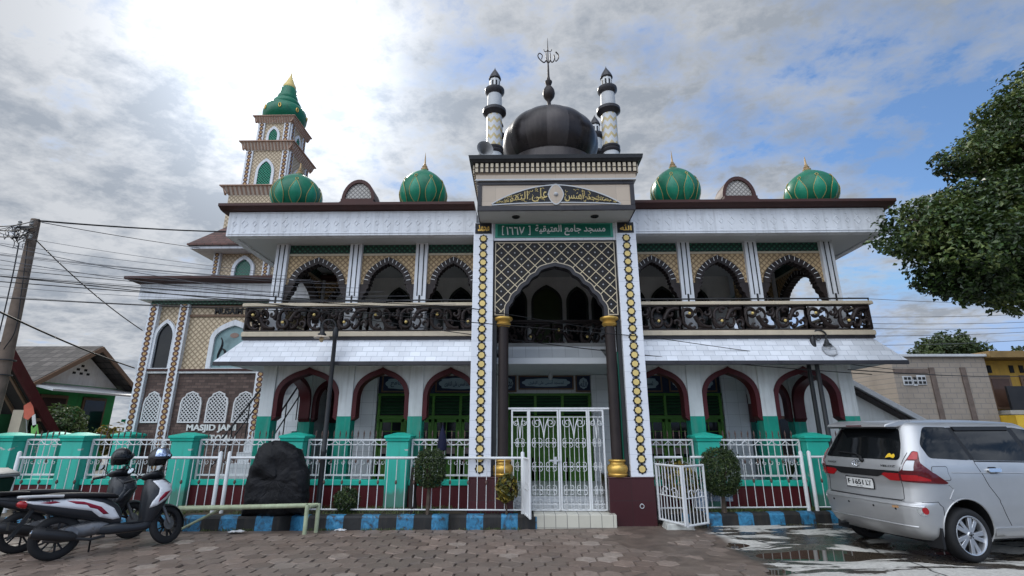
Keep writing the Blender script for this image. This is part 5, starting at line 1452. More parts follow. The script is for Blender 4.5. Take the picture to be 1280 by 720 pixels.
# ---- black boulder
def rough_mesh(mb_pts, amp, sc_, seed): pass
def boulder():
    # an upright slab: measured outline, full in the middle of its depth, flat broken face in front
    out = [(-.60, -.68), (-.595, -.30), (-.585, .03), (-.53, .28), (-.475, .46), (-.36, .545), (-.20, .59), (.0, .575), (.20, .47), (.27, .44), (.40, .22), (.49, .03), (.52, -.25), (.545, -.68)]
    P = []
    for i, p in enumerate(out):
        q = out[(i + 1) % len(out)]; n = max(2, int(math.dist(p, q) / .045))
        P += [(lerp(p[0], q[0], k / n), lerp(p[1], q[1], k / n)) for k in range(n)]
    bm = bmesh.new(); R_ = []
    for y, k in ((-.215, .0), (-.215, .16), (-.21, .34), (-.205, .50), (-.20, .64), (-.19, .77), (-.165, .88), (-.10, .97), (.0, 1.0), (.10, .97), (.17, .85), (.20, .6), (.21, .3), (.21, .0)):
        R_.append([bm.verts.new((-.02 + (u + .02) * k, y, -.05 + (v + .05) * k)) for u, v in P])
    n = len(P)
    for r0, r1 in zip(R_, R_[1:]):
        for k in range(n): bm.faces.new((r0[k], r0[(k + 1) % n], r1[(k + 1) % n], r1[k]))
    bmesh.ops.remove_doubles(bm, verts=bm.verts, dist=1e-4); bmesh.ops.recalc_face_normals(bm, faces=bm.faces)
    bmesh.ops.subdivide_edges(bm, edges=bm.edges[:], cuts=1, use_grid_fill=True)
    bm.normal_update()
    for v in bm.verts:
        p = v.co.copy()
        cell = noise.cell(Vector((p.x * 3.2 + p.z * 1.1, p.y * 3, p.z * 3.6 - p.x * .8)))
        d = .030 * (noise.fractal(p * 3.5, .9, 2.1, 6)) + .014 * (cell - .5) - .035 * max(0, noise.noise(Vector((p.x * 1.5, 2, p.z * 6 + p.x * 1.2))) - .25)
        v.co += v.normal * d
    me = bpy.data.meshes.new('boulder'); bm.to_mesh(me); bm.free(); me.polygons.foreach_set('use_smooth', [True] * len(me.polygons)); me.set_sharp_from_angle(angle=R(24))
    m, nt, b, tc = base_mat('black_rock')
    n = noise_n(nt, tc.outputs['Object'], 4, 8, .65, .5)
    mp = _n(nt, 'ShaderNodeMapping'); mp.inputs['Scale'].default_value = (1.2, 1, 7); nt.links.new(tc.outputs['Object'], mp.inputs[0])
    n2 = noise_n(nt, mp.outputs[0], 2.2, 7, .6, 1)
    c = ramp(nt, n, [(.3, (.005, .005, .006)), (.65, (.013, .013, .015)), (.8, (.035, .035, .038))])
    c = mixc(nt, ramp(nt, n2, [(.66, 0), (.72, .55)]), c, (.13, .12, .115)); nt.links.new(c, b.inputs['Base Color'])
    nt.links.new(ramp(nt, n, [(.3, .35), (.7, .65)]), b.inputs['Roughness']); b.inputs['Specular IOR Level'].default_value = .15; bump(nt, b, noise_n(nt, tc.outputs['Object'], 14, 8, .7), .7, .02)
    me.materials.append(m); o = bpy.data.objects.new('boulder', me); COL.objects.link(o); o.location = (-4.26, 9.26, .86)
    tag(o, 'large upright black boulder in front of the long white railing', 'boulder')
boulder()
# ---- pale green pipe barrier at the kerb
bar = thing('pipe_barrier', 'low pale green pipe barrier standing on the paving in front of the boulder', 'barrier', (-4.6, 8.75, 0))
PGRN = M('pale_green_pipe_paint', (.33, .37, .24), .5, var=.2, scale=6, streak=.4, dirt=(.16, .10, .06))
b = MB(); b.tube([(-5.80, 8.70, .375), (-3.55, 8.76, .43)], .036, 10); bo = b.build('rail', PGRN, bar)
b = MB(); b.tube([(-5.80, 8.95, .365), (-3.46, 9.0, .41)], .026, 10); b.build('rail', PGRN, bar)
for (x, y, z) in ((-3.53, 8.73, .44), (-3.44, 8.98, .43), (-5.78, 8.96, .37)):
    b = MB(); b.lathe([(.034, -.03), (.034, z - .01), (.03, z)], (x, y, 0), 12); b.build('leg', PGRN, bar)
b = MB(); b.tube([(-5.75, 8.86, .0), (-5.0, 8.80, .37)], .020, 8); b.build('brace', PGRN, bar)
b = MB(); b.tube([(-3.50, 8.74, .41), (-3.45, 8.99, .40)], .026, 8); b.build('crosspiece', PGRN, bar)
# ---- street lamps
def lamp(loc, label, h, rz, globe):
    t = thing('street_lamp', label, 'street lamp', loc, rz)
    b = MB(); b.lathe([(.075, 0), (.08, .02), (.075, .10), (.05, .16), (.048, 1.0), (.055, 1.02), (.055, 1.06), (.045, 1.08), (.040, h - .25), (.055, h - .22), (.055, h - .05), (.03, h)], (0, 0, 0), 14); b.build('pole', STEELD, t, world=False)
    b = MB(); b.tube(spline([(0, 0, h - .12), (.02, 0, h + .06), (.10, 0, h + .14), (.20, 0, h + .13), (.26, 0, h + .05), (.25, 0, h - .06)], 5), .018, 8); b.tube([(p[0], 0, p[1]) for p in spiral(.10, h - .02, .015, .07, 0, 500, 20)], .010, 6); b.build('arm', STEELD, t, world=False)
    b = MB(); b.lathe([(.02, .0), (.035, -.02), (.05, -.08), (.075, -.10), (.08, -.14)], (.25, 0, h - .05), 16); b.build('holder', STEELD, t, world=False)
    if globe:
        m, nt, bb, tc = base_mat('clear_lamp_globe'); bb.inputs['Base Color'].default_value = (.9, .9, .9, 1); bb.inputs['Transmission Weight'].default_value = 1; bb.inputs['Roughness'].default_value = .08; bb.inputs['IOR'].default_value = 1.15
        b = MB(); b.ball((.25, 0, h - .31), .155, 24); b.ball((.25, 0, h - .31), .147, 24); b.build('glass_globe', m, t, world=False)
        b = MB(); b.lathe([(.03, .12), (.035, .05), (.03, -.04), (.001, -.07)], (.25, 0, h - .31), 12); b.build('bulb', LGREY, t, world=False)
    else:
        b = MB(); b.lathe([(.06, -.135), (.14, -.16), (.155, -.18), (.15, -.19), (.06, -.17)], (.25, 0, h - .05), 24); b.build('plate_shade', M('cream_lamp_shade', (.50, .42, .33), .5), t, world=False)
        b = MB(); b.lathe([(.04, -.18), (.042, -.22), (.03, -.26), (.001, -.275)], (.25, 0, h - .05), 14); b.build('bulb', M('warm_bulb_glass', (.55, .42, .25), .2), t, world=False)
    return t
lamp((-3.73, 9.72, .2), 'dark street lamp with flat plate shade beside the boulder', 3.43, R(200), False)
lamp((5.97, 10.05, .2), 'dark street lamp with clear glass globe behind the silver car', 3.25, R(-14), True)
p = MB(); p.lathe([(.045, .2), (.04, 3.45), (.06, 3.47), (.06, 3.6), (.02, 3.66)], (5.98, 10.35, 0), 12); o = p.build('lamp_post', STEELD, None); tag(o, 'bare dark post close behind the globe street lamp', 'post')
# ---- clipped shrubs and bushes
def leaf_mat(name, a, b_, c_, rough=.5, trans=.2):
    m, nt, b, tc = base_mat(name)
    at = _n(nt, 'ShaderNodeAttribute'); at.attribute_name = 'tone'
    nt.links.new(ramp(nt, at.outputs['Fac'], [(.0, a), (.55, b_), (1, c_)]), b.inputs['Base Color']); b.inputs['Roughness'].default_value = rough
    b.inputs['Subsurface Weight'].default_value = 0
    tr = _n(nt, 'ShaderNodeBsdfTranslucent'); nt.links.new(ramp(nt, at.outputs['Fac'], [(0, [x * 1.1 for x in a]), (1, [x * 1.2 for x in c_])]), tr.inputs['Color'])
    ms = _n(nt, 'ShaderNodeMixShader'); ms.inputs[0].default_value = trans; nt.links.new(b.outputs[0], ms.inputs[1]); nt.links.new(tr.outputs[0], ms.inputs[2])
    nt.links.new(ms.outputs[0], nt.nodes['Material Output'].inputs['Surface']); return m
def tones(o, vals):
    a = o.data.color_attributes.new('tone', 'FLOAT_COLOR', 'POINT'); out = []
    for t in vals: out += [t, t, t, 1]
    a.data.foreach_set('color', out)
def leaves(mb, tn, c, n, size, rnd, tone=None, out=None, asp=.5):
    """n leaves at point-generator c()"""
    for _ in range(n):
        p, d = c(); s_ = size * rnd.uniform(.6, 1.3)
        d = (Vector(d) + Vector((rnd.gauss(0, .5), rnd.gauss(0, .5), rnd.gauss(0, .5)))).normalized()
        u = d.cross(Vector((rnd.gauss(0, 1), rnd.gauss(0, 1), rnd.gauss(0, 1)))).normalized(); v = d.cross(u)
        p = Vector(p); tip = u * s_; w_ = v * s_ * asp * .5; fold = d * s_ * .12
        o = len(mb.v)
        mb.v += [tuple(p - tip * .5), tuple(p - tip * .05 + w_ + fold), tuple(p + tip * .5 - fold), tuple(p - tip * .05 - w_ + fold)]
        mb.f += [(o, o + 1, o + 2), (o, o + 2, o + 3)]; mb.m += [0, 0]
        t = rnd.random() if tone is None else tone(p, rnd); tn += [t] * 4
LFD = leaf_mat('dark_shrub_leaf', (.010, .024, .006), (.026, .050, .011), (.070, .10, .022))
LFY = leaf_mat('yellow_croton_leaf', (.018, .035, .008), (.10, .095, .015), (.34, .24, .03))
LFG = leaf_mat('green_bush_leaf', (.014, .034, .010), (.045, .085, .022), (.12, .17, .05))
BARK = M('bark', (.085, .065, .05), .85, var=.35, scale=8, bmp=.9, bscale=25)
def shrub(x, y, zb, zc, rx, rz, label, n, mat, seed, size=.045, square=.8, cat='shrub', stem=.03, openness=.0):
    rnd = random.Random(seed); t = thing('clipped_shrub' if square < 1 else 'bush', label, cat, (x, y, zb))
    mb = MB(); tn = []
    def gen():
        while True:
            v = Vector((rnd.gauss(0, 1), rnd.gauss(0, 1), rnd.gauss(0, 1))).normalized()
            q = Vector([math.copysign(abs(a) ** square, a) for a in v]); rr = rnd.uniform(.60, 1.0) ** .5 * (1 + .11 * noise.noise(v * 3.1 + Vector((seed, 0, 0))) + .08 * noise.noise(v * 8)) * (rnd.uniform(1.02, 1.2) if rnd.random() < .05 else 1)
            if openness and noise.noise(v * 4 + Vector((0, seed, 0))) < -openness: continue
            return (q.x * rx * rr, q.y * rx * rr, zc - zb + q.z * rz * rr), v
    leaves(mb, tn, gen, n, size, rnd)
    o = mb.build('foliage', mat, t, world=False, smooth=0, weld=False); tones(o, tn)
    b = MB(); 
    for k in range(3): b.tube(spline([(rnd.uniform(-.03, .03), rnd.uniform(-.03, .03), -.02), (rnd.uniform(-.03, .03), rnd.uniform(-.02, .02), (zc - zb) * .5), (rnd.uniform(-.3, .3) * rx, rnd.uniform(-.3, .3) * rx, zc - zb)], 4), [stem * (1 - .06 * i) for i in range(9)], 7)
    b.build('stem', BARK, t, world=False); return t
shrub(-1.63, 9.36, .2, .97, .285, .33, 'round clipped green shrub on a thin stem left of the portico', 5200, LFD, 1, .042)
shrub(3.64, 9.62, .2, .90, .33, .42, 'tall egg shaped clipped shrub right of the portico', 7000, LFD, 2, .045)
shrub(-3.15, 9.52, .2, .42, .23, .22, 'low dark bush on the planting bed beside the lamp', 2200, LFD, 3, .05, 1.0, 'bush')
shrub(-.25, 9.38, .2, .64, .19, .24, 'small yellow green croton beside the open gate leaf', 330, LFY, 4, .12, 1.0, 'bush', .012, .12)
shrub(2.98, 9.88, .2, .72, .32, .34, 'yellow croton bush behind the folded gate leaf', 420, LFY, 5, .14, 1.0, 'bush', .016, .12)
b = MB(); b.tube([(-1.93, 9.5, .15), (-1.96, 9.5, .55), (-1.93, 9.51, .97)], [.08, .065, .07], 10); o = b.build('tree_stump', M('charred_wood', (.022, .018, .016), .9, var=.4, bmp=.9, bscale=30), None); tag(o, 'dark charred tree stump beside the round clipped shrub', 'stump')
# clutter behind the folded gate
pt = thing('flower_pot', 'blue and white patterned pot between the croton and clipped shrub', 'pot', (3.34, 9.90, .2))
def potm():
    m, nt, b, tc = base_mat('blue_white_glaze'); n = noise_n(nt, tc.outputs['Object'], 14, 5, .6, 1.5)
    nt.links.new(ramp(nt, n, [(.42, (.45, .50, .55)), (.50, (.08, .16, .30)), (.6, (.40, .46, .52))]), b.inputs['Base Color']); b.inputs['Roughness'].default_value = .25; return m
b = MB(); b.lathe([(.10, 0), (.13, .12), (.17, .30), (.19, .33), (.18, .345), (.15, .33), (.14, .28)], (0, 0, 0), 20); b.build('pot_body', potm(), pt, world=False)
b = MB(); b.lathe([(.001, .30), (.145, .30)], (0, 0, 0), 16); b.build('pot_soil', soil, pt, world=False, smooth=0)
b = MB(); b.box(3.5, 3.95, 9.95, 10.0, .35, .58); o = b.build('plastic_sheet', potm(), None, bevel=.01); tag(o, 'blue and white printed plastic sheet behind the tall clipped shrub', 'sheet')
b = MB(); b.box(-5.02, -4.62, 10.07, 10.09, .72, 1.10); o = b.build('notice_board', M('faded_notice', (.42, .46, .48), .5, var=.15, scale=5), None, bevel=.004); tag(o, 'faded pale blank notice board fixed low on the railing left of the boulder', 'notice')
# folded umbrella hanging on the railing
um = thing('folded_umbrella', 'folded navy umbrella hanging on the railing above the round shrub', 'umbrella', (-1.55, 10.12, 1.22))
b = MB(); b.lathe([(.02, 0), (.085, .03), (.095, .12), (.07, .30), (.03, .42), (.008, .50)], (0, 0, 0), 12); b.build('canopy', M('navy_cloth', (.010, .012, .035), .8, var=.25, bmp=.5, bscale=20), um, world=False)
b = MB(); b.rod((0, 0, -.12), (0, 0, .56), .008, 6); b.build('shaft', STEELD, um, world=False)
# litter on the paving
def litter(x, y, z, sx, sy, seed, label):
    rnd = random.Random(seed); mb = MB(); n = 10
    for j in range(n + 1):
        for i in range(n + 1):
            u, v = i / n - .5, j / n - .5; e = 1 - .35 * abs(noise.noise((u * 3, v * 3, seed)))
            mb.v.append((x + u * sx * e, y + v * sy * e, z + .035 * abs(noise.noise((u * 4 + seed, v * 4, 1))) * (1 - (2 * u) ** 2)))
    for j in range(n):
        for i in range(n): mb.f.append((j * (n + 1) + i, j * (n + 1) + i + 1, (j + 1) * (n + 1) + i + 1, (j + 1) * (n + 1) + i)); mb.m.append(0)
    o = mb.build('plastic_bag', M('white_plastic', (.62, .62, .62), .4), None, smooth=180, weld=False); tag(o, label, 'plastic bag')
litter(-4.72, 8.86, .015, .26, .16, 1, 'crumpled white plastic bag under the pale green barrier')
litter(-3.05, 9.02, .012, .20, .12, 2, 'small flat white plastic scrap near the kerb below the low bush')
# rubbish bin at the far left
bn = thing('rubbish_bin', 'dark green rubbish bin with grey lid at the left edge', 'bin', (-7.62, 7.2, 0))
b = MB(); b.frustum((-.22, .22, -.24, .24), .03, (-.28, .28, -.30, .30), .98); b.build('bin_body', M('dark_green_plastic', (.010, .035, .022), .4), bn, world=False, bevel=.02)
b = MB(); b.frustum((-.31, .31, -.33, .33), .985, (-.31, .31, -.33, .33), 1.03); b.frustum((-.31, .31, -.33, .33), 1.031, (-.20, .20, -.22, .22), 1.11); b.build('bin_lid', M('grey_plastic_lid', (.20, .21, .20), .5), bn, world=False, bevel=.015)
for sg in (-1, 1):
    b = MB(); b.lathe([(.10, -.025), (.10, .025)], (0, 0, 0), 16); b.xf(Matrix.Translation((sg * .2, .26, .10)) @ Matrix.Rotation(R(90), 4, 'Y')); b.build('wheel', BLACK, bn, world=False)
# ================================================================== CAR
CARP = None
def carpaint():
    m, nt, b, tc = base_mat('silver_car_paint')
    b.inputs['Metallic'].default_value = .65; b.inputs['Roughness'].default_value = .42
    b.inputs['Coat Weight'].default_value = .45; b.inputs['Coat Roughness'].default_value = .08
    n = noise_n(nt, tc.outputs['Object'], 1.5, 6, .6); nt.links.new(ramp(nt, n, [(.4, (.43, .43, .43)), (.7, (.485, .485, .485))]), b.inputs['Base Color'])
    return m
CARP = carpaint()
TYRE = M('tyre_rubber', (.018, .018, .019), .75, var=.25, bmp=.2)
RIM = M('alloy_rim', (.50, .51, .53), .28, metal=.8, var=.05, bmp=0)
PLAS = M('black_plastic', (.014, .014, .015), .45, var=.15)
CHROME = M('chrome', (.70, .71, .72), .08, metal=1, var=0, bmp=0)
REDL = M('red_lamp_lens', (.32, .010, .014), .12, var=.1, bmp=0, coat=.5)
DREDL = M('dark_red_lamp_lens', (.085, .006, .010), .10, var=.15, scale=12, bmp=0, coat=.5)
WLENS = M('clear_lamp_lens', (.55, .56, .57), .10, var=.1, bmp=0)
TINT = M('tinted_glass', (.006, .007, .008), .02, var=0, bmp=0, spec=.26)
def interp(tab, z):
    if z <= tab[0][0]: return tab[0][1]
    for (a, va), (b, vb) in zip(tab, tab[1:]):
        if z <= b:
            u = (z - a) / (b - a); return lerp(va, vb, u)
    return tab[-1][1]
REAR = [(.20, -.60), (.26, -.68), (.34, -.73), (.50, -.757), (.60, -.762), (.635, -.75), (.655, -.722), (.75, -.708), (.84, -.700), (.90, -.712), (1.0, -.722), (1.10, -.712), (1.16, -.685), (1.3, -.605), (1.5, -.500), (1.6, -.45), (1.7, -.40)]
FRNT = [(.20, 3.25), (.3, 3.36), (.45, 3.43), (.6, 3.42), (.72, 3.36), (.82, 3.24), (.90, 3.02), (.96, 2.76), (1.0, 2.52), (1.04, 2.42), (1.2, 2.24), (1.4, 2.0), (1.55, 1.82), (1.62, 1.74), (1.7, 1.66)]
WID = [(.20, .745), (.26, .785), (.34, .800), (.45, .812), (.6, .826), (.75, .832), (.88, .833), (.96, .831), (1.03, .824), (1.09, .812), (1.15, .788), (1.26, .742), (1.4, .690), (1.52, .638), (1.6, .600), (1.7, .57)]
def outline(z):
    r, f, w_ = interp(REAR, z), interp(FRNT, z), interp(WID, z)
    bow = .055; Rc = .20 if z < 1.0 else .16; Rx = .26 if z < 1.0 else .22; Rf = .34; Rfx = min(.55, (f - r) * .2) if z < 1.02 else .32
    pts = []
    for i in range(13):
        y = (w_ - Rc) * i / 12; pts.append((r + bow * (y / (w_ - Rc)) ** 2, y))
    x0 = r + bow
    for i in range(1, 13):
        a = PI / 2 * i / 12; pts.append((x0 + .01 + Rx * (1 - math.cos(a)), w_ - Rc + Rc * math.sin(a)))
    xs, xe = x0 + .01 + Rx, f - Rfx
    for i in range(1, 61):
        x = lerp(xs, xe, i / 60); pts.append((x, w_))
    for i in range(1, 13):
        a = PI / 2 * i / 12; pts.append((xe + (Rfx - .07) * math.sin(a), w_ - Rf * (1 - math.cos(a))))
    xn = pts[-1][0]
    for i in range(1, 9):
        y = (w_ - Rf) * (1 - i / 8); pts.append((f - .07 * (y / (w_ - Rf)) ** 2, y))
    out = []
    for x, y in pts:
        k = 1 - .035 * max(0, (abs(x - 1.3) - .9) / 1.0) ** 2 if z < 1.6 else 1
        out.append((x, y * k))
    return out
def rz_(x): return -.028 * ((x - .55) / 1.0) ** 2      # crown of the roof along the car
bodyV = []; NP = None
levels = [.20, .22, .26, .30, .34, .40, .46, .52, .56, .60, .62, .635, .645, .655, .67, .71, .75, .80, .84, .87, .90, .94, .98, 1.01, 1.04, 1.07, 1.10, 1.13, 1.16, 1.20, 1.27, 1.34, 1.41, 1.48, 1.54, 1.585]
rings = []
for z in levels:
    o = outline(z); rings.append([(x, -y, z) for x, y in o] + [(x, y, z) for x, y in reversed(o[1:-1])])
for inset_, z in ((.018, 1.612), (.05, 1.637), (.11, 1.657), (.20, 1.671), (.32, 1.680), (.46, 1.685)):
    o = outline(1.60); cxr = sum(p[0] for p in o) / len(o)
    L_ = []
    for x, y in o:
        sx = 1 - inset_ * .9 / .95; L_.append((.55 + (x - .55) * (1 - inset_ / 1.1), max(0, y * (1 - inset_ / .64))))
    rings.append([(x, -y, z + rz_(x) * min(1, inset_ * 6)) for x, y in L_] + [(x, y, z + rz_(x) * min(1, inset_ * 6)) for x, y in reversed(L_[1:-1])])
NP = len(rings[0])
CAR_LOC = Vector((5.75, 7.91, 0)); CAR_RZ = R(11.6)
car = thing('parked_car', 'silver people carrier parked at the right seen from its rear corner', 'car', CAR_LOC, CAR_RZ)
b = MB()
for rg in rings: b.v += rg
for i in range(len(rings) - 1):
    for k in range(NP):
        b.f.append((i * NP + k, i * NP + (k + 1) % NP, (i + 1) * NP + (k + 1) % NP, (i + 1) * NP + k)); b.m.append(0)
b.f.append(tuple(reversed(range(NP)))); b.m.append(1)
b.f.append(tuple((len(rings) - 1) * NP + k for k in range(NP))); b.m.append(0)
body = b.build('body', [CARP, PLAS], car, world=False, smooth=32)
cut = MB(); cut.mi = 1
for x in (0, 2.655):
    for sg in (-1, 1):
        c = MB(); c.lathe([(.372, -.30), (.372, .30)], (0, 0, 0), 48); c.xf(Matrix.Translation((x, sg * .80, .315)) @ Matrix.Rotation(R(90), 4, 'X')); cut.add(c.v, c.f, 0)
cut_o = cut.build('wheel_well', [PLAS], None, smooth=0)
mod = body.modifiers.new('wells', 'BOOLEAN'); mod.object = cut_o; mod.operation = 'DIFFERENCE'; mod.solver = 'EXACT'
try: mod.material_mode = 'TRANSFER'
except Exception: pass
cut_o.parent = car; 
dg = bpy.context.evaluated_depsgraph_get(); dg.update()
me2 = bpy.data.meshes.new_from_object(body.evaluated_get(dg)); body.modifiers.clear(); body.data = me2; body.name = 'body'
bpy.data.objects.remove(cut_o)
me2.polygons.foreach_set('use_smooth', [True] * len(me2.polygons)); me2.set_sharp_from_angle(angle=R(32))
_ol = {}
def S(s, z, off=0):
    """point on the body skin; s = distance round the skin from the middle of the tail (right side positive)"""
    key = round(z, 4)
    if key not in _ol:
        o = outline(z); L = [0]
        for p, q in zip(o, o[1:]): L.append(L[-1] + math.dist(p, q))
        _ol[key] = (o, L)
    o, L = _ol[key]; a = abs(s); j = next((k for k in range(len(L) - 1) if L[k + 1] >= a), len(L) - 2)
    t = (a - L[j]) / max(1e-9, L[j + 1] - L[j]); x, y = lerp(o[j][0], o[j + 1][0], t), lerp(o[j][1], o[j + 1][1], t)
    tx, ty = o[j + 1][0] - o[j][0], o[j + 1][1] - o[j][1]; l = math.hypot(tx, ty) or 1
    nx_, ny_ = -ty / l, tx / l
    return Vector((x + nx_ * off, -math.copysign(1, s) * (y + ny_ * off), z))
def sx(x, z):            # s of a point on the right flank with this x
    lo, hi = .7, 3.8
    for _ in range(30):
        m_ = (lo + hi) / 2
        if S(m_, z).x < x: lo = m_
        else: hi = m_
    return lo
def sy(y, z):
    lo, hi = 0, .95
    for _ in range(30):
        m_ = (lo + hi) / 2
        if -S(m_, z).y < abs(y): lo = m_
        else: hi = m_
    return math.copysign(lo, y)
def patch(name, poly, mat, off=.006, parent=None, side=1, seg=.05, smooth=60):
    """poly in (s, z); laid on the skin, raised by off, with a rim"""
    bm = bmesh.new(); P = []
    n = len(poly)
    for i in range(n):
        a, c = poly[i], poly[(i + 1) % n]; m = max(1, int(math.dist(a, c) / seg))
        for k in range(m): P.append((lerp(a[0], c[0], k / m), lerp(a[1], c[1], k / m)))
    f = bm.faces.new([bm.verts.new((p[0], p[1], 0)) for p in P])
    bmesh.ops.triangulate(bm, faces=[f])
    for _ in range(4):
        es = [e for e in bm.edges if e.calc_length() > seg * 1.6 and not e.is_boundary]
        if not es: break
        bmesh.ops.subdivide_edges(bm, edges=es, cuts=1); bmesh.ops.triangulate(bm, faces=bm.faces[:])
    bnd = [e for e in bm.edges if e.is_boundary]
    r = bmesh.ops.extrude_edge_only(bm, edges=bnd)
    low = set(v for v in r['geom'] if isinstance(v, bmesh.types.BMVert))
    for v in bm.verts: v.co = S(side * v.co.x, v.co.y, -.004 if v in low else off)
    bmesh.ops.recalc_face_normals(bm, faces=bm.faces)
    me = bpy.data.meshes.new(name); bm.to_mesh(me); bm.free()
    me.polygons.foreach_set('use_smooth', [True] * len(me.polygons)); me.set_sharp_from_angle(angle=R(smooth)); me.materials.append(mat)
    o = bpy.data.objects.new(name, me); COL.objects.link(o); o.parent = parent or car; return o
def rounded(poly, r=.03, n=4):
    out = []; m = len(poly)
    for i in range(m):
        a, p, c = Vector(poly[i - 1]), Vector(poly[i]), Vector(poly[(i + 1) % m])
        u = (a - p); v = (c - p); k = min(r, u.length * .45, v.length * .45); A = p + u.normalized() * k; B = p + v.normalized() * k
        for j in range(n + 1):
            t = j / n; q = A * (1 - t) ** 2 + p * 2 * t * (1 - t) + B * t * t; out.append((q.x, q.y))
    return out
def flank(pts): return [(sx(x, z), z) for x, z in pts]
def seam(name, pts, side=1, r=.0035, mat=None, parent=None, off=.0005):
    P = []
    for a, c in zip(pts, pts[1:]):
        m = max(1, int(math.dist(a, c) / .04))
        for k in range(m): P.append((lerp(a[0], c[0], k / m), lerp(a[1], c[1], k / m)))
    P.append(pts[-1]); b = MB(); b.tube([S(side * p[0], p[1], off) for p in P], r, 6); o = b.build(name, mat or PLAS, parent or body, world=False); return o
for sd in (1, -1):
    patch('side_window', rounded(flank([(-.33, 1.185), (.285, 1.155), (.225, 1.575), (-.16, 1.58), (-.36, 1.35)]), .06), TINT, .004, side=sd)
    w1 = patch('side_window', rounded(flank([(.345, 1.155), (1.24, 1.135), (1.22, 1.58), (.29, 1.575)]), .03), TINT, .004, side=sd)
    patch('side_window', rounded(flank([(1.33, 1.135), (2.0, 1.13), (1.66, 1.52), (1.31, 1.575)]), .03), TINT, .004, side=sd)
    patch('window_visor', rounded(flank([(.31, 1.53), (1.235, 1.535), (1.235, 1.585), (.30, 1.582)]), .015), PLAS, .022, w1, side=sd)
    patch('window_pillar', rounded(flank([(.27, 1.158), (.36, 1.157), (.305, 1.57), (.215, 1.57)]), .01), PLAS, .0028, side=sd, seg=.03)
    patch('window_pillar', rounded(flank([(1.22, 1.14), (1.35, 1.138), (1.33, 1.57), (1.20, 1.57)]), .01), PLAS, .0028, side=sd, seg=.03)
    seam('door_seam', flank([(.30, 1.585), (.325, 1.15), (.345, 1.02), (.42, .84), (.56, .60), (.66, .36)]), sd)
    seam('door_seam', flank([(1.27, 1.53), (1.29, 1.04), (1.30, .85), (1.29, .36)]), sd)
    seam('door_seam', flank([(2.22, 1.0), (2.26, .85), (2.20, .36)]), sd)
    seam('belt_moulding', flank([(.33, 1.143), (1.25, 1.122), (2.05, 1.115)]), sd, .008)
    seam('crease_line', flank([(-.1, 1.01), (.8, .995), (2.3, .96)]), sd, .007, CARP)
    seam('bumper_seam', [(.78, .655), (.90, .66)] + flank([(-.40, .665), (-.34, .60), (-.335, .50)]), sd)
    seam('crease_line', [(1.16, .87), (1.22, .81)] + flank([(-.22, .70), (-.12, .66)]), sd, .006, CARP)
    for x in (.56, 1.55):
        h = patch('door_handle', rounded(flank([(x - .10, 1.01), (x + .10, 1.01), (x + .10, 1.055), (x - .10, 1.055)]), .02), CHROME, .028, side=sd, seg=.03)
        patch('handle_recess', rounded(flank([(x - .09, .985), (x + .07, .985), (x + .07, 1.07), (x - .09, 1.07)]), .04), PLAS, .003, h, side=sd, seg=.03)
    sk = patch('side_skirt', rounded(flank([(.40, .235), (2.26, .235), (2.26, .33), (.40, .34)]), .015), CARP, .022, side=sd)
    for x0 in (0, 2.655):       # lip round the wheel arch
        P = []
        for k in range(25):
            a = R(-22 + 224 * k / 24); x, z = x0 + .382 * math.cos(a), .315 + .382 * math.sin(a)
            P.append(S(sd * sx(x, z), z, .004))
        b = MB(); b.tube(P, .008, 7); b.build('arch_lip', CARP, body, world=False)
    # rear lamp cluster wrapping round the corner
    lampo = patch('rear_lamp', rounded([(.60, .895), (.60, .995), (.655, 1.06), (.705, 1.275), (.77, 1.265), (.83, 1.13), (1.16, .885), (1.12, .875)], .02), DREDL, .016, side=sd, seg=.04)
    patch('brake_lens', rounded([(.690, 1.17), (.712, 1.268), (.765, 1.26), (.788, 1.17)], .015), REDL, .022, lampo, side=sd, seg=.03)
    patch('reversing_lens', rounded([(.662, 1.035), (.686, 1.155), (.765, 1.155), (.765, 1.035)], .012), WLENS, .024, lampo, side=sd, seg=.03)
    patch('brake_lens', rounded([(.62, .91), (.62, .98), (.78, .98), (.92, .93), (.92, .91)], .015), REDL, .020, lampo, side=sd, seg=.03)
    patch('tailgate_lens', rounded([(.37, .965), (.41, .99), (.595, .992), (.595, .898), (.47, .898)], .012), REDL, .014, lampo, side=sd, seg=.03)
    fg = patch('reflector_housing', [(.80 + .058 * math.cos(a), .56 + .066 * math.sin(a)) for a in [2 * PI * k / 20 for k in range(20)]], CHROME, .006, side=sd, seg=.03)
    patch('reflector', [(.822 + .034 * math.cos(a), .56 + .042 * math.sin(a)) for a in [2 * PI * k / 16 for k in range(16)]], REDL, .016, fg, side=sd, seg=.03)
    patch('headlamp', rounded([(3.62, .70), (3.62, .84), (4.15, .80), (4.15, .68)], .03), WLENS, .008, side=sd)
fd = patch('fuel_flap', rounded(flank([(-.37, .92), (-.145, .92), (-.145, 1.08), (-.37, 1.08)]), .03), CARP, .0035, side=1)
q = rounded(flank([(-.375, .915), (-.14, .915), (-.14, 1.085), (-.375, 1.085)]), .03); seam('flap_seam', q + [q[0]], 1, .003, None, fd)
rw = patch('rear_window', rounded([(-.61, 1.155), (.61, 1.155), (.57, 1.35), (.49, 1.56), (-.49, 1.56), (-.57, 1.35)], .05), TINT, .005)
patch('window_sticker', rounded([(.42, 1.175), (.44, 1.225), (.47, 1.24), (.49, 1.215), (.52, 1.235), (.545, 1.20), (.53, 1.175), (.48, 1.19)], .012), M('yellow_sticker', (.65, .42, .03), .5), .007, rw, seg=.02)
patch('garnish', rounded([(-.60, .995), (-.38, .96), (-.30, .93), (.30, .93), (.38, .96), (.60, .995), (.60, 1.02), (-.60, 1.02)], .008), PLAS, .010)
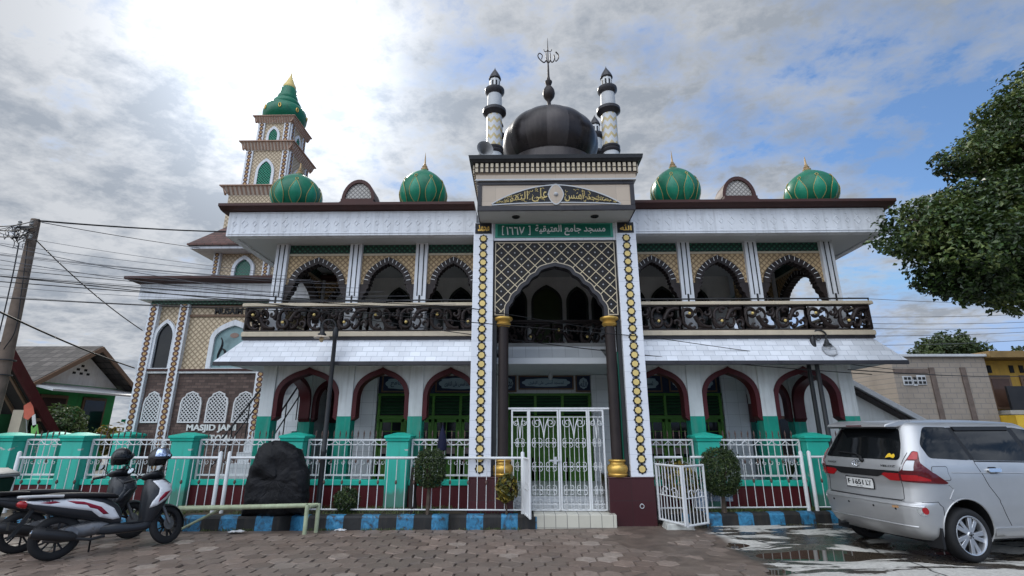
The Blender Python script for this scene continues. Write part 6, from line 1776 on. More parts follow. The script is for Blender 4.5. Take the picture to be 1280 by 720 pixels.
tg = [(-.665, 1.25), (-.64, 1.11), (-.60, 1.0), (-.60, .86), (-.60, .68), (-.56, .665), (.56, .665), (.60, .68), (.60, .86), (.60, 1.0), (.64, 1.11), (.665, 1.25)]
seam('tailgate_seam', tg, 1, .004)
patch('plate_recess', rounded([(-.36, .745), (.36, .745), (.34, .925), (-.34, .925)], .03), CARP, -.0015)
pf = patch('number_plate', rounded([(-.225, .755), (.225, .755), (.225, .90), (-.225, .90)], .008), PLAS, .014)
pw = patch('plate_face', rounded([(-.213, .767), (.213, .767), (.213, .888), (-.213, .888)], .006), M('white_plate', (.62, .62, .60), .4, var=.05, bmp=0), .017, pf)
def skin_text(txt, s0, s1, z0, z1, off, name, mat, parent, bold=0, shear=0):
    mb = MB(); put_text(mb, txt, s0, s1, z0, z1, 0, 0, bold=bold, shear=shear, thick=False)
    mb.v = [tuple(S(v[0], v[2], off - v[1])) for v in mb.v]
    return mb.build(name, mat, parent, world=False, smooth=0)
skin_text('F', -.19, -.145, .80, .868, .0185, 'plate_lettering', BLACK, pf, .035)
skin_text('1651', -.105, .07, .80, .868, .0185, 'plate_lettering', BLACK, pf, .035)
skin_text('LY', .11, .19, .80, .868, .0185, 'plate_lettering', BLACK, pf, .035)
skin_text('03·28', -.045, .045, .774, .790, .0185, 'plate_lettering', BLACK, pf, .0)
skin_text('AVANZA', -.555, -.37, 1.065, 1.090, .004, 'badge_lettering', PLAS, body, .02)
skin_text('VELOZ', .36, .56, 1.063, 1.088, .004, 'badge_lettering', PLAS, body, .02, .4)
b = MB()
for rx_, rz2, cz in ((.062, .042, 1.085), (.020, .040, 1.085), (.044, .016, 1.105)):
    b.tube([S(rx_ * math.cos(a), cz + rz2 * math.sin(a), .010) for a in [2 * PI * k / 28 for k in range(28)]], .0055, 6, closed=True)
b.build('emblem', CHROME, body, world=False)
wp = MB(); wp.tube([S(.10, 1.13, .03), S(.085, 1.17, .03), S(-.02, 1.205, .02), S(-.35, 1.225, .016)], [.020, .017, .012, .009], 7); wp.ball(S(.10, 1.13, .012), .03, 10); wp.build('rear_wiper', PLAS, car, world=False)
for y in (-.50, -.20, .20, .50): 
    b = MB(); p = S(y, .555, .002); b.lathe([(.014, 0), (.012, .004)], (0, 0, 0), 12); b.xf(Matrix.Translation(p) @ Matrix.Rotation(R(-90), 4, 'Y')); b.build('parking_sensor', PLAS, body, world=False)
patch('small_reflector', rounded([(.46, .565), (.54, .567), (.54, .595), (.46, .593)], .005), M('amber_sticker', (.42, .24, .12), .5), .004, body, seg=.03)
seam('bumper_ridge', [(-.82, .60), (0, .615), (.82, .60)], 1, .010, CARP)
seam('bumper_seam', [(-.60, .655), (.60, .655)], 1, .005)
seam('bumper_ridge', [(-.70, .36), (0, .37), (.70, .36)], 1, .012, CARP)
sp_ = MB(); P0 = [(-.645, 1.575), (-.62, 1.612), (-.42, 1.662), (-.2, 1.668), (-.2, 1.62), (-.46, 1.575)]
sp_.prism(P0, -.50, .50, 'y'); spo = sp_.build('roof_spoiler', CARP, car, world=False, bevel=.012)
sp_ = MB(); sp_.box(-.60, -.44, -.485, .485, 1.555, 1.574); sp_.build('spoiler_underside', PLAS, spo, world=False)
b = MB(); b.box(-.648, -.640, -.13, .13, 1.585, 1.60); b.build('high_brake_lamp', DREDL, spo, world=False)
b = MB(); b.box(-.45, 3.1, -.62, .62, .16, .24); b.build('underbody', PLAS, car, world=False)
b = MB(); b.tube([(-.6, .45, .235), (-.74, .45, .235)], .025, 10); b.build('exhaust_pipe', STEELD, car, world=False)
for sd in (-1, 1):
    b = MB(); b.prism([(-.43, .36), (-.405, .36), (-.42, .12), (-.455, .12)], sd * .80, sd * .60); b.build('mud_flap', PLAS, car, world=False, bevel=.004)
    b = MB(); b.ball((1.98, sd * .94, 1.08), .11, 14, sz=.75); b.rod((1.98, sd * .80, 1.03), (1.98, sd * .90, 1.06), .03, 8); b.build('door_mirror', CARP, car, world=False)
# windscreen follows the skin
ws_ = MB(); n = 16; m = 8; V = []
for j in range(m + 1):
    z = lerp(1.12, 1.57, j / m); o_ = outline(z); L = sum(math.dist(p, q) for p, q in zip(o_, o_[1:])); wv = interp(WID, z) - .20
    for i in range(n + 1): 
        s_ = L - abs(wv * (i / n * 2 - 1)); p = S(math.copysign(s_, i / n - .5 + 1e-6), z, .004); V.append(p)
ws_.add(V, [(j * (n + 1) + i, j * (n + 1) + i + 1, (j + 1) * (n + 1) + i + 1, (j + 1) * (n + 1) + i) for j in range(m) for i in range(n)]); ws_.build('windscreen', TINT, car, world=False)
def car_wheel(x, sd):
    def place(b): b.xf(Matrix.Translation((x, sd * .715, .315)) @ Matrix.Rotation(R(90 * sd * -1), 4, 'X'))
    # local z points outwards
    b = MB(); b.lathe([(.230, -.09), (.27, -.095), (.300, -.085), (.314, -.06), (.315, -.02), (.309, -.018), (.309, -.008), (.315, -.006), (.315, .055), (.302, .085), (.28, .100), (.250, .100), (.230, .088), (.226, .06), (.230, -.09)], (0, 0, 0), 56, caps=False); place(b); o = b.build('wheel', TYRE, car, world=False)
    b = MB(); b.lathe([(.215, -.09), (.213, .03), (.221, .075), (.232, .090), (.228, .097), (.215, .092), (.207, .07), (.203, .02), (.203, -.06)], (0, 0, 0), 48, caps=False); b.lathe([(.001, .085), (.035, .085), (.045, .078), (.055, .06)], (0, 0, 0), 24)
    for k in range(10):
        a = R(36 * k + (9 if k % 2 else -2)); c, s_ = math.cos(a), math.sin(a)
        wi, wo = .020, .026 if k % 2 else .030
        skew = .12
        a2 = a + skew
        p = [(.045 * c + wi * s_, .045 * s_ - wi * c, .078), (.045 * c - wi * s_, .045 * s_ + wi * c, .078), (.212 * math.cos(a2) - wo * math.sin(a2), .212 * math.sin(a2) + wo * math.cos(a2), .074), (.212 * math.cos(a2) + wo * math.sin(a2), .212 * math.sin(a2) - wo * math.cos(a2), .074)]
        b.add([q for q in p] + [(q[0], q[1], q[2] - .035) for q in p], [(0, 1, 2, 3), (7, 6, 5, 4), (0, 4, 5, 1), (1, 5, 6, 2), (2, 6, 7, 3), (3, 7, 4, 0)])
    place(b); r_ = b.build('rim', RIM, o, world=False, smooth=30, bevel=.004)
    b = MB(); b.lathe([(.03, .02), (.203, .015), (.203, -.02)], (0, 0, 0), 40); b.lathe([(.001, .03), (.12, .03), (.125, .02)], (0, 0, 0), 32); place(b); b.build('brake_disc', M('dark_brake', (.03, .03, .032), .5, metal=.5) if 'dark_brake' not in bpy.data.materials else bpy.data.materials['dark_brake'], o, world=False)
    b = MB()
    for k in range(5):
        a = R(72 * k + 20); b.lathe([(.008, .080), (.008, .09), (.001, .092)], (.030 * math.cos(a), .030 * math.sin(a), 0), 8)
    b.ball((0, 0, .084), .018, 12, sz=.4); place(b); b.build('hub_cap', PLAS, o, world=False)
for x in (0, 2.655):
    for sd in (-1, 1): car_wheel(x, sd)
for o in car.children:
    if not o.name.startswith('wheel'): o.location.z += .05
car.scale = (1.03, 1.03, 1.03); car.location = CAR_LOC + Vector((-.10, -.02, 0))
# ================================================================== SCOOTERS
def hull(mb, st, n=20, mi=None, e=.75):
    """stations (x, zc, half height, half width): closed skin along x"""
    vs = []
    for x, zc, hh, hw in st:
        for k in range(n):
            a = 2 * PI * k / n; c, s_ = math.cos(a), math.sin(a)
            vs.append((x, hw * math.copysign(abs(c) ** e, c), zc + hh * math.copysign(abs(s_) ** e, s_)))
    m = len(st)
    fs = [(i * n + k, i * n + (k + 1) % n, (i + 1) * n + (k + 1) % n, (i + 1) * n + k) for i in range(m - 1) for k in range(n)]
    fs += [tuple(reversed(range(n))), tuple((m - 1) * n + k for k in range(n))]
    mb.add(vs, fs, mi)
def dens(st, n=4):
    P = spline(st, n) if False else None
    out = []
    m = len(st)
    for i in range(m - 1):
        a = st[max(i - 1, 0)]; b_ = st[i]; c = st[i + 1]; d = st[min(i + 2, m - 1)]
        for k in range(n):
            t = k / n; out.append(tuple(.5 * (2 * b_[j] + (c[j] - a[j]) * t + (2 * a[j] - 5 * b_[j] + 4 * c[j] - d[j]) * t * t + (3 * b_[j] - a[j] - 3 * c[j] + d[j]) * t ** 3) for j in range(4)))
    out.append(st[-1]); return out
def raypatch(name, src, poly, side, off, mat, parent, seg=.03):
    """flat outline in (x,z) pressed onto the side of a hull"""
    bm0 = bmesh.new(); bm0.from_mesh(src.data); tree = BVHTree.FromBMesh(bm0); bm0.free()
    bm = bmesh.new(); P = []; n = len(poly)
    for i in range(n):
        a, c = poly[i], poly[(i + 1) % n]; m = max(1, int(math.dist(a, c) / seg))
        for k in range(m): P.append((lerp(a[0], c[0], k / m), lerp(a[1], c[1], k / m)))
    f = bm.faces.new([bm.verts.new((p[0], p[1], 0)) for p in P]); bmesh.ops.triangulate(bm, faces=[f])
    for _ in range(4):
        es = [e for e in bm.edges if e.calc_length() > seg * 1.5 and not e.is_boundary]
        if not es: break
        bmesh.ops.subdivide_edges(bm, edges=es, cuts=1); bmesh.ops.triangulate(bm, faces=bm.faces[:])
    bad = []
    for v in bm.verts:
        h = tree.ray_cast(Vector((v.co.x, side * 1.0, v.co.y)), Vector((0, -side, 0)))
        if h[0] is None: 
            q = tree.find_nearest(Vector((v.co.x, side * .12, v.co.y))); h = q
        v.co = h[0] + Vector((0, side * off, 0))
    bmesh.ops.recalc_face_normals(bm, faces=bm.faces)
    me = bpy.data.meshes.new(name); bm.to_mesh(me); bm.free(); me.polygons.foreach_set('use_smooth', [True] * len(me.polygons)); me.materials.append(mat)
    o = bpy.data.objects.new(name, me); COL.objects.link(o); o.parent = parent
    so = o.modifiers.new('thick', 'SOLIDIFY'); so.thickness = .008; so.offset = -1 if side < 0 else -1
    return o
DGREY = M('dark_grey_plastic', (.022, .024, .028), .35, var=.15, coat=.2)
SWHITE = M('white_scooter_paint', (.62, .63, .65), .18, var=.03, bmp=0, coat=.5)
SRED = M('red_scooter_graphic', (.22, .012, .03), .25, var=.1, bmp=0)
SEATM = M('black_seat_vinyl', (.014, .014, .016), .5, bmp=.3, bscale=60)
ENG = M('engine_alloy', (.16, .16, .165), .45, metal=.6, var=.3, scale=10)
EXH = M('exhaust_shield', (.035, .035, .037), .4, metal=.3, var=.2)
MIRR = M('mirror_glass', (.62, .68, .74), .05, metal=1, var=0, bmp=0)
def scooter(loc, rz, label, main, accent, graphic, steer, lean, rail):
    t = thing('motor_scooter', label, 'scooter', loc, 0, 'scooters parked by the railing'); t.rotation_euler = (R(lean), 0, rz)
    P = lambda nm, mb, mt, par=None, **kw: mb.build(nm, mt, par or t, world=False, **kw)
    ZR = .272
    def wheel(name, cx, Mx, wdt):
        b = MB(); b.lathe([(.185, -.035), (.215, -wdt), (.25, -wdt * .8), (.268, -.02), (.272, 0), (.268, .02), (.25, wdt * .8), (.215, wdt), (.185, .035)], (0, 0, 0), 48, caps=False); b.xf(Mx @ Matrix.Translation((cx, 0, ZR)) @ Matrix.Rotation(R(90), 4, 'X')); o = P(name, b, TYRE)
        b = MB(); b.lathe([(.178, -.032), (.19, -.034), (.192, .0), (.19, .034), (.178, .032), (.170, .02), (.170, -.02), (.178, -.032)], (0, 0, 0), 40, caps=False); b.lathe([(.045, -.04), (.045, .04)], (0, 0, 0), 16)
        for k in range(5):
            a = R(72 * k); c, s_ = math.cos(a), math.sin(a)
            for dl in (-.22, .22): b.bar((.04 * c, .04 * s_, 0), (.178 * math.cos(a + dl), .178 * math.sin(a + dl), 0), .022, .020, up=(0, 0, 1))
        b.xf(Mx @ Matrix.Translation((cx, 0, ZR)) @ Matrix.Rotation(R(90), 4, 'X')); P('rim', b, BLACK, o)
        return o
    wheel('rear_wheel', 0, Matrix.Identity(4), .046)
    sp0 = Vector((1.06, 0, .66)); ax = Vector((-math.sin(R(26)), 0, math.cos(R(26))))
    F = Matrix.Translation(sp0) @ Matrix.Rotation(R(steer), 4, ax) @ Matrix.Translation(-sp0)
    fw = wheel('front_wheel', 1.256, F, .040)
    b = MB(); b.lathe([(.085, .046), (.085, .05), (.06, .052)], (0, 0, 0), 24); b.xf(F @ Matrix.Translation((1.256, 0, ZR)) @ Matrix.Rotation(R(90), 4, 'X')); P('brake_disc', b, ENG, fw)
    b = MB()
    for y in (-.062, .062): b.tube([(1.256, y, ZR), (1.16, y, .47), (1.09, y * .9, .62)], [.020, .024, .018], 10)
    b.xf(F); P('fork', b, ENG)
    b = MB(); n = 16; V = []
    for i in range(n + 1):
        a = R(lerp(-12, 150, i / n)); r_ = .300
        for u in (-1, -.6, 0, .6, 1): V.append((1.256 + (r_ - .05 * abs(u) ** 2) * math.cos(a), u * .066, ZR + (r_ - .05 * abs(u) ** 2) * math.sin(a)))
    b.add(V, [(i * 5 + j, i * 5 + j + 1, i * 5 + j + 6, i * 5 + j + 5) for i in range(n) for j in range(4)]); b.xf(F); P('front_fender', b, DGREY)
    # rear body
    b = MB(); hull(b, dens([(-.43, .735, .012, .03), (-.36, .715, .045, .075), (-.20, .675, .085, .115), (.02, .635, .125, .142), (.25, .60, .150, .150), (.45, .55, .160, .140), (.60, .47, .150, .125), (.66, .42, .10, .11)]), 28); bd = P('rear_body', b, DGREY, smooth=60)
    for sd in (-1, 1):
        side_p = [(-.40, .742), (-.28, .748), (.0, .745), (.22, .715), (.42, .65), (.55, .57), (.64, .43), (.56, .42), (.40, .47), (.30, .56), (.12, .60), (-.10, .655), (-.30, .70)]
        sp1 = raypatch('side_panel', bd, side_p, sd, .006, accent, bd)
        raypatch('red_graphic', bd, [(.02, .715), (.20, .685), (.40, .60), (.50, .50), (.44, .50), (.36, .575), (.28, .60), (.24, .64), (.12, .665)], sd, .0085, graphic, sp1)
        raypatch('red_graphic', bd, [(-.24, .712), (-.10, .722), (-.04, .70), (-.14, .69)], sd, .0085, graphic, sp1)
    b = MB(); hull(b, dens([(-.36, .765, .012, .05), (-.30, .775, .030, .10), (-.10, .785, .040, .125), (.12, .775, .042, .135), (.35, .755, .040, .125), (.52, .735, .035, .10), (.60, .715, .02, .05)]), 24); P('seat', b, SEATM, smooth=60)
    b = MB()
    for sd in (-1, 1): b.tube(spline([(-.02, sd * .14, .775), (-.22, sd * .135, .79), (-.40, sd * .10, .80), (-.45, 0, .805)], 5), .017, 8)
    P('grab_rail', b, rail)
    b = MB(); hull(b, dens([(-.455, .72, .02, .05), (-.42, .715, .045, .075), (-.36, .705, .05, .08)]), 16); P('tail_lamp', b, REDL)
    b = MB(); b.prism([(-.30, .66), (-.26, .66), (-.40, .36), (-.46, .30), (-.47, .31)], -.05, .05); b.box(-.485, -.478, -.11, .11, .42, .52); P('rear_mudguard', b, PLAS)
    # engine, exhaust, shock
    b = MB(); hull(b, dens([(-.12, .27, .05, .06), (.05, .29, .09, .09), (.25, .32, .10, .10), (.45, .34, .09, .10), (.58, .33, .06, .08)]), 18); b.tube([(.12, -.13, .30), (.12, -.05, .30)], .085, 18); P('engine', b, ENG)
    b = MB(); b.tube([(.50, -.10, .22), (.34, -.16, .20), (.16, -.17, .235)], .020, 10); b.tube([(.18, -.165, .25), (.12, -.17, .265), (-.20, -.185, .345), (-.27, -.185, .36)], [.035, .062, .074, .060], 18); ex = P('exhaust', b, EXH)
    b = MB(); b.tube([(.08, -.205, .29), (-.16, -.225, .35)], [.042, .052], 12, flat=(Vector((0, 1, 0)), .4)); P('heat_shield', b, PLAS, ex)
    b = MB(); b.tube([(-.05, .11, .32), (-.12, .11, .62)], .018, 8)
    for k in range(9): b.tube([( -.055 - .006 * k + .03 * math.cos(a), .11 + .03 * math.sin(a), .36 + .025 * k) for a in [2 * PI * q / 10 for q in range(10)]], .006, 5, closed=True)
    P('shock_absorber', b, ENG)
    # floor board and lower cowl
    b = MB(); hull(b, dens([(.44, .30, .06, .10), (.60, .30, .075, .15), (.80, .285, .06, .165), (.98, .295, .065, .15), (1.06, .34, .06, .10)]), 22, e=.55); P('floor_board', b, DGREY, smooth=50)
    b = MB(); b.box(.62, .96, -.13, .13, .346, .36); P('floor_mat', b, PLAS)
    # leg shield: inner dark, outer front cover
    b = MB()
    st = [(.34, .91, 1.07, .15), (.46, .90, 1.13, .195), (.60, .895, 1.20, .225), (.74, .895, 1.255, .22), (.84, .90, 1.23, .18), (.92, .92, 1.15, .12)]
    V = []; n = 20
    for z, x0, x1, hw in st:
        for k in range(n):
            a = 2 * PI * k / n; c, s_ = math.cos(a), math.sin(a); V.append(((x0 + x1) / 2 + (x1 - x0) / 2 * math.copysign(abs(c) ** .8, c), hw * math.copysign(abs(s_) ** .7, s_), z))
    b.add(V, [(i * n + k, i * n + (k + 1) % n, (i + 1) * n + (k + 1) % n, (i + 1) * n + k) for i in range(len(st) - 1) for k in range(n)] + [tuple(reversed(range(n))), tuple((len(st) - 1) * n + k for k in range(n))]); ls = P('leg_shield', b, main, smooth=60)
    for sd in (-1, 1):
        fp = raypatch('front_panel', ls, [(.965, .895), (1.09, .905), (1.20, .84), (1.243, .74), (1.17, .635), (1.04, .545), (.955, .52), (.975, .60), (1.04, .70), (1.05, .78)], sd, .008, accent, ls)
        raypatch('red_graphic', ls, [(1.06, .645), (1.12, .72), (1.20, .745), (1.14, .66), (1.05, .585)], sd, .011, graphic, fp)
        b = MB(); hull(b, [(1.14, .76, .01, .01), (1.17, .77, .035, .02), (1.20, .76, .02, .01)], 10); b.xf(Matrix.Translation((0, sd * .12, 0))); P('indicator', b, WLENS, ls)
    # handlebar assembly turned with the fork
    b = MB(); hull(b, dens([(.90, .985, .02, .08), (.95, .985, .045, .14), (1.02, .985, .060, .15), (1.10, .97, .055, .12), (1.16, .95, .02, .06)]), 20); b.xf(F); hb = P('handlebar_cowl', b, DGREY, smooth=60)
    b = MB(); b.tube(spline([(.86, -.345, .985), (.93, -.22, .99), (.99, -.08, .99), (.99, .08, .99), (.93, .22, .99), (.86, .345, .985)], 5), .011, 8); b.xf(F); P('handlebar', b, STEELD)
    for sd in (-1, 1):
        b = MB(); b.tube([(.86, sd * .35, .985), (.925, sd * .235, .99)], .019, 10); b.xf(F); P('grip', b, PLAS)
        b = MB(); b.tube([(.96, sd * .22, .98), (.97, sd * .30, .985), (.90, sd * .37, .985)], .006, 6); b.xf(F); P('brake_lever', b, ENG)
        b = MB(); b.tube(spline([(.97, sd * .20, 1.00), (.98, sd * .24, 1.07), (.97, sd * .31, 1.13)], 4), .006, 6); b.xf(F); m_ = P('mirror', b, PLAS)
        b = MB(); b.ball((0, 0, 0), 1, 16); b.xf(F @ Matrix.Translation((.965, sd * .335, 1.16)) @ Matrix.Rotation(R(12), 4, 'Y') @ Matrix.Diagonal((.020, .062, .042, 1))); P('mirror_shell', b, PLAS, m_)
        b = MB(); b.lathe([(.001, 0), (1, 0)], (0, 0, 0), 20); b.xf(F @ Matrix.Translation((.944, sd * .335, 1.162)) @ Matrix.Rotation(R(-90 + 12), 4, 'Y') @ Matrix.Diagonal((.036, .055, 1, 1))); P('mirror_glass', b, MIRR, m_)
    b = MB()
    for sd, q in ((-1, .0), (1, .03)): b.tube(spline([(.93, sd * .20, 1.0), (1.02, sd * .17, 1.06 + q), (1.13, sd * .08, 1.02), (1.15, sd * .04, .90)], 5), .006, 5)
    b.xf(F); P('cable', b, PLAS)
    b = MB(); b.lathe([(.045, 0), (.047, .012), (.03, .02)], (0, 0, 0), 16); b.xf(Matrix.Translation((-.272, -.185, .36)) @ Matrix.Rotation(R(-80), 4, 'Y')); P('exhaust_tip', b, CHROME, ex)
    b = MB(); b.lathe([(.03, 0), (.03, .015), (.012, .022)], (0, 0, 0), 12); b.xf(Matrix.Translation((0, -.062, ZR)) @ Matrix.Rotation(R(90), 4, 'X')); P('axle_nut', b, CHROME)
    b = MB(); b.tube([(.36, -.13, .335), (.36, -.23, .325)], .014, 8); P('footpeg', b, ENG)
    b = MB(); b.tube([(.40, .12, .28), (.42, .22, .02)], .011, 8); b.tube([(.42, .22, .015), (.47, .235, .012)], .012, 8); P('side_stand', b, PLAS)
    return t, F
s1, F1 = scooter((-6.13, 7.02, 0), R(50), 'white and dark grey scooter with red side graphics parked in front', DGREY, SWHITE, SRED, 30, -7, LGREY)
s2, F2 = scooter((-6.95, 7.38, 0), R(50), 'all dark grey scooter parked behind the white one at the left edge', DGREY, DGREY, DGREY, 22, -7, PLAS)
def helmet(scoot, F, lx, ly, lz, label, visor_mat, visor, rz):
    bpy.context.view_layer.update()
    p = scoot.matrix_world @ F @ Vector((lx, ly, lz))
    t = thing('helmet', label, 'helmet', p, rz, 'helmets hung on the scooter handlebars')
    SH = M('black_helmet_shell', (.012, .012, .013), .22, coat=.4, bmp=0) if 'black_helmet_shell' not in bpy.data.materials else bpy.data.materials['black_helmet_shell']
    b = MB(); n = 28; m = 16; V = []
    for i in range(m + 1):
        ph = lerp(-52, 90, i / m)
        for k in range(n):
            th = 2 * PI * k / n; r_ = math.cos(R(ph))
            x = .150 * r_ * math.cos(th); y = .128 * r_ * math.sin(th); z = .150 * math.sin(R(ph))
            if ph < 0: x = .150 * math.cos(th) * r_ ** .4; y = .128 * math.sin(th) * r_ ** .4
            if math.cos(th) > .3 and ph < 5: z = max(z, -.015)     # open face
            V.append((x, y, z))
    b.add(V, [(i * n + k, i * n + (k + 1) % n, (i + 1) * n + (k + 1) % n, (i + 1) * n + k) for i in range(m) for k in range(n)]); b.build('shell', SH, t, world=False, smooth=60)
    b = MB(); b.ball((-.01, 0, -.02), .120, 20, sz=.85); b.build('lining', PLAS, t, world=False)
    if visor:
        b = MB(); V = []; 
        for i in range(7):
            ph = lerp(visor[0], visor[1], i / 6)
            for k in range(15):
                th = R(-75 + 150 * k / 14); r_ = math.cos(R(ph)); V.append((.160 * r_ * math.cos(th), .138 * r_ * math.sin(th), .160 * math.sin(R(ph))))
        b.add(V, [(i * 15 + k, i * 15 + k + 1, (i + 1) * 15 + k + 1, (i + 1) * 15 + k) for i in range(6) for k in range(14)]); o = b.build('visor', visor_mat, t, world=False, smooth=80)
    b = MB(); b.tube([(.155 * math.cos(q), .132 * math.sin(q), -.012) for q in [R(-80 + 160 * k / 20) for k in range(21)]], .007, 6); b.build('rim_trim', PLAS, t, world=False)
    return t
VIS = M('silver_mirror_visor', (.34, .40, .52), .08, metal=.9, var=0, bmp=0)
helmet(s1, F1, .93, -.20, 1.19, 'black helmet with pale mirrored visor on the white scooter handlebar', VIS, (8, 55), R(-5))
helmet(s2, F2, .93, -.15, 1.19, 'plain glossy black helmet on the dark scooter handlebar', TINT, (-12, 30), R(-20))
# ================================================================== TREES AND BACKGROUND
def tree(name, label, base, trunk_pts, trunk_r, lobes, n, size, mat, seed, gap=.05, per=None, limbs=True):
    rnd = random.Random(seed); t = thing(name, label, 'tree', base)
    b = MB(); P = spline(trunk_pts, 5); b.tube(P, [lerp(trunk_r, trunk_r * .45, i / (len(P) - 1)) for i in range(len(P))], 12)
    if limbs:
        for (x, y, z, rx, ry, rz) in lobes:
            a = Vector(trunk_pts[-1 if rnd.random() < .6 else -2]); e = Vector((x, y, z)); m_ = (a + e) / 2 + Vector((rnd.uniform(-.4, .4), rnd.uniform(-.4, .4), .3))
            Q = spline([a, m_, e], 5); b.tube(Q, [lerp(trunk_r * .42, .02, i / (len(Q) - 1)) for i in range(len(Q))], 8)
            for _ in range(4):
                f = e + Vector((rnd.gauss(0, rx * .5), rnd.gauss(0, ry * .5), rnd.gauss(0, rz * .5))); b.tube([m_.lerp(e, .6), f], [.035, .010], 6)
    b.build('trunk', BARK, t, smooth=60)
    mb = MB(); tn = []; vol = [l[3] * l[4] * l[5] for l in lobes]; tot = sum(v ** .75 for v in vol)
    for li, (x, y, z, rx, ry, rz) in enumerate(lobes):
        def gen():
            while True:
                v = Vector((rnd.gauss(0, 1), rnd.gauss(0, 1), rnd.gauss(0, 1))).normalized(); rr = rnd.random() ** .30
                rr *= 1 + .28 * noise.noise(v * 1.9 + Vector((li * 3.1, seed, 0))) + .14 * noise.noise(v * 5 + Vector((li, 0, seed)))
                p = (x + v.x * rx * rr, y + v.y * ry * rr, z + v.z * rz * rr)
                if noise.noise(Vector(p) * 1.5) < -.42 + gap * 2 or noise.noise(Vector(p) * 4) < -.45: continue
                return p, (v.x * .5, v.y * .5, .6 + v.z * .5)
        def tone(p, r): return max(0, min(1, .42 + .55 * noise.noise(p * 1.1) + r.gauss(0, .20)))
        leaves(mb, tn, gen, int(n * vol[li] ** .75 / tot), size, rnd, tone, asp=.62)
    mb.v = [tuple(p) for p in mb.v]
    o = mb.build('crown', mat, t, smooth=0, weld=False); tones(o, tn); return t
LFT = leaf_mat('broadleaf', (.010, .024, .006), (.042, .084, .016), (.20, .24, .07), .40, .12)
LFT2 = leaf_mat('distant_leaf', (.018, .032, .010), (.045, .075, .02), (.09, .12, .04))
TREEL = [(7.25, 8.2, 5.05, .85, .8, .55), (8.0, 8.2, 4.55, 1.1, 1.1, .75), (8.3, 8.2, 5.45, .9, .9, .55), (9.2, 8.2, 5.2, 1.3, 1.3, 1.1), (9.0, 8.4, 4.15, 1.0, 1.0, .6), (10.2, 8.3, 4.3, 1.2, 1.2, .75), (10.8, 8.2, 5.6, 1.6, 1.6, 1.4), (10.6, 8.4, 7.2, 1.3, 1.4, .9), (9.35, 8.2, 6.75, .95, .9, .55), (8.45, 8.3, 6.55, .62, .6, .38), (9.4, 8.3, 7.45, .6, .6, .35), (10.3, 8.3, 8.0, .9, .9, .55), (12.2, 9, 6.5, 2.0, 2.0, 1.9), (7.5, 8.3, 4.15, .5, .5, .35), (12.2, 8.6, 8.2, 1.5, 1.5, 1.2)]
tree('broadleaf_tree', 'large dark leafy tree overhanging the car at the right edge', (11.2, 9.2, 0), [(11.2, 9.2, 0), (11.1, 9.1, 2.0), (10.7, 8.9, 4.0), (10.5, 8.8, 5.2)], .30,
     TREEL, 150000, .092, LFT, 21, .0)
tree('broadleaf_tree', 'round green tree rising behind the bare brick building', (25.7, 30, 0), [(25.7, 30, 0), (25.7, 30, 3), (25.8, 30, 5)], .25, [(25.0, 30, 5.7, 1.5, 1.5, 1.0), (26.6, 30, 5.7, 1.4, 1.5, 1.0), (25.8, 30, 6.3, 1.6, 1.5, 1.0)], 9000, .22, LFT2, 31, .0)
tree('broadleaf_tree', 'smaller tree top behind the yellow building at the right edge', (30.3, 30, 0), [(30.3, 30, 0), (30.3, 30, 3), (30.2, 30, 5)], .2, [(30.0, 30, 5.4, 1.2, 1.4, .7), (31.4, 30, 5.8, 1.6, 1.4, 1.0)], 4000, .22, LFT2, 33, .0)
tree('broadleaf_tree', 'thin leafy tree between the mosque and the bare brick building', (16.9, 24, 0), [(16.9, 24, 0), (16.9, 24, 1.6), (17.0, 24, 2.6)], .14, [(16.7, 24, 3.1, .8, .8, .8), (17.3, 24, 2.7, .6, .8, .6)], 2600, .16, LFT2, 35, .06)
# --- bare brick building at the right
bb = thing('brick_building', 'bare grey brick building with dark concrete columns at the right', 'building', (16.5, 20, 0))
RAWB = tile_mat('raw_brick', (.33, .28, .23), (.20, .18, .16), .42, .20, .016, .9, .14, .5, 'xz', .5, .55, (.27, .23, .19))
RAWY = tile_mat('raw_brick_side', (.33, .28, .23), (.20, .18, .16), .42, .20, .016, .9, .14, .5, 'yz', .5, .55, (.27, .23, .19))
w = MB(); w.box(14.85, 18.55, 20, 27, -.05, 4.42); wo = w.build('wall', RAWB, bb, smooth=0)
c = MB(); c.box(15.9 + .35, 16.10 + .35, 19.95, 20.1, 0, 4.0); c.box(17.48, 17.68, 19.95, 20.1, 0, 4.0); c.box(14.86, 16.2, 19.955, 20.1, 3.78, 3.95); c.build('concrete_frame', M('dark_concrete', (.13, .10, .085), .85, var=.3, scale=3), bb, smooth=0)
c = MB(); c.box(14.7, 18.65, 19.85, 27.1, 4.42, 4.52); c.build('roof_edge', LGREY, bb, bevel=.01)
c = MB(); c.box(15.15, 15.5, 19.96, 20.02, 3.30, 3.66); c.box(15.52, 15.68, 19.96, 20.02, 3.28, 3.55); c.box(15.70, 16.05, 19.96, 20.02, 3.32, 3.70); vo = c.build('vent_block', LGREY, bb, bevel=.01)
for x0 in (15.19, 15.34, 15.55, 15.74, 15.9):
    for z0 in (3.36, 3.52): c = MB(); c.box(x0, x0 + .11, 19.945, 19.962, z0, z0 + .10); c.build('vent_opening', DARKIN, vo, smooth=0)
yb = thing('yellow_building', 'yellow two storey building with dark balcony panel at the right edge', 'building', (21, 20, 0))
YEL = M('yellow_wall_paint', (.46, .28, .055), .7, var=.15, streak=.3, dirt=(.2, .13, .05))
w = MB(); w.box(18.75, 24, 20.6, 27, -.05, 4.35); w.build('wall', YEL, yb, smooth=0)
w = MB(); w.box(18.55, 24.2, 19.7, 27, 4.36, 4.62); w.build('roof_slab', M('brown_fascia', (.20, .13, .05), .7, var=.2), yb, bevel=.01)
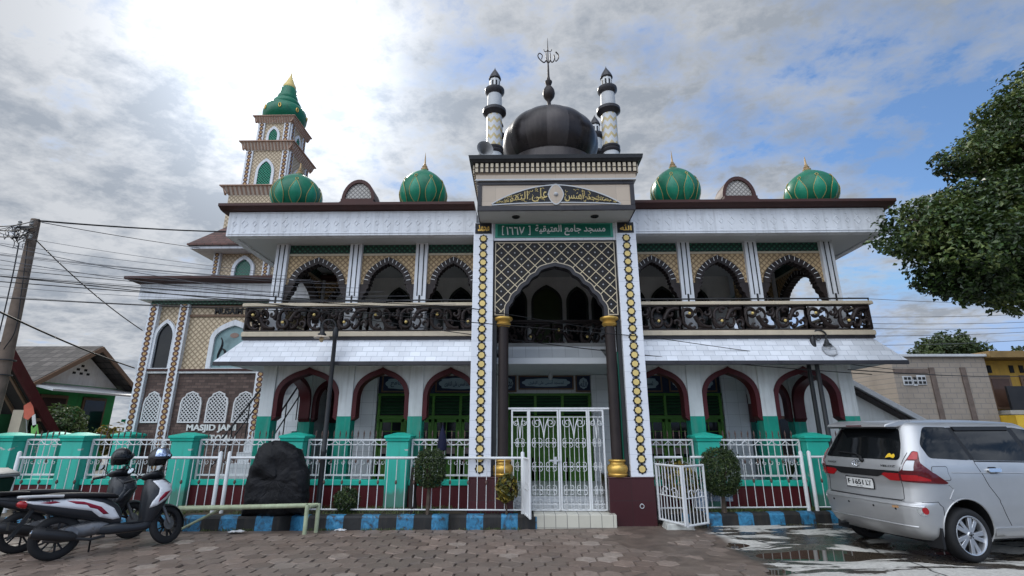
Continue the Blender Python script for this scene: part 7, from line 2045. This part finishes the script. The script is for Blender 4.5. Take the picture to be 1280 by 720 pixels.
w = MB(); w.box(18.9, 24, 19.75, 19.85, 2.35, 3.25); w.build('balcony_panel', M('black_balcony_panel', (.02, .02, .022), .4, var=.2), yb, bevel=.01)
w = MB(); w.box(18.75, 24, 19.7, 20.6, 2.18, 2.34); w.box(18.60, 19.6, 19.4, 20.6, 1.6, 2.15, 1); w.build('balcony_slab', [GREY, M('bright_yellow_paint', (.60, .38, .04), .6)], yb, smooth=0)
for x in (19.0, 20.3):
    w = MB(); w.box(x, x + .9, 20.53, 20.6, 2.4, 3.75); f = w.build('door', FRAMEB, yb, bevel=.01)
    w = MB(); w.box(x + .1, x + .8, 20.515, 20.53, 2.5, 3.6); w.build('pane', M('brown_door_glass', (.09, .05, .035), .2) if x < 20 else DGLASS, f, smooth=0)
for x in (19.1, 20.0, 20.4): w = MB(); w.box(x, x + .16, 20.56, 20.6, 3.85, 4.15); w.build('vent', DARKIN, yb, smooth=0)
for k, x in enumerate((20.3, 20.9)):
    w = MB(); w.box(x, x + .3, 19.70, 19.74, 2.98, 3.25); o = w.build('hung_cloth', WMET, None, bevel=.02); tag(o, ['white cloth hung over the black balcony panel', 'second white cloth hung on the balcony panel, nearer the right edge'][k], 'cloth')
# --- white house with sloping roof behind the fence on the right
wh = thing('white_house', 'low white house with a sloping tin verge right of the mosque', 'house', (10.0, 14.5, 0))
w = MB(); w.prism([(6.9, -.05), (6.9, 3.55), (8.2, 3.55), (11.3, 1.72), (11.3, -.05)], 14.5, 17); w.build('wall', WALL, wh, smooth=0)
w = MB(); w.prism([(8.1, 3.72), (11.55, 1.66), (11.55, 1.58), (11.45, 1.56), (8.1, 3.56)], 14.15, 17.2); w.prism([(8.1, 3.72), (6.6, 3.1), (6.6, 2.98), (8.1, 3.6)], 14.15, 17.2); ro = w.build('roof', LGREY, wh, bevel=.008)
w = MB(); w.prism([(8.1, 3.555), (11.4, 1.555), (11.4, 1.47), (8.1, 3.46)], 14.25, 14.5); w.build('rafter', BROWN, ro, smooth=0)
w = MB(); w.box(7.2, 8.0, 14.46, 14.5, .9, 2.0); f = w.build('window', FRAMEB, wh, bevel=.01); w = MB(); w.box(7.28, 7.92, 14.45, 14.46, .98, 1.92); w.build('pane', DGLASS, f, smooth=0)
# side wall and tiled roof seen through the right hand arches
rh = thing('tiled_house', 'small house with red tiled roof seen through the right arches', 'house', (7.0, 19.5, 0))
RED = tile_mat('red_roof_tile', (.26, .085, .045), (.08, .03, .02), .24, .20, .012, .75, .3, .5, 'xz', .6, .4)
w = MB(); w.box(6.2, 10, 20, 23, -.05, 2.3); w.build('wall', WALL, rh, smooth=0)
w = MB(); w.add([(5.9, 19.4, 2.2), (10.2, 19.4, 2.2), (10.2, 21.5, 3.2), (5.9, 21.5, 3.2), (5.9, 19.4, 2.1), (10.2, 19.4, 2.1)], [(0, 1, 2, 3), (0, 4, 5, 1)]); w.build('roof', RED, rh, smooth=0)
# pots near the right colonnade
def pot_plant(x, y, h, seed, label):
    rnd = random.Random(seed); t = thing('potted_plant', label, 'potted plant', (x, y, .2), 0, 'potted plants beside the right colonnade')
    b = MB(); b.lathe([(.10, 0), (.14, .22), (.155, .25), (.14, .26), (.12, .22)], (0, 0, 0), 16); b.build('pot', [GREY, TEAL][seed % 2], t, world=False)
    mb = MB(); tn = []
    for k in range(46):
        a = rnd.uniform(0, 6.28); l = h * rnd.uniform(.6, 1); wv = .028; ou = rnd.uniform(.15, .5) * h
        c, s_ = math.cos(a), math.sin(a); q = [(0, .22), (.35, .22 + l * .55), (.7, .22 + l * .9), (1, .22 + l * .85)]
        o = len(mb.v)
        for i, (u, z) in enumerate(q):
            ww = wv * (1 - abs(u - .4) * 1.5) if i < 3 else .003
            mb.v += [(c * ou * u - s_ * ww, s_ * ou * u + c * ww, z), (c * ou * u + s_ * ww, s_ * ou * u - c * ww, z)]
        for i in range(3): mb.f.append((o + 2 * i, o + 2 * i + 1, o + 2 * i + 3, o + 2 * i + 2)); mb.m.append(0)
        tn += [rnd.random()] * 8
    o = mb.build('leaves', LFG, t, world=False, smooth=0, weld=False); tones(o, tn)
pot_plant(5.75, 12.2, .8, 1, 'tall potted plant behind the fence under the rightmost arch')
pot_plant(6.35, 12.5, .6, 2, 'smaller potted plant close to the rightmost column')
# --- green house on the left
gh = thing('green_house', 'green walled house with grey tiled gable roof at the left', 'house', (-17.5, 17, 0))
GRW = M('green_wall_paint', (.045, .30, .10), .65, var=.2, streak=.35, dirt=(.05, .09, .05))
RT2 = tile_mat('weathered_roof_tile', (.085, .074, .066), (.03, .027, .025), .26, .18, .014, .85, .4, .5, 'xz', .7, .5)
GX = -15.3
w = MB(); w.box(-22, GX, 15.3, 18.7, -.05, 3.1); w.build('wall', GRW, gh, smooth=0)
w = MB(); w.prism([(15.3, 3.1), (18.7, 3.1), (17.0, 4.22)], GX - .2, GX + .002, 'x'); go_ = w.build('gable', WMET, gh, smooth=0)
for (dy_, dz_) in ((0, .26), (-.15, .13), (.15, .13), (-.28, 0), (0, 0), (.28, 0)): w = MB(); w.box(GX - .01, GX + .012, 17.0 + dy_ - .06, 17.0 + dy_ + .06, 3.50 + dz_ - .04, 3.50 + dz_ + .04); w.build('vent_hole', DARKIN, go_, smooth=0)
w = MB()
for sg in (-1, 1):
    w.prism([(17.0, 4.46), (17.0 + sg * 2.15, 3.04), (17.0 + sg * 2.15, 2.94), (17.0, 4.36)], -23, GX + .55, 'x')
w.build('roof', RT2, gh, smooth=0)
w = MB()
for sg in (-1, 1): w.prism([(17.0, 4.44), (17.0 + sg * 2.18, 3.00), (17.0 + sg * 2.18, 2.84), (17.0, 4.26)], GX + .551, GX + .60, 'x')
w.build('barge_board', FRAMEB, gh, smooth=0)
w = MB(); V = [(GX, 14.9, 3.08), (GX, 19.0, 3.08), (GX + 1.15, 19.0, 2.82), (GX + 1.15, 14.9, 2.82)]
w.add(V + [(p[0], p[1], p[2] - .06) for p in V], [(0, 1, 2, 3), (7, 6, 5, 4), (0, 4, 5, 1), (1, 5, 6, 2), (2, 6, 7, 3), (3, 7, 4, 0)]); w.build('awning', LGREY, gh, smooth=0)
for y0, y1 in ((15.7, 16.7), (17.3, 18.3)):
    w = MB(); w.box(GX, GX + .05, y0, y1, 1.3, 2.72); f = w.build('window', FRAMEB, gh, bevel=.01); w = MB(); w.box(GX + .05, GX + .06, y0 + .08, y1 - .08, 1.4, 2.62); w.build('pane', M('dark_red_shutter', (.03, .012, .012), .5) if y0 < 16 else DGLASS, f, smooth=0)
w = MB(); w.box(-15.1, -13.9, 19.2, 19.5, -.05, 2.3); w.box(-15.2, -13.8, 19.1, 19.6, 1.9, 2.0); w.build('low_wall', TEAL, gh, smooth=0)
th_ = thing('shed_roof_house', 'dark shed with maroon verge board and rafters at the far left', 'house', (-13.2, 12.5, 0))
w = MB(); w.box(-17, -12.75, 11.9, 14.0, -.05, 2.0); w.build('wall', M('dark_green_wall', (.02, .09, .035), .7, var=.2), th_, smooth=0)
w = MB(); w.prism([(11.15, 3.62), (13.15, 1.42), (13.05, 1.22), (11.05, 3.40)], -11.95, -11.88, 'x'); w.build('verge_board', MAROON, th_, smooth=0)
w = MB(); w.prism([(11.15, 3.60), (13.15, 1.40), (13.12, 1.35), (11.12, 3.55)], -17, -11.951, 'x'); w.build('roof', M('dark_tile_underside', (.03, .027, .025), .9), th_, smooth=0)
w = MB()
for k in range(9): w.bar((-12.25 - k * .42, 11.15, 3.50), (-12.25 - k * .42, 13.05, 1.40), .06, .07, up=(1, 0, 0))
for y, z in ((11.5, 3.08), (12.6, 1.87)): w.bar((-16.8, y, z), (-11.96, y, z), .07, .07)
w.build('rafter', FRAMEB, th_, smooth=0)
w = MB(); w.box(-12.55, -12.28, 12.3, 12.5, -.05, 2.1); w.build('post', CREAM, th_, smooth=0)
rb = thing('brown_roof_house', 'brown tiled roof house low between green house and annex', 'house', (-14.5, 25, 0))
w = MB(); w.box(-19.5, -13.6, 26, 30, -.05, 2.5); w.build('wall', DARKIN, rb, smooth=0)
w = MB(); w.add([(-19.8, 25.4, 1.6), (-13.5, 25.4, 1.6), (-13.5, 27.5, 3.5), (-19.8, 27.5, 3.5)], [(0, 1, 2, 3)]); w.add([(-19.8, 27.5, 3.5), (-13.5, 27.5, 3.5), (-13.5, 30, 1.8), (-19.8, 30, 1.8)], [(0, 1, 2, 3)])
w.build('roof', tile_mat('brown_clay_tile', (.085, .05, .04), (.03, .02, .018), .3, .14, .016, .85, .3, .5, 'xz', .7, .5), rb, smooth=0)
def bush(x, y, z, rx, rz, n, seed, label, mat=LFG):
    rnd = random.Random(seed); t = thing('bush', label, 'bush', (x, y, .2), 0, 'bushes behind the left fence')
    mb = MB(); tn = []
    def gen():
        while True:
            v = Vector((rnd.gauss(0, 1), rnd.gauss(0, 1), rnd.gauss(0, 1))).normalized(); rr = rnd.random() ** .4 * (1 + .3 * noise.noise(v * 2 + Vector((seed, 0, 0))))
            p = (v.x * rx * rr, v.y * rx * rr, z - .2 + v.z * rz * rr)
            if noise.noise(Vector(p) * 3 + Vector((seed, 0, 0))) < -.25: continue
            return p, v + Vector((0, 0, .5))
    leaves(mb, tn, gen, n, .13, rnd); o = mb.build('foliage', mat, t, world=False, smooth=0, weld=False); tones(o, tn)
    b = MB(); b.tube([(0, 0, -.2), (.05, 0, z * .5), (0, .05, z)], [.05, .04, .02], 8); b.build('stem', BARK, t, world=False)
bush(-12.55, 13.6, 1.55, .75, .75, 2600, 41, 'large green leafy bush in front of the green house')
bush(-13.8, 14.0, 1.45, .55, .5, 1200, 42, 'lower pale green bush left of the large leafy bush')
bush(-11.6, 14.4, 1.35, .5, .45, 900, 43, 'yellowish bush beside the annex corner', LFY)
# pennants behind the left fence
pn = thing('pennant_pole', 'thin pole with orange, white, green and yellow cloth pennants', 'pennants', (-11.95, 12.2, .2))
b = MB(); b.tube([(-12.15, 12.2, 2.15), (-11.85, 12.2, 1.2), (-11.82, 12.2, .2)], .012, 6); b.build('pole', GREY, pn)
def cloth(name, pts, col, y=12.18):
    b = MB(); b.prism(pts, y, y + .006); b.build(name, M(name + '_dye', col, .8, var=.2, bmp=.3), pn, smooth=0)
cloth('orange_cloth', [(-12.20, 2.2), (-12.02, 2.32), (-11.88, 2.0), (-12.0, 1.86), (-12.12, 1.9)], (.55, .14, .09))
cloth('white_cloth', [(-11.93, 1.95), (-11.86, 2.0), (-11.76, 1.72), (-11.83, 1.66)], (.6, .6, .58))
cloth('green_cloth', [(-11.88, 1.72), (-11.74, 1.76), (-11.62, 1.48), (-11.82, 1.46)], (.16, .40, .10))
cloth('yellow_cloth', [(-11.84, 1.46), (-11.66, 1.48), (-11.62, 1.26), (-11.88, 1.24)], (.70, .36, .02))
# --- utility pole and wires
up = thing('utility_pole', 'leaning grey concrete utility pole with tangled wires at the left', 'pole', (-10.9, 9.9, 0))
b = MB(); b.tube([(-10.5, 9.9, 0), (-10.54, 9.9, 2.7), (-10.76, 9.9, 6.12)], [.135, .125, .085], 18); b.build('shaft', M('weathered_pole', (.15, .115, .09), .85, var=.3, scale=4, bmp=.6), up)
b = MB(); b.box(-10.95, -10.6, 9.72, 9.76, 5.85, 5.90); b.build('bracket', STEELD, up)
for i, (x, z) in enumerate(((-10.92, 5.92), (-10.66, 5.92), (-10.60, 5.6))):
    b = MB(); b.lathe([(.02, 0), (.04, .02), (.025, .05), (.04, .08), (.01, .11)], (x, 9.74, z), 10); b.build('insulator', GREY, up)
b = MB()
rnd = random.Random(4)
for k in range(12):
    c0 = Vector((-10.86 + rnd.gauss(0, .12), 9.72, 5.72 + rnd.gauss(0, .12))); b.tube([c0 + Vector((rnd.uniform(.05, .22) * math.cos(q), .02 * math.sin(q * 2), rnd.uniform(.06, .2) * math.sin(q))) for q in [2 * PI * i / 14 for i in range(15)]], .007, 5)
b.tube(spline([(-10.62, 9.74, 5.5), (-10.45, 9.74, 4.4), (-10.35, 9.74, 3.6), (-10.48, 9.74, 3.2)], 6), .010, 5); b.tube(spline([(-10.8, 9.73, 5.5), (-10.72, 9.73, 4.6), (-10.66, 9.73, 3.2), (-10.8, 9.73, 2.4)], 6), .012, 5)
b.build('wire_tangle', BLACK, up)
for z in (2.7, 3.0):
    b = MB(); b.tube([(-10.55 + .16 * math.cos(q), 9.9 + .16 * math.sin(q), z) for q in [2 * PI * i / 20 for i in range(20)]], .014, 6, closed=True); b.build('strap', STEELD, up)
WIRE = M('black_cable', (.012, .012, .013), .6, bmp=0)
WGREY = M('grey_wire', (.10, .10, .11), .6, bmp=0)
def wire(a, b_, sag, r, label, mat=WIRE):
    a, b_ = Vector(a), Vector(b_); n = 28
    m = MB(); m.tube([a.lerp(b_, i / n) - Vector((0, 0, sag * 4 * (i / n) * (1 - i / n))) for i in range(n + 1)], r, 5)
    o = m.build('overhead_wire', mat, None, smooth=80); tag(o, label, 'wire', 'overhead wires'); return o
def at(px, py, Y):      # a point on the sight line measured in the photograph, at depth Y
    F_ = 614.0; P_ = R(16); yw = math.atan(11 / (F_ / math.cos(P_)))
    fw = Vector((-math.sin(yw) * math.cos(P_), math.cos(yw) * math.cos(P_), math.sin(P_))); rt = Vector((math.cos(yw), math.sin(yw), 0)); u_ = rt.cross(fw)
    d = fw + rt * ((px - 640) / F_) + u_ * ((360 - py) / F_); return Vector((0, 0, 1.65)) + d * (Y / d.y)
wire(at(48, 276, 9.8), at(300, 290, 14.5), .05, .020, 'thick dark wire running right from the top of the pole')
wire(at(52, 278, 9.8), at(420, 322, 24), .25, .010, 'thin wire just below the thick one at the top of the pole', WGREY)
wire(at(45, 300, 9.8), at(178, 413, 13), .10, .013, 'steep dark wire descending from the pole to the annex wall')
wire(at(0, 390, 8), at(168, 460, 13), .05, .018, 'dark wire descending from the left edge to the annex corner')
for k in range(9):
    y0 = 292 + k * 9 + (k % 3) * 3; wire(at(0, y0, 8.4 + .1 * k), at(330 + 30 * k, 340 + 5 * k, 10.0), .05 + .012 * k, .0045, 'thin grey wire of the loose bundle crossing the annex roof', WGREY)
lines = [((0, 283), (49, 274)), ((0, 288), (46, 283)), ((0, 296), (44, 290))]
for i, (p, q) in enumerate(lines): wire(at(*p, 8.6), at(*q, 9.8), .04, .011, ['topmost wire from the left edge to the pole', 'second wire from the left edge to the pole', 'third wire from the left edge to the pole'][i])
fan = [(300, 330, 310, 362), (0, 318, 400, 352), (0, 325, 360, 372), (0, 336, 520, 376), (0, 345, 600, 384), (0, 352, 620, 388), (0, 372, 560, 392)]
nm = ['highest', 'second highest', 'third highest', 'middle', 'third lowest', 'second lowest', 'lowest']
for i, (x0, y0, x1, y1) in enumerate(fan):
    if i == 0: x0, y0 = 0, 306
    wire(at(x0, y0, 8.2), at(x1, y1, 10.0), .06, .0065 if i < 4 else .009, 'wire of the left bundle crossing the annex, %s of the bundle' % nm[i], WGREY if i < 3 else WIRE)
wire(at(345, 381, 10.0), at(1090, 468, 9.84), .16, .009, 'thick black cable crossing the portico and sagging across the right wing')
wire(at(0, 345, 8.5), at(797, 420, 9.49), .05, .009, 'black cable from the left edge crossing the left balcony to the right star pillar')
wire(at(588, 385, 9.49), at(1118, 462, 10.2), .06, .007, 'thin black cable from the left star pillar to the skirt of the right wing')
wire(at(1060, 462, 9.5), at(1290, 470, 16), .06, .010, 'thin cable running from the right wing towards the brick building')
for i, (y0, y1) in enumerate(((300, 312), (372, 380), (396, 392), (404, 402), (410, 409), (420, 414), (432, 424))):
    wire(at(1060, y0, 14), at(1300, y1, 18), .05, .008, ['upper lone wire right of the roof', 'highest wire of the right bundle beside the balcony', 'second wire of the right bundle', 'third wire of the right bundle', 'fourth wire of the right bundle', 'fifth wire of the right bundle', 'lowest wire of the right bundle above the brick building'][i], WGREY)
